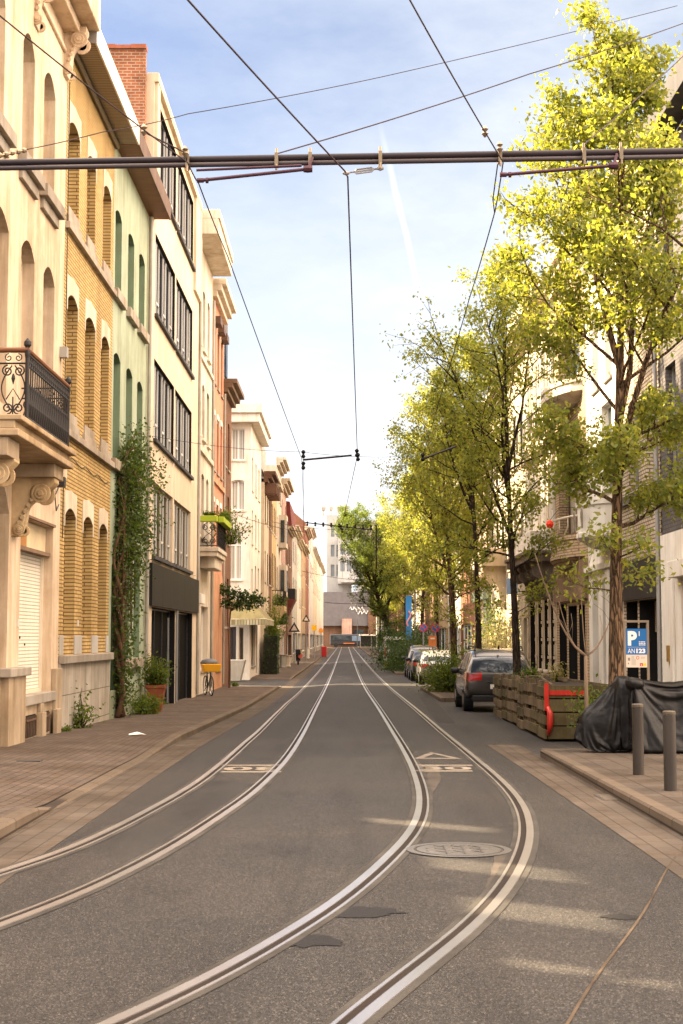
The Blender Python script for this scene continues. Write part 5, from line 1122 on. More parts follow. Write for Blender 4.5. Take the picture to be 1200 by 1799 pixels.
# little tree at the salmon house
root = thing('small_tree', 'thin bent little tree with dark round leaves in front of the narrow brick house', 'small tree', tl(-4.95, 63.6)); mb = MB(); L = Vector(root.location); tips = []
base = [L + Vector((.04 * math.sin(t * 5) - .1 * t + .55 * max(0, t - .6), .1 * t, 3.7 * t)) for t in np.linspace(0, 1, 10)]; mb.tube(base, [.055 - .003 * i for i in range(10)], 6)
for dx, dz in ((.15, .75), (.55, .65), (.95, .55), (.35, .3), (-.25, .9), (1.2, .45), (.75, .25), (-.1, .35)):
    p = base[-2]; pts = [p + Vector((dx * t, .25 * dx * t, dz * t ** .7)) for t in np.linspace(0, 1, 5)]; mb.tube(pts, [.022, .018, .013, .009, .004], 4, cap=False); tips += [pts[-1] - L]
mb.build('trunk', P('vine_bark', (.13, .07, .04)), root); rg = np.random.default_rng(6); P0 = np.array([tuple(p) for p in tips]); pts = P0[rg.integers(0, len(P0), 1500)] + rg.normal(size=(1500, 3)) * np.array([.16, .16, .12])
o = bpy.data.objects.new('foliage', leaf_mesh('foliage', pts, .13, LFD, 9)); COL.objects.link(o); o.parent = root
# flower boxes and balcony greens
for i, (ya, yb, nn, xx) in enumerate(((54.85, 56.6, 54.8, 0), (56.75, 58.45, 0, 0))):
    mb = MB(); FL.box(mb, ya, yb, .67, .9, 5.98, 6.2); fb = mb.build('flower_box', P('lime_plastic', (.33, .42, .03), .5, .1), bevel=.02); tag(fb, ('lime green flower box on the white balcony rail, nearer one', 'lime green flower box on the white balcony rail, farther one')[i], 'flower box', 'flower boxes on the white balcony')
    bush('balcony_flowers', ('reddish flowers in the nearer lime flower box', 'trailing greenery in the farther lime flower box')[i], 'flowers', (XL + .78, (ya + yb) / 2, 6.15), .16, .8, .3 + .25 * i, 600, .07, LF2, 30 + i, 14)
mb = MB(); mb.box(-5.38, -4.72, 54.35, 54.65, 5.98, 6.2)
tag(mb.build('flower_box', P('lime_plastic', (.33, .42, .03), .5, .1), bevel=.02), 'lime green flower box hung on the end of the white balcony facing the camera', 'flower box', 'flower boxes on the white balcony')
bush('balcony_flowers', 'flowers in the lime box hung on the balcony end', 'flowers', (-5.05, 54.5, 6.15), .3, .12, .25, 420, .07, LF2, 33, 10)
bush('balcony_tree', 'bushy little tree reaching out from the end of the white balcony', 'plant', (-4.5, 58.6, 5.4), .75, .7, 1.5, 700, .1, LF2, 34, 14)
bush('hanging_plant', 'bushy dark plant hanging beside the yellow balcony house', 'plant', (-4.55, 104.0, 2.6), .6, 1.6, 1.5, 1500, .14, LFD, 35, 16)
bush('balcony_plant', 'plants crowded on the yellow house balcony', 'plant', (-4.55, 104.0, 3.95), .35, 1.8, .9, 700, .13, LF2, 36, 12)
bush('column_ivy', 'narrow column of light green ivy above the dark hedge box', 'ivy', (-4.55, 94.5, 1.2), .3, .5, 3.0, 1800, .12, LF2, 37, 16)
# dark hedge box, planter trough, stand, traffic cone by the corner house
mb = MB(); z = pave(-4.6, 91.5); mb.box(-4.95, -4.15, 90.8, 92.6, z, z + 2.35); hb = tag(mb.build('hedge_box', P('dark_hedge_panel', (.02, .022, .014), .9, .4, 0, 1, 12)), 'tall dark hedge screen on the pavement past the awning', 'hedge')
pts = np.random.default_rng(1).uniform((-5.0, 90.7, z), (-4.1, 92.7, z + 2.4), (2600, 3)); o = bpy.data.objects.new('hedge_leaves', leaf_mesh('hedge_leaves', pts - np.array(hb.location), .12, LFD, 2)); COL.objects.link(o); o.parent = hb
z = pave(-6, 79); mb = MB(); mb.prism([(-6.55, 78.6, z), (-5.55, 78.6, z), (-5.3, 78.6, z + 1.12), (-6.8, 78.6, z + 1.12)], (0, 1.2, 0)); tag(fix(mb.build('planter_trough', P('concrete_grey', (.32, .31, .27), .8, .15, .3), bevel=.03)), 'big tapered grey planter trough below the olive awning', 'planter')
x, y = ground_px(447, 1183, .02); z = pave(x, y); st = thing('sandwich_board', 'small colourful pavement sign beside the grey trough', 'pavement sign', (x, y, z)); mb = MB(); mb.prism([(x - .25, y - .2, z), (x + .25, y - .2, z), (x + .2, y, z + .95), (x - .2, y, z + .95)], (0, .04, 0)); mb.build('front_board', P('board_pale', (.6, .5, .4), .6, .1), st); mb = MB(); mb.box(x - .17, x + .17, y - .24, y - .2, z + .12, z + .5); mb.build('poster', P('poster_red', (.5, .12, .05), .6, .3), st); mb = MB(); mb.prism([(x - .25, y + .3, z), (x + .25, y + .3, z), (x + .2, y + .06, z + .95), (x - .2, y + .06, z + .95)], (0, .04, 0)); mb.build('back_board', P('board_pale', (.6, .5, .4)), st)
x, y = ground_px(453, 1183, .02); z = pave(x, y); tt = thing('bar_stand', 'tall stand with a round dark top outside the corner house', 'stand', (x + .12, y + 1, z)); MB().lathe((x + .12, y + 1, z), [(.2, 0), (.2, .03), (.03, .05), (.03, 1.0)], 12).build('stem', P('light_metal', (.55, .54, .5), .4, .1), tt); MB().lathe((x + .12, y + 1, z + .95), [(.26, 0), (.3, .2), (.3, .55), (.22, .7)], 14).build('top', P('black_plastic', (.015, .015, .016), .5, .1), tt)
# ================================================================== cars
RUB = P('tyre_rubber', (.02, .02, .02), .8, .1); RIM = P('alloy_rim', (.4, .4, .4), .35, .1, 0, 0, 60, .9); CGL = GLASS('car_glass', (.012, .016, .026), .03)
CHR = P('chrome', (.6, .6, .6), .2, 0, 0, 0, 60, 1.0); BLK = P('black_trim', (.018, .018, .019), .55, .05); REDL = P('tail_red', (.42, .012, .01), .15, .05, 0, 0, 60, 0, 1.0); PLT = P('number_plate', (.7, .68, .62), .4, .03)
def car(name, label, cat, loc, rz, L, W, H, paint, style='mpv', group=None):
    """nose towards +y, rear at y = 0; built about the rear middle"""
    root = thing(name, label, cat, loc, rz, group); ox, oy, oz = loc
    hw = W / 2; c, s = 1, 0
    if style == 'mpv': st = [(0.0, .50, .98, .99, .90), (.06, .42, 1.02, 1.03, .96), (.16, .36, 1.03, H * .72, .98), (.42, .30, 1.03, H * .985, 1), (.30 * L, .22, 1.0, H, 1), (.52 * L, .22, .98, H * .985, 1), (.66 * L, .22, .97, H * .9, 1), (.80 * L, .24, .95, .97, .98), (.93 * L, .28, .82, .84, .94), (.985 * L, .34, .68, .70, .84), (L, .42, .60, .62, .74)]
    else: st = [(0.0, .48, .86, .87, .88), (.06, .40, .95, .96, .95), (.22, .34, .98, H * .74, .98), (.75, .28, .98, H * .965, 1), (.34 * L, .22, .96, H, 1), (.52 * L, .22, .94, H * .985, 1), (.64 * L, .22, .92, H * .87, 1), (.77 * L, .24, .9, .93, .98), (.92 * L, .28, .78, .8, .94), (.985 * L, .34, .66, .68, .84), (L, .42, .58, .6, .74)]
    rows = []
    for y, zb, zl, zr, k in st:
        g = max(0, zr - zl); wr = hw * k * (1 - .26 * min(1, g / .55))
        half = [(hw * k * .82, zb - .0), (hw * k * .97, zb + .1), (hw * k, zb + (zl - zb) * .45), (hw * k * .985, zl - .09), (hw * k * .955, zl)]
        half += [((hw * k * .955) * (1 - t) + wr * t + .02 * math.sin(PI * t) * (g > .2), zl + (zr - zl - .03 * (g > .2)) * t) for t in (.35, .7, .96)] + [(wr * .82, zr + .0), (wr * .4, zr + .02 * (g > .1))]
        rows.append([(x, y, z) for x, z in half] + [(-x, y, z) for x, z in reversed(half)])
    n = len(rows[0]); mb = MB(); mb.add([(ox + p[0], oy + p[1], oz + p[2]) for r in rows for p in r], [(j * n + i, j * n + (i + 1) % n, (j + 1) * n + (i + 1) % n, (j + 1) * n + i) for j in range(len(rows) - 1) for i in range(n)] + [tuple(range(n)), tuple(range((len(rows) - 1) * n, len(rows) * n))])
    body = fix(mb.build('body', paint, root, smooth=True, sub=2))
    def Pt(x, y, z): return (ox + x, oy + y, oz + z)
    def interp(y):
        ys = [q[0] for q in st]; i = max(0, min(len(st) - 2, sum(1 for q in ys if q <= y) - 1)); t = (y - ys[i]) / max(1e-6, ys[i + 1] - ys[i]); t = min(1, max(0, t)); return [st[i][k] * (1 - t) + st[i + 1][k] * t for k in range(1, 5)]
    from mathutils.bvhtree import BVHTree
    bpy.context.view_layer.update(); dg = bpy.context.evaluated_depsgraph_get(); ev = body.evaluated_get(dg); em = ev.to_mesh()
    bv = BVHTree.FromPolygons([tuple(v.co) for v in em.vertices], [tuple(p.vertices) for p in em.polygons]); ev.to_mesh_clear()
    def snap(x, y, z, dr, off=.006):
        o = Vector((x, y, z)) - Vector(dr) * 3; h = bv.ray_cast(o, Vector(dr)); h = h[0] if h[0] is not None else (bv.find_nearest(Vector((x, y, z)))[0])
        h = h - Vector(dr) * off; return (ox + h.x, oy + h.y, oz + h.z)
    def patch(name, m_, dr, grid_, smooth=True):
        nr_, nc = len(grid_), len(grid_[0]); mb = MB(); mb.add([snap(*p, dr) for r in grid_ for p in r], [(j * nc + i, j * nc + i + 1, (j + 1) * nc + i + 1, (j + 1) * nc + i) for j in range(nr_ - 1) for i in range(nc - 1)]); return mb.build(name, m_, root, smooth=smooth)
    zb_ = .93 if style == 'hatch' else 1.0
    for sd in (-1, 1):
        for a, b, ta, tb_ in ((.125 * L, .28 * L, .0, .0), (.295 * L, .485 * L, 0, 0), (.50 * L, .70 * L, 0, .34)):
            g_ = []
            for t in np.linspace(0, 1, 5):
                row = []
                for q in np.linspace(0, 1, 7):
                    y = a + (b - a) * q; top = H * .925 - (H * .925 - zb_) * (max(0, (q - .35) / .65) * .86 if tb_ else 0) - (.10 * max(0, .3 - q) / .3 if a < .2 * L else 0)
                    row.append((sd * hw * .9, y, zb_ + .06 + (max(top, zb_ + .09) - zb_ - .06) * t))
                g_.append(row)
            patch('side_window', CGL, (-sd, 0, 0), g_)
    z1, z2 = (1.02, H * .94) if style == 'mpv' else (.99, H * .91)
    patch('rear_window', CGL, (0, 1, 0) if style == 'mpv' else (0, .8, -.6), [[(q * (hw * .84 - hw * .13 * t), .2, z1 + (z2 - z1) * t) for q in np.linspace(-1, 1, 11)] for t in np.linspace(0, 1, 6)])
    for sd in (-1, 1):
        zz = (.80, 1.04) if style == 'mpv' else (.76, .92)
        patch('tail_light', REDL, (0, 1, 0), [[(sd * hw * (.52 + .40 * q), 0, zz[0] + (zz[1] - zz[0]) * (t * (1 - .25 * (1 - q)) + .12 * (1 - q))) for q in np.linspace(0, 1, 7)] for t in np.linspace(0, 1, 4)])
        patch('side_lamp', REDL, (-sd, 0, 0), [[(sd * hw, .10 + .30 * q, zz[0] + (zz[1] - zz[0]) * (t * (1 - .35 * q) + .3 * q)) for q in np.linspace(0, 1, 5)] for t in np.linspace(0, 1, 4)])
        MB().add([snap(sd * hw, .36 * L + .02, z_, (-sd, 0, 0), .004) for z_ in (.4, .95)] + [snap(sd * hw, .36 * L + .035, z_, (-sd, 0, 0), .004) for z_ in (.95, .4)], [(0, 1, 2, 3)]).build('door_seam', BLK, root)
        mb = MB(); mb.tube([snap(sd * hw, .33 * L, .9, (-sd, 0, 0), .02), snap(sd * hw, .36 * L, .91, (-sd, 0, 0), .02)], .014, 5); mb.build('door_handle', paint, root)
        mb = MB().lathe(Pt(sd * (hw + .06), .64 * L, 1.02), [(.02, -.13), (.08, -.1), (.09, .06), (.04, .1)], 8, (sd, 0, 0)); mb.build('mirror', BLK, root, smooth=True)
        for yy in (.2 * L, .80 * L):
            w = MB().lathe(Pt(sd * (hw - .2), yy, .325), [(.25, 0), (.325, .02), (.325, .17), (.27, .19)], 22, (sd, 0, 0)).build('wheel', RUB, root, smooth=False)
            r = MB().lathe(Pt(sd * (hw - .02), yy, .325), [(.225, -.02), (.225, .0), (.2, .008), (.05, .016)], 18, (sd, 0, 0)); r.build('rim', RIM, w)
            mb = MB().lathe(Pt(sd * (hw - .26), yy, .34), [(.37, 0), (.37, .25)], 22, (sd, 0, 0)); mb.build('wheel_arch', BLK, root)
    mb = MB(); mb.box(ox - hw * .8, ox + hw * .8, oy - .03, oy + .2, oz + .28, oz + .44); mb.build('bumper_trim', BLK, root, bevel=.03)
    mb = MB(); pz_ = snap(0, 0, .66, (0, 1, 0))[1]; mb.box(ox - .26, ox + .26, pz_ - .03, pz_ + .02, oz + .60, oz + .72); mb.build('number_plate', PLT, root)
    mb = MB(); pz_ = snap(0, 0, .8, (0, 1, 0))[1]; mb.box(ox - .34, ox + .34, pz_ - .015, pz_ + .03, oz + .78, oz + .81); mb.build('chrome_strip', CHR, root)
    if style == 'mpv':
        for sd in (-1, 1): MB().tube([Pt(sd * hw * .68, .35, H * .97), Pt(sd * hw * .68, .5, H + .05), Pt(sd * hw * .68, .5 * L, H + .06), Pt(sd * hw * .68, .57 * L, H * .98)], .022, 6).build('roof_rail', BLK, root)
    MB().tube([Pt(0, .4, H), Pt(0, .28, H + .09)], [.03, .012], 6).build('antenna', BLK, root)
    return root
PAINT1 = P('paint_brown_grey', (.075, .066, .06), .3, .05, 0, 0, 60, .5, 1.0); PAINT2 = P('paint_silver_white', (.30, .30, .29), .3, .04, 0, 0, 60, .2, 1.0); PAINT3 = P('paint_dark_blue', (.05, .05, .055), .3, .04, 0, 0, 60, .4, 1.0); PAINT4 = P('paint_black', (.015, .015, .016), .25, .04, 0, 0, 60, .2, 1.0); PAINT5 = P('paint_white', (.6, .58, .54), .35, .04, 0, 0, 60, 0, 1.0)
G = 'cars parked along the tree side'
def cl(x, y): return (x, y, gz(x, y))
car('people_carrier', 'grey brown people carrier parked behind the wooden planter', 'car', cl(4.02, 38.6), 0, 4.5, 1.82, 1.64, PAINT1, 'mpv', G)
car('parked_car', 'silver white hatchback with sloping rear window next to the leafy bush', 'car', cl(4.14, 65.0), 0, 4.3, 1.8, 1.5, PAINT2, 'hatch', G)
car('parked_car', 'dark car squeezed between the white hatchback and the tall estate', 'car', cl(4.05, 71.2), 0, 4.3, 1.78, 1.5, PAINT3, 'hatch', G)
car('parked_car', 'dark tall estate car with roof rails, third beyond the planter', 'car', cl(4.15, 77.5), 0, 4.6, 1.86, 1.72, PAINT1, 'mpv', G)
car('parked_car', 'black car parked beside the tall dark bush', 'car', cl(4.05, 104), 0, 4.3, 1.85, 1.5, PAINT4, 'mpv', G)
car('parked_car', 'dark small car, farthest of the parked row', 'car', cl(3.95, 139.5), 0, 4.2, 1.7, 1.5, PAINT3, 'hatch', G)
van = thing('parked_van', 'tall pale van parked beyond the black car', 'van', cl(4.0, 115), 0, G)
x, y, z = van.location; mb = MB(); mb.box(x - .95, x + .95, y, y + 5, z + .35, z + 2.25); mb.build('body', PAINT5, van, bevel=.12)
mb = MB(); mb.box(x - .8, x + .8, y - .02, y, z + 1.4, z + 2.0); mb.build('rear_window', CGL, van)
for sd in (-1, 1): mb = MB(); mb.box(x + sd * .9 - .06, x + sd * .9 + .06, y - .03, y + .05, z + .8, z + 1.4); mb.build('tail_light', REDL, van)
for sd in (-1, 1):
    for yy in (.9, 4.1): MB().lathe((x + sd * .72, y + yy, z + .33), [(.25, 0), (.33, .02), (.33, .2), (.2, .22)], 16, (sd, 0, 0)).build('wheel', RUB, van)

# ================================================================== bicycle, scooter
def wheel(mb, rim, c, r, ax):
    c = Vector(c); ax = Vector(ax).normalized(); u = Vector((0, 0, 1)); w = ax.cross(u)
    ring = lambda rr: [c + (u * math.cos(a) + w * math.sin(a)) * rr for a in np.linspace(0, 2 * PI, 25)]
    mb.tube(ring(r), .02, 6, cap=False); rim.tube(ring(r - .03), .012, 5, cap=False)
    for a in np.linspace(0, 2 * PI, 13)[:-1]: rim.tube([c, c + (u * math.cos(a) + w * math.sin(a)) * (r - .03)], .0035, 3)
bx, by = -4.98, 54.2; bz = pave(bx, by); bk = thing('bicycle', 'dark bicycle with yellow front crate leaning by the white house', 'bicycle', (bx, by, bz))
dv = Vector((.30, -.95, 0)).normalized(); axv = Vector((dv.y, -dv.x, 0)); B = Vector((bx, by, bz)); q = lambda l, h, s=0: B + dv * l + Vector((0, 0, h)) + axv * s
for l in (-.52, .52):
    ty, rm = MB(), MB(); wheel(ty, rm, q(l, .35), .34, axv); wo = ty.build('wheel', RUB, bk); rm.build('rim', RIM, wo)
mb = MB()
for a, b in (((-.52, .35), (-.1, .3)), ((-.1, .3), (-.22, .85)), ((-.22, .8), (.33, .82)), ((-.1, .3), (.36, .7)), ((-.52, .35), (-.22, .78)), ((.33, .9), (.52, .35)), ((.3, 1.02), (.36, .68))): mb.tube([q(*a), q(*b)], .02, 6)
mb.build('frame', P('bike_black', (.02, .02, .022), .4, .05), bk)
mb = MB(); mb.tube([q(.2, 1.08, -.28), q(.3, 1.06, -.12), q(.32, 1.04), q(.3, 1.06, .12), q(.2, 1.08, .28)], .016, 6); mb.build('handlebar', P('black_trim', (.018, .018, .019)), bk)
mb = MB(); mb.hexa([q(.2, .86, -.3), q(.62, .86, -.3), q(.62, .86, .3), q(.2, .86, .3), q(.16, 1.14, -.33), q(.66, 1.14, -.33), q(.66, 1.14, .33), q(.16, 1.14, .33)]); mb.build('crate', P('yellow_plastic', (.72, .36, .02), .5, .08), bk, bevel=.02)
mb = MB().lathe(q(-.2, .9), [(.05, 0), (.16, .04), (.17, .1), (.1, .16)], 10); mb.build('saddle', P('black_trim', (.018, .018, .019)), bk, smooth=True)
mb = MB().lathe(q(.1, 1.13), [(.3, 0), (.33, .06), (.25, .16), (.08, .2)], 10); mb.build('rain_cover', P('grey_tarp', (.12, .13, .15), .5, .2, 0, .8, 15), bk, smooth=True)
mb = MB(); mb.tube([q(-.1, .3, .05), q(-.1, .16, .14)], .014, 5); mb.tube([q(-.1, .3, -.05), q(-.12, .02, -.2)], .012, 5); mb.build('pedal', P('black_trim', (.018, .018, .019)), bk)
sx, sy = ground_px(524, 1168, .1); sz = pave(sx, sy); sc = thing('motor_scooter', 'black motor scooter with a red and white disc parked on the far pavement', 'scooter', (sx, sy, sz))
mb = MB()
for l in (-.6, .6): MB().lathe((sx - .06, sy + l, sz + .26), [(.16, 0), (.26, .02), (.26, .1), (.16, .12)], 14, (1, 0, 0)).build('wheel', RUB, sc)
mb.prism([(sx - .2, sy - .75, sz + .35), (sx - .2, sy - .8, sz + .8), (sx - .2, sy - .1, sz + .85), (sx - .2, sy + .05, sz + .4), (sx - .2, sy + .4, sz + .38), (sx - .2, sy + .62, sz + 1.2), (sx - .2, sy + .75, sz + 1.15), (sx - .2, sy + .55, sz + .25)], (.4, 0, 0)); fix(mb.build('body', PAINT4, sc, bevel=.05))
mb = MB(); mb.tube([(sx - .35, sy + .6, sz + 1.25), (sx + .35, sy + .6, sz + 1.25)], .025, 6); mb.build('handlebar', BLK, sc); MB().box(sx - .22, sx + .22, sy - 1.0, sy - .6, sz + .85, sz + 1.3).build('top_box', BLK, sc, bevel=.04)
MB().lathe((sx + .2, sy - .85, sz + .75), [(.2, 0), (.2, .03)], 16, (0, -1, 0)).build('disc', P('disc_red', (.55, .12, .09), .5, .2), sc)

# ================================================================== planter, covered motorbike, bollards, sign
WOOD = P('weathered_wood', (.15, .112, .068), .9, .55, .7, .5, 40); WOODD = P('dark_wood', (.01, .0075, .005), .9, .3, .3, .4, 40); WOODG = P('mossy_wood', (.105, .085, .042), .9, .55, .7, .5, 40)
A = ground_px(957, 1303); Bf = ground_px(857, 1251); A, Bf = Vector((A[0], A[1], 0)), Vector((Bf[0], Bf[1], 0)); Bf.y = min(Bf.y, 37.4)
pl = thing('wooden_planter', 'long weathered wooden planter of stacked slotted boards by the road', 'planter', (A.x, A.y, gz(A.x, A.y))); ln = (Bf - A).length; dr = (Bf - A).normalized(); nr = Vector((dr.y, -dr.x, 0)); PH = 1.02; PW = 1.35
def pp_(u, n, z): v = A + dr * u + nr * n; return Vector((v.x, v.y, gz(v.x, v.y) + z))
def pbox(mb, u0, u1, n0, n1, z0, z1, mi=0): mb.hexa([pp_(u0, n0, z0), pp_(u1, n0, z0), pp_(u1, n1, z0), pp_(u0, n1, z0), pp_(u0, n0, z1), pp_(u1, n0, z1), pp_(u1, n1, z1), pp_(u0, n1, z1)], mi)
mb = MB(); pbox(mb, .05, ln - .05, .09, PW - .05, .02, .92); mb.build('inner_box', WOODD, pl)
rp = random.Random(5); ncol = 9; w = ln / ncol; mb = MB(); mg = MB()
for i in range(ncol):
    off = rp.uniform(-.03, .04)
    for j in range(4):
        z0 = .03 + off + j * .25; u0 = i * w + .02
        pbox(mb if rp.random() < .6 else mg, u0, u0 + w - .05, rp.uniform(-.012, .012), .045, z0, z0 + .165)
        for k in range(3):
            if rp.random() < .9: pbox(mb if rp.random() < .6 else mg, u0 + k * w * .34 + .01, u0 + k * w * .34 + w * .24, .028, .07, z0 + .155, z0 + .262)
mb.build('front_boards', WOOD, pl); mg.build('mossy_boards', WOODG, pl)
mb = MB()
for j in range(4): pbox(mb, -.03, .015, .06, PW, .05 + j * .24, .05 + j * .24 + .215)
mb.build('end_boards', WOODG, pl); mb = MB(); pbox(mb, -.01, ln, PW - .04, PW, .03, .98); mb.build('back_boards', WOOD, pl)
mb = MB(); pbox(mb, .05, ln - .05, .09, PW - .06, .9, .94); mb.build('soil', P('soil', (.03, .022, .015), .95, .3, 0, .8, 30), pl)
RED = P('red_reflector', (.42, .02, .011), .5, .15, .5, 0, 60, 0, .5)
mb = MB(); pbox(mb, -.06, -.03, .0, .075, .55, 1.03); pbox(mb, -.055, -.028, .09, .75, .82, .9); mb.build('red_strip', RED, pl)
mb = MB(); mb.tube([pp_(-.07, .06, .12), pp_(-.09, .09, .3), pp_(-.09, .09, .5), pp_(-.07, .05, .62)], [.03, .055, .055, .03], 8); mb.build('red_bumper', RED, pl, smooth=True)
mb = MB(); mb.tube([pp_(2, .4, .95), pp_(6, .6, 1.05), pp_(9, .5, .98)], .02, 5); pbox(mb, 4, 7.5, .9, .95, .98, 1.05); mb.build('loose_battens', WOOD, pl)
bush('planter_bush', 'leafy green bush spilling from the near end of the wooden planter', 'bush', tuple(pp_(-.95, 1.0, .12)), .55, .6, 1.0, 4200, .07, LF2, 40, 30)
bush('planter_tuft', 'small grassy tuft in the middle of the wooden planter', 'plant', tuple(pp_(5.3, .9, .93)), .22, .3, .4, 420, .06, LEAF('leaf_straw', (.12, .11, .03), (.2, .17, .06), .3), 41, 14)
bush('planter_seedlings', 'low sparse seedlings at the far end of the wooden planter', 'plant', tuple(pp_(9.0, .7, .93)), .4, 1.4, .22, 420, .06, LF2, 42, 14)
# bare sapling
root = thing('bare_sapling', 'leafless young sapling with forked branches behind the planter bush', 'sapling', tl(3.98, 24.6)); L = Vector(root.location); mb = MB()
tr_ = [L, L + Vector((0, 0, 1.0)), L + Vector((.0, 0, 1.55))]; mb.tube(tr_, [.04, .032, .028], 6); rs = random.Random(8)
for dx, dz, r in ((-.85, 1.7, .022), (.55, .95, .02), (-.45, .9, .018), (.1, 2.3, .012), (-.12, 2.6, .01)):
    p = tr_[2]; pts = [p + Vector((dx * t ** .8, .2 * t * dx, dz * t ** 1.1 - (.12 * math.sin(PI * t) if dx < 0 else .1 * math.sin(PI * t)))) for t in np.linspace(0, 1, 8)]; mb.tube(pts, [r * (1 - .75 * i / 7) for i in range(8)], 5)
    for k in range(4): i = rs.randint(3, 6); e = pts[i] + Vector((rs.uniform(-.3, .3), rs.uniform(-.2, .2), rs.uniform(.15, .5))); mb.tube([pts[i], pts[i].lerp(e, .5) + Vector((.02, 0, .03)), e], .004, 3)
mb.build('trunk', P('sapling_bark', (.2, .14, .09), .8, .3), root, smooth=True)
# motorbike under its cover
cx, cy = 4.72, 22.0; z = pave(cx, cy); cm = thing('covered_motorbike', 'motorbike hidden under a creased black cover behind the bollards', 'motorbike', (cx, cy, z))
tm, tnt, tb = _nt('black_tarp'); f1 = _noise(tnt, _pos(tnt, (3, 3, 5)), 2.2, 5, .6)
vv = _n(tnt, 'ShaderNodeTexVoronoi', feature='DISTANCE_TO_EDGE'); vv.inputs['Scale'].default_value = 4.5; tnt.links.new(_pos(tnt, (1, 1, 1.6)), vv.inputs['Vector'])
tnt.links.new(_mix(tnt, _range(tnt, f1, .3, .7, 0, 1), (.004, .0034, .0031), (.008, .0068, .0062)), tb.inputs['Base Color']); tb.inputs['Roughness'].default_value = .42; tb.inputs['Specular IOR Level'].default_value = .22
_bump(tnt, tb, _math(tnt, 'ADD', _math(tnt, 'ABSOLUTE', _math(tnt, 'SUBTRACT', _noise(tnt, _pos(tnt, (1, 1, .7)), 2.6, 2, .45), .5)), _math(tnt, 'MULTIPLY', f1, .08)), .7, .12)
ca_, sa_ = math.cos(.06), math.sin(.06)
MB().add([(cx + x * ca_ - y * sa_, cy + x * sa_ + y * ca_, z + zz) for x, y, zz in DRAPE[0]], DRAPE[1]).build('tarpaulin', tm, cm, smooth=True)
mb = MB(); c = cm.location; mb.tube([(5.0, 21.9, c.z + 1.05), (5.18, 21.9, c.z + 1.16), (5.3, 21.85, c.z + 1.17)], .014, 6); mb.lathe((5.3, 21.85, c.z + 1.15), [(.02, 0), (.03, .03), (.02, .06)], 8); mb.build('mirror_stem', CHR, cm)
# bollards
BOL = P('bollard_paint', (.036, .029, .0235), .5, .2, .4, .1, 60)
for i, (px, py, lb) in enumerate(((1122, 1361, 'taller looking brown grey steel bollard, the farther of the two'), (1178, 1389, 'brown grey steel bollard nearest the photo edge, the nearer of the two'))):
    x, y = ground_px(px, py, .12); z = pave(x, y); b = thing('bollard', lb, 'bollard', (x, y, z), 0, 'steel bollards on the pavement')
    MB().lathe((x, y, z), [(.068, -.05), (.068, .80), (.064, .806)], 24).build('post', BOL, b, smooth=False); MB().lathe((x, y, z + .812), [(.068, -.004), (.07, .0), (.07, .028), (.06, .037), (.01, .04)], 24).build('cap', P('bollard_cap', (.075, .058, .04), .5, .1), b)
# parking zone sign
sx0, sy0 = 0, 24.0; a_ = at(1095, 1090, sy0); b_ = at(1140, 1090, sy0); zb = pave(4.7, sy0); sg = thing('parking_sign', 'blue parking zone sign AN123 hung in a square metal frame beside the nearest tree', 'sign', ((a_.x + b_.x) / 2, sy0, zb))
FRM = P('sign_frame', (.24, .19, .14), .5, .15, .2); mb = MB(); zt = a_.z
mb.box(a_.x, a_.x + .04, sy0, sy0 + .04, zb - .02, zt); mb.box(b_.x - .04, b_.x, sy0, sy0 + .04, zb - .02, zt); mb.box(a_.x, b_.x, sy0 - .001, sy0 + .041, zt - .035, zt + .002); mb.build('frame', FRM, sg, bevel=.004)
p0, p1 = at(1099.2, 1104.5, sy0), at(1137.2, 1172.5, sy0); pw, ph = p1.x - p0.x, p0.z - p1.z
mb = MB(); mb.box(a_.x + .04, b_.x - .04, sy0 + .004, sy0 + .018, p1.z, p0.z); pn = mb.build('panel', P('sign_back', (.5, .48, .45), .5, 0), sg)
def sp_(fx, fy, dy=0): return (p0.x + pw * fx, sy0 + .002 - dy, p0.z - ph * fy)
def srect(mb, x0, y0, x1, y1, dy=.002): mb.add([sp_(x0, y1, dy), sp_(x1, y1, dy), sp_(x1, y0, dy), sp_(x0, y0, dy)], [(0, 1, 2, 3)])
def stext(mb, s, x0, y0, x1, y1, off=0.0, dy=.004): v, f = text_geo(s, off); mb.add([sp_(x0 + (x1 - x0) * x, y1 + (y0 - y1) * y, dy) for x, y in v], f)
mb = MB(); srect(mb, 0, 0, 1, .672); mb.build('blue_field', P('sign_blue', (.02, .13, .36), .4, .05, .1), pn)
mb = MB(); srect(mb, 0, .674, 1, 1); mb.build('white_field', P('sign_cream', (.62, .53, .43), .5, .05), pn)
mb = MB(); stext(mb, 'P', .09, .06, .53, .44, .05); stext(mb, 'AN', .08, .515, .42, .635, .0); stext(mb, '123', .49, .515, .92, .635, .05); srect(mb, .09, .475, .92, .48, .004)
for k in range(3):
    for j in range(4): srect(mb, .62 + j * .08, .33 + k * .04, .62 + j * .08 + (.065 if (j + k) % 3 else .05), .352 + k * .04, .004)
srect(mb, .62, .065, .66, .19, .004); mb.build('white_lettering', P('sign_white', (.75, .73, .7)), pn)
mb = MB(); 
for yy in (.74, .78): srect(mb, .08, yy + .01, .19, yy + .045, .004)
srect(mb, .08, .88, .13, .92, .004)
for k in range(9): srect(mb, .25, .715 + k * .027, .25 + (.14 if k < 3 else .22), .722 + k * .027, .004); srect(mb, .7, .73 + k * .02, .9, .735 + k * .02, .004) if k < 3 else None
mb.build('small_print', P('sign_ink', (.2, .17, .15), .6, 0), pn)
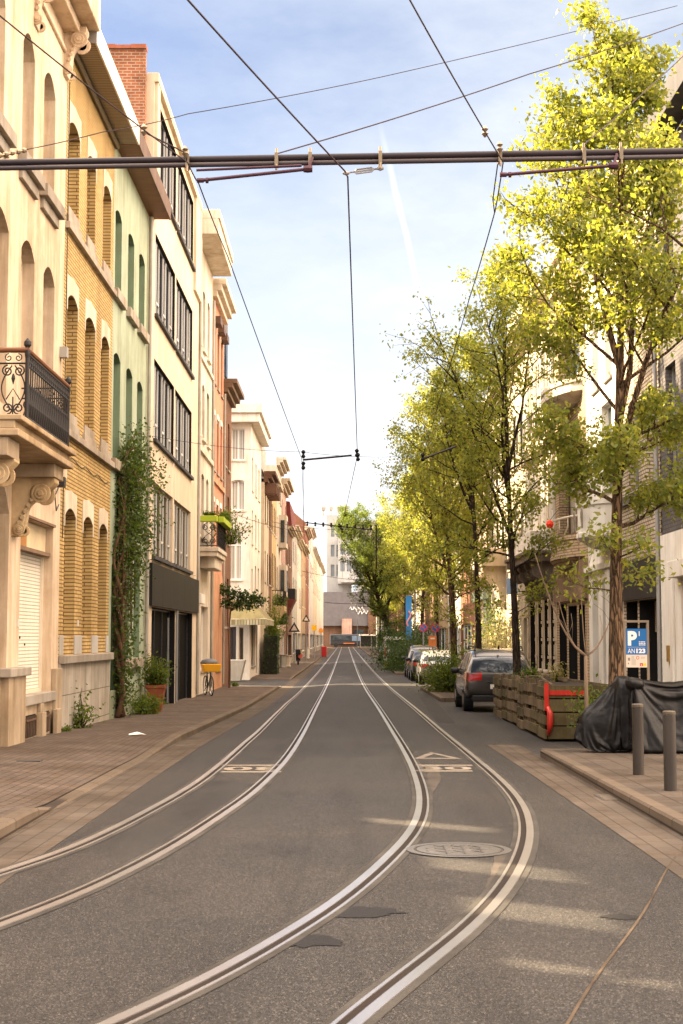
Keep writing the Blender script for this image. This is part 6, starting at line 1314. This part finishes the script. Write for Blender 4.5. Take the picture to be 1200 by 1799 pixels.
mb = MB(); k = 16; mb.add([sp_(.55 + .075 * math.cos(2 * PI * i / k), .75 + .046 * math.sin(2 * PI * i / k), .004) for i in range(k)] + [sp_(.55 + .05 * math.cos(2 * PI * i / k), .75 + .031 * math.sin(2 * PI * i / k), .004) for i in range(k)], [(i, (i + 1) % k, k + (i + 1) % k, k + i) for i in range(k)]); srect(mb, .65, .89, .79, .965, .004); mb.build('red_marks', P('sign_red', (.5, .05, .03), .5, 0), pn)
mb = MB(); srect(mb, .8, .89, .95, .965, .004); mb.build('yellow_mark', P('sign_yellow', (.75, .5, .04), .5, 0), pn)
mb = MB(); mb.add([sp_(.69, .95, .006), sp_(.75, .95, .006), sp_(.72, .915, .006)], [(0, 1, 2)]); mb.build('emblem_mark', P('sign_white', (.75, .73, .7)), pn)
# round no-parking signs, orange sign, banner, lantern, blue plate
def post(mb, x, y, h): z = pave(x, y); mb.tube([(x, y, z - .02), (x, y, z + h)], .035, 8); return z
BLUE = P('sign_blue', (.02, .13, .36)); 
for i, (px, py, d) in enumerate(((744, 1103, 80), (765, 1103, 74))):
    p = at(px, py, d); s_ = thing('no_parking_sign', ('round blue and red no parking sign, the one farther from the houses', 'round blue and red no parking sign, the one nearer the houses')[i], 'road sign', (p.x, d, pave(p.x, d)), 0, 'round no parking signs'); mb = MB(); post(mb, p.x, d, p.z - pave(p.x, d) + .3); each(mb, 'post', frame_mat('grey'), s_)
    MB().lathe((p.x, d - .05, p.z), [(.22, 0), (.22, .02)], 20, (0, -1, 0)).build('plate', P('sign_rim_red', (.5, .03, .03), .5, 0), s_); MB().lathe((p.x, d - .072, p.z), [(.175, 0), (.175, .003)], 20, (0, -1, 0)).build('blue_disc', BLUE, s_)
    mb = MB(); mb.bar((p.x - .12, d - .08, p.z + .12), (p.x + .12, d - .08, p.z - .12), .06, .006, (0, 1, 0)); mb.build('red_bar', P('sign_rim_red', (.5, .03, .03)), s_)
p = at(760, 1126, 73); s_ = thing('orange_sign', 'orange notice board standing behind the parked cars', 'sign', (p.x, 73, pave(p.x, 73))); mb = MB(); post(mb, p.x, 73.05, p.z - pave(p.x, 73) + .2); each(mb, 'post', frame_mat('grey'), s_); MB().box(p.x - .19, p.x + .19, 72.95, 73.0, p.z - .26, p.z + .26).build('board', P('orange_paint', (.5, .16, .05), .5, .1), s_)
mb = MB(); mb.box(p.x - .1, p.x + .1, 72.93, 72.95, p.z + .08, p.z + .16); mb.build('pale_panel', P('sign_cream', (.62, .53, .43)), s_)
p = at(721, 1070, 95); s_ = thing('banner', 'tall blue hanging banner with a red and white swirl among the trees', 'banner', (p.x, 95, pave(p.x, 95))); mb = MB(); post(mb, p.x + .3, 95, 4.9); mb.tube([(p.x + .3, 95, 4.4), (p.x - .3, 95, 4.4)], .025, 6); each(mb, 'post', frame_mat('grey'), s_)
mb = MB(); mb.add([(p.x - .3 + .38 * (i % 2), 95 + .04 * math.sin(i // 2), 4.35 - (i // 2) * .4) for i in range(16)], [(2 * i, 2 * i + 1, 2 * i + 3, 2 * i + 2) for i in range(7)]); mb.build('cloth', P('banner_blue', (.04, .2, .5), .7, .1), s_)
mb = MB(); mb.tube([(p.x - .11 + .11 * math.sin(a), 94.93, 3.4 - .16 * a) for a in np.linspace(0, 6, 16)], .05, 5); mb.build('swirl', P('banner_coral', (.7, .25, .2), .6, 0), s_)
p = at(966, 921, 52.5); s_ = thing('red_lantern', 'small bright red round lantern hanging on the pale stone house', 'lantern', (5.9, 50.5, p.z)); p = at(966, 921, 43.5); s_.location = p
MB().lathe(p, [(.02, -.115), (.08, -.09), (.115, 0), (.08, .09), (.02, .115)], 14, (0, 0, 1)).build('shade', P('lantern_red', (.7, .02, .01), .5, .05), s_); mb = MB(); mb.tube([p + Vector((0, 0, .11)), p + Vector((.3, 0, .5)), Vector((7.0, p.y, p.z + .5))], .008, 5); mb.build('hanger', BLK, s_)
p = at(900, 1030, 55); s_ = thing('house_sign', 'small blue and white plate projecting from the pale stone house', 'sign', p); MB().box(p.x - .2, p.x + .2, 55, 55.05, p.z - .3, p.z + .3).build('plate', P('plate_lightblue', (.3, .42, .6), .5, .1), s_); MB().tube([(p.x, 55.02, p.z + .35), (6.98, 55.02, p.z + .35)], .02, 5).build('arm', BLK, s_)
# far left pavement signs
def pole_sign(name, label, px, py, d, mat, r, shape, h=None, cat='sign'):
    p = at(px, py, d); z = pave(p.x, d); s_ = thing(name, label, cat, (p.x, d, z)); MB().tube([(p.x, d, z - .02), (p.x, d, p.z + r)], .05, 6).build('post', frame_mat('grey'), s_)
    if shape == 'disc': MB().lathe((p.x, d - .06, p.z), [(r, 0), (r, .04)], 18, (0, -1, 0)).build('plate', mat, s_)
    elif shape == 'box': MB().box(p.x - r, p.x + r, d - .1, d - .05, p.z - r * 1.05, p.z + r * 1.05).build('plate', mat, s_)
    elif shape == 'tri': MB().prism([(p.x - r, d - .1, p.z - r * .7), (p.x + r, d - .1, p.z - r * .7), (p.x, d - .1, p.z + r)], (0, .04, 0)).build('plate', mat, s_); MB().prism([(p.x - r * .55, d - .11, p.z - r * .45), (p.x + r * .55, d - .11, p.z - r * .45), (p.x, d - .11, p.z + r * .5)], (0, .005, 0)).build('pale_field', P('sign_cream', (.62, .53, .43)), s_)
    return s_
pole_sign('yellow_sign', 'yellow square stop sign on a slim pole on the far pavement', 552, 1103, 150, P('yellow_sign_paint', (.8, .45, .02), .5, .05), .26, 'box')
pole_sign('orange_disc', 'round orange sign just beyond the yellow square one', 564, 1108, 178, P('orange_disc_paint', (.75, .3, .06), .5, .05), .3, 'disc')
pole_sign('warning_sign', 'dark triangular sign frame on the far pavement, the nearer one', 517, 1103, 128, BLK, .5, 'tri', cat='road sign')
pole_sign('warning_sign', 'dark triangular sign beside the white far houses, the farther one', 538, 1087, 150, BLK, .42, 'tri', cat='road sign')
p = at(569, 1120, 188); z = pave(p.x, 188); MB_ = MB(); MB_.box(p.x - .35, p.x + .35, 188, 188.8, z, z + 1.3); tag(MB_.build('red_post_box', P('box_red', (.45, .03, .03), .5, .1), bevel=.06), 'red upright box on the far pavement below the orange disc', 'post box')
for i, (px, d, c, h, lb) in enumerate(((505, 116, PAL['pale'], .9, 'pale low pillar on the far pavement next to the scooter'), (497, 112, PAL['grey'], 1.0, 'grey low pillar by the pale house door'), (545, 165, PAL['white'], 1.2, 'pale round plant tub on the far pavement below the yellow sign'))):
    p = at(px, 1150, d); x = min(p.x, -4.2); z = pave(x, d); tag(MB().lathe((x, d, z), [(.26, 0), (.28, .1), (.24, .14), (.24, h - .1), (.3, h - .06), (.3, h)], 10).build('pillar' if i < 2 else 'plant_tub', c), lb, 'pillar' if i < 2 else 'plant tub')
lp = thing('street_lamp', 'slim grey street lamp post at the far junction', 'street lamp', (2.6, 318, -.53)); MB().tube([(2.6, 318, -.6), (2.6, 318, 8.5), (1.6, 318, 9.0)], .1, 6).build('post', frame_mat('grey'), lp); MB().lathe((1.4, 318, 8.85), [(.1, 0), (.35, .1), (.1, .3)], 8).build('lamp_head', frame_mat('grey'), lp)
# ================================================================== overhead line
CAB = P('cable', (.012, .009, .009), .7, .05, 0, 0, 60, 0, 0, .1); PIPE = P('pipe_black', (.02, .014, .017), .5, .15, 0, 0, 60, 0, 0, .18); BRS = P('brass_clamp', (.26, .205, .14), .45, .4, 0, 0, 60, .7); STL = P('galvanised', (.35, .32, .30), .4, .15, 0, 0, 60, .7); COP = P('contact_wire', (.03, .017, .02), .6, .05, 0, 0, 60, 0, 0, .1)
GD = 13.0
def span(mb, pts, r, sag=0.0, n=12):
    out = []
    for i in range(len(pts) - 1):
        a, b = Vector(pts[i]), Vector(pts[i + 1])
        for k in range(n): t = k / n; out.append(a.lerp(b, t) - Vector((0, 0, sag * 4 * t * (1 - t))))
    mb.tube(out + [Vector(pts[-1])], r, 5)
gt = thing('overhead_gantry', 'twin dark steel tubes spanning the street with clamps and registration arms', 'gantry', (0, GD, 0))
zg = at(600, 281, GD).z; zl = at(0, 291, GD).z; zr = at(1200, 271, GD).z
def gl(x): return zl + (zr - zl) * (x + 3.03) / 6.0
mb = MB(); mb.tube([(-9, GD, gl(-9) + .024), (9, GD, gl(9) + .024)], .034, 10); mb.build('upper_tube', PIPE, gt, smooth=True)
mb = MB(); mb.tube([(-9, GD - .02, gl(-9) - .030), (9, GD - .02, gl(9) - .030)], .022, 10); mb.build('lower_tube', P('pipe_grey', (.05, .04, .043), .5, .1, 0, 0, 60, 0, 0, .2), gt, smooth=True)
mb = MB()
for px in (330, 486, 545, 668, 878, 1025, 1090):
    x = Xat(px, GD) if False else at(px, 285, GD).x; z = gl(x); mb.box(x - .016, x + .016, GD - .06, GD + .04, z - .055, z + .06); mb.tube([(x, GD - .02, z + .06), (x, GD - .02, z + .11)], .012, 6); mb.tube([(x, GD - .06, z - .05), (x, GD - .06, z - .1)], .010, 6)
each(mb, 'clamp', BRS, gt)
mb = MB()
for a, b in (((352, 317), (541, 297)), ((884, 307), (1078, 291))):
    p, q_ = at(*a, GD - .12), at(*b, GD - .1); mb.tube([p, q_], .016, 8); mb.lathe(q_, [(.03, -.04), (.035, 0), (.03, .04)], 8, (1, 0, 0)); mb.lathe(p, [(.022, -.03), (.022, .03)], 8, (1, 0, 0)); mb.lathe(p + Vector((.06, 0, 0)), [(.026, -.012), (.026, .012)], 8, (1, 0, 0))
    mb.tube([q_, q_ + Vector((.04, .04, .12))], .014, 6)
p, q_ = at(345, 299, GD - .1), at(530, 291, GD - .1); mb.tube([p, q_], .012, 6); each(mb, 'registration_arm', P('pipe_purple', (.06, .025, .035), .5, .1, 0, 0, 60, .3), gt)
mb = MB(); p = at(608, 304, GD); q_ = at(668, 296, GD); mb.tube([p, q_], .008, 5)
for s_ in (-.018, .018): mb.tube([p.lerp(q_, .25), p.lerp(q_, .3) + Vector((0, 0, s_)), p.lerp(q_, .75) + Vector((0, 0, s_)), p.lerp(q_, .8)], .008, 5)
mb.lathe(p, [(.012, -.03), (.024, 0), (.012, .03)], 8, (1, 0, 0)); mb.lathe(q_, [(.012, -.03), (.024, 0), (.012, .03)], 8, (1, 0, 0))
mb.tube([q_, q_ + Vector((0, 0, .06))], .012, 6); mb.build('turnbuckle', STL, gt)
def wire(name, label, pts, r, sag=0.0, group='overhead tram wires', cat='wire', mat=None):
    mb = MB(); span(mb, pts, r, sag); return tag(mb.build(name, mat or COP), label, cat, group)
gp = lambda px, py, d: at(px, py, d)
J1, J2 = gp(530, 806, 31.8), gp(534, 940, 60)
wire('contact_wire', 'contact wire over the track beside the yellow house', [gp(-420, -240, 8.2), gp(0, 28, 9.7), gp(330, 286, 12.7), gp(349, 322, 13.05), gp(400, 450, 15.8), gp(530, 806, 31.8), gp(536, 955, 64), gp(560, 1040, 150)], .0062, .015)
wire('contact_wire', 'contact wire over the track beside the trees', [gp(640, -160, 7.7), gp(720, 0, 9.4), gp(884, 285, 12.9), gp(870, 370, 14.2), gp(826, 520, 17.5), gp(743, 800, 31.5), gp(668, 950, 62), gp(640, 1040, 150)], .0062, .015)
wire('feeder_wire', 'thin wire down the middle of the street between the two contact wires', [gp(180, -180, 7.7), gp(330, 0, 9.4), gp(608, 303, 13.0), gp(611, 310, 13.1), gp(628, 800, 31.4), gp(600, 928, 58), gp(603, 1040, 150)], .008, .01)
wire('stay_wire', 'short stay wire from the gantry clamp to the contact wire beside the trees', [gp(878, 262, 12.9), gp(866, 350, 13.9), gp(869, 374, 14.3)], .006)
wire('stay_wire', 'short stay wire from the gantry clamp to the contact wire beside the yellow house', [gp(253, 232, 12.2), gp(325, 268, 12.9), gp(332, 300, 13.0)], .007)
mb = MB()
for px, py, d in ((878, 258, 12.9), (325, 266, 12.9), (852, 231, 12.2), (253, 228, 12.2)): mb.lathe(gp(px, py, d), [(.008, -.05), (.03, -.02), (.012, 0), (.03, .02), (.008, .05)], 8)
tag(mb.build('gantry_insulators', BRS, gt))
wire('span_wire', 'long span wire from the cream house high over the street', [gp(-30, 276, 16), gp(180, 232, 17.5), gp(330, 200, 19), gp(680, 133, 22), gp(1190, 10, 26)], .006, .02)
wire('span_wire', 'span wire from the gantry hook up into the nearest tree', [gp(487, 270, 13), gp(930, 130, 16), gp(1230, 30, 19)], .0065, .02)
wire('span_wire', 'dark wire crossing the nearest tree crown behind the gantry', [gp(1026, 254, 13.1), gp(1230, 70, 18)], .006, .02)
mb = MB(); p, q_ = gp(0, 273, 16), gp(42, 264, 16.3); 
for k in range(5): mb.lathe(p.lerp(q_, k / 4), [(.02, -.03), (.035, 0), (.02, .03)], 8, (1, .1, .1))
mb.tube([p, q_], .012, 6); tag(mb.build('span_insulator', BRS), 'small insulator chain on the span wire by the cream house', 'insulator')
# second and third supports
def arm(label, a, b, d, extra):
    t = thing('wire_support', label, 'wire support', at(*a, d), 0, 'wire supports farther along the street'); MB().tube([at(*a, d), at(*b, d)], .022, 6).build('arm', PIPE, t); mb = MB()
    for px, py in extra: mb.lathe(at(px, py, d), [(.02, -.09), (.05, -.05), (.02, 0), (.05, .05), (.02, .09)], 8)
    each(mb, 'insulator', CAB, t); return t
arm('thin support arm between the first pair of wires past the gantry', (532, 808), (618, 800), 31.6, ((533, 798), (533, 818), (629, 803), (627, 796)))
arm('support arm reaching from the trees to the contact wire', (744, 806), (802, 784), 31.6, ((743, 803),))
sp2 = arm('farther wire support with a row of insulators beside the trees', (536, 918), (655, 931), 58, tuple((540 + 14 * k, 920 + k * .8) for k in range(9)) + ((599, 926), (601, 932)))
MB().tube([at(661, 922, 58), at(661, 1000, 58)], .03, 6).build('post', PIPE, sp2)
wire('cross_wire', 'thin cross wire from the office block over the street', [gp(262, 765, 40.6), gp(532, 794, 45), gp(740, 800, 48)], .007, .1, 'cross wires between the houses')
wire('cross_wire', 'cross wire from the white balcony house towards the far support', [gp(418, 905, 66), gp(536, 935, 60)], .01, .1, 'cross wires between the houses')
wire('cross_wire', 'cross wire from the bracketed house', [gp(480, 917, 92), gp(655, 930, 80)], .012, .2, 'cross wires between the houses')
wire('cross_wire', 'cross wire low over the far street', [gp(530, 1003, 130), gp(690, 1020, 130)], .018, .3, 'cross wires between the houses')
wire('cross_wire', 'cross wire at the far end before the apartment block', [gp(570, 1058, 200), gp(660, 1058, 200)], .035, .2, 'cross wires between the houses')
wire('drop_wire', 'thin vertical wire hanging below the first support arm', [gp(533, 815, 31.7), gp(533, 935, 33)], .004)

# ================================================================== sky, sun, camera
SUN_EL, SUN_DIR = math.radians(34), Vector((-.8, .6))
w = bpy.data.worlds.new('World'); SC.world = w; w.use_nodes = True; nt = w.node_tree; bg = nt.nodes['Background']
sky = _n(nt, 'ShaderNodeTexSky', sky_type='NISHITA'); sky.sun_disc = False; sky.sun_elevation = SUN_EL; sky.sun_rotation = math.atan2(SUN_DIR.x, SUN_DIR.y); sky.air_density = 1.0; sky.dust_density = 1.6; sky.ozone_density = 1.2
tc = _n(nt, 'ShaderNodeTexCoord').outputs['Generated']
mp = _n(nt, 'ShaderNodeMapping'); mp.inputs['Scale'].default_value = (2.2, 2.2, 5.5); mp.inputs['Rotation'].default_value = (0, .25, .5); nt.links.new(tc, mp.inputs['Vector'])
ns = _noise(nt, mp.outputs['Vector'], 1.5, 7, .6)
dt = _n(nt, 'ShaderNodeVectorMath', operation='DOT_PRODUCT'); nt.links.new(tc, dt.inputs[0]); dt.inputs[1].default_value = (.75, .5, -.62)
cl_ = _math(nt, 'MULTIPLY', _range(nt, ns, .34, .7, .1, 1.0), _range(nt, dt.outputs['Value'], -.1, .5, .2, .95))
clear = _mix(nt, 1.0, sky.outputs[0], (.15, .165, .198), 'MULTIPLY')
col = _mix(nt, cl_, clear, (1.5, 1.56, 1.64))
sx_ = _n(nt, 'ShaderNodeSeparateXYZ'); nt.links.new(tc, sx_.inputs[0])
col = _mix(nt, _range(nt, sx_.outputs['Z'], .02, .34, .92, 0), col, (1.9, 1.9, 1.88))
# added bright warm patches in the unseen sky, to lift the shaded walls
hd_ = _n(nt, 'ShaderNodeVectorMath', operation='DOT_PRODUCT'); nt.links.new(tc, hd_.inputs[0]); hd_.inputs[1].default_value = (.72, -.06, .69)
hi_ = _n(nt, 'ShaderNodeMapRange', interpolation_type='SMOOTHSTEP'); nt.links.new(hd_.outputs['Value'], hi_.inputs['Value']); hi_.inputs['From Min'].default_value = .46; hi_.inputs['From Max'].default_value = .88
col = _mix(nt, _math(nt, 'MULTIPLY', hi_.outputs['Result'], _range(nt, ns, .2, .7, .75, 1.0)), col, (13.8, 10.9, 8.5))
he_ = _n(nt, 'ShaderNodeVectorMath', operation='DOT_PRODUCT'); nt.links.new(tc, he_.inputs[0]); he_.inputs[1].default_value = (-.66, -.2, .72)  # second added patch, brightens the fronts on the tree side
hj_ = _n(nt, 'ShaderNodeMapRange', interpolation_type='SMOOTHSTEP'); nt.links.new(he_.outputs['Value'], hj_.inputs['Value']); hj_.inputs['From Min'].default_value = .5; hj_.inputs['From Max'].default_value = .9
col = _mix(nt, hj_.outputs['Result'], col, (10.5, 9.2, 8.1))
# condensation trail: a thin band along a great circle
a_, b_ = (at(672, 235, 1) - Vector((0, 0, HC))).normalized(), (at(757, 600, 1) - Vector((0, 0, HC))).normalized(); nrm = a_.cross(b_).normalized()
d2 = _n(nt, 'ShaderNodeVectorMath', operation='DOT_PRODUCT'); d2.inputs[1].default_value = tuple(nrm); wob = _noise(nt, tc, 30, 3)
nt.links.new(tc, d2.inputs[0]); off = _math(nt, 'ABSOLUTE', _math(nt, 'ADD', d2.outputs['Value'], _math(nt, 'MULTIPLY', _math(nt, 'SUBTRACT', wob, .5), .004)))
d3 = _n(nt, 'ShaderNodeVectorMath', operation='DOT_PRODUCT'); d3.inputs[1].default_value = tuple((b_ - a_).normalized()); nt.links.new(tc, d3.inputs[0])
lo, hi = a_.dot((b_ - a_).normalized()), b_.dot((b_ - a_).normalized())
band = _math(nt, 'MULTIPLY', _range(nt, off, .0005, .0026, .32, 0), _math(nt, 'MULTIPLY', _range(nt, d3.outputs['Value'], lo - .01, lo + .04, 0, 1), _range(nt, d3.outputs['Value'], hi - .09, hi + .01, 1, 0)))
col = _mix(nt, band, col, (2.5, 2.5, 2.5))
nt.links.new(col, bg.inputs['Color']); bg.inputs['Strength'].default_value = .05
sl = bpy.data.lights.new('sun', 'SUN'); sl.energy = 2.1; sl.angle = math.radians(.5); sl.color = (1, .78, .5)
so = bpy.data.objects.new('sun', sl); COL.objects.link(so)
tosun = Vector((SUN_DIR.x * math.cos(SUN_EL), SUN_DIR.y * math.cos(SUN_EL), math.sin(SUN_EL))); so.rotation_euler = tosun.to_track_quat('Z', 'Y').to_euler(); so.location = (-30, 40, 60)
cd = bpy.data.cameras.new('camera'); cam = bpy.data.objects.new('camera', cd); COL.objects.link(cam); SC.camera = cam
cam.location = (0, 0, HC); cam.rotation_euler = (PI / 2 + TH, 0, 0); cd.sensor_fit = 'VERTICAL'; cd.sensor_height = 36; cd.lens = F / 1799 * 36; cd.shift_x = -6.5 / 1799; cd.clip_start = .1; cd.clip_end = 5000
cd.dof.use_dof = True; cd.dof.focus_distance = 24; cd.dof.aperture_fstop = 7.0
vs = SC.view_settings; vs.view_transform = 'Standard'; vs.look = 'None'; vs.exposure = 3.9; vs.gamma = 1.0
SC.cycles.max_bounces = 8; SC.cycles.diffuse_bounces = 4; SC.cycles.glossy_bounces = 3; SC.cycles.transmission_bounces = 3; SC.cycles.sample_clamp_indirect = 6
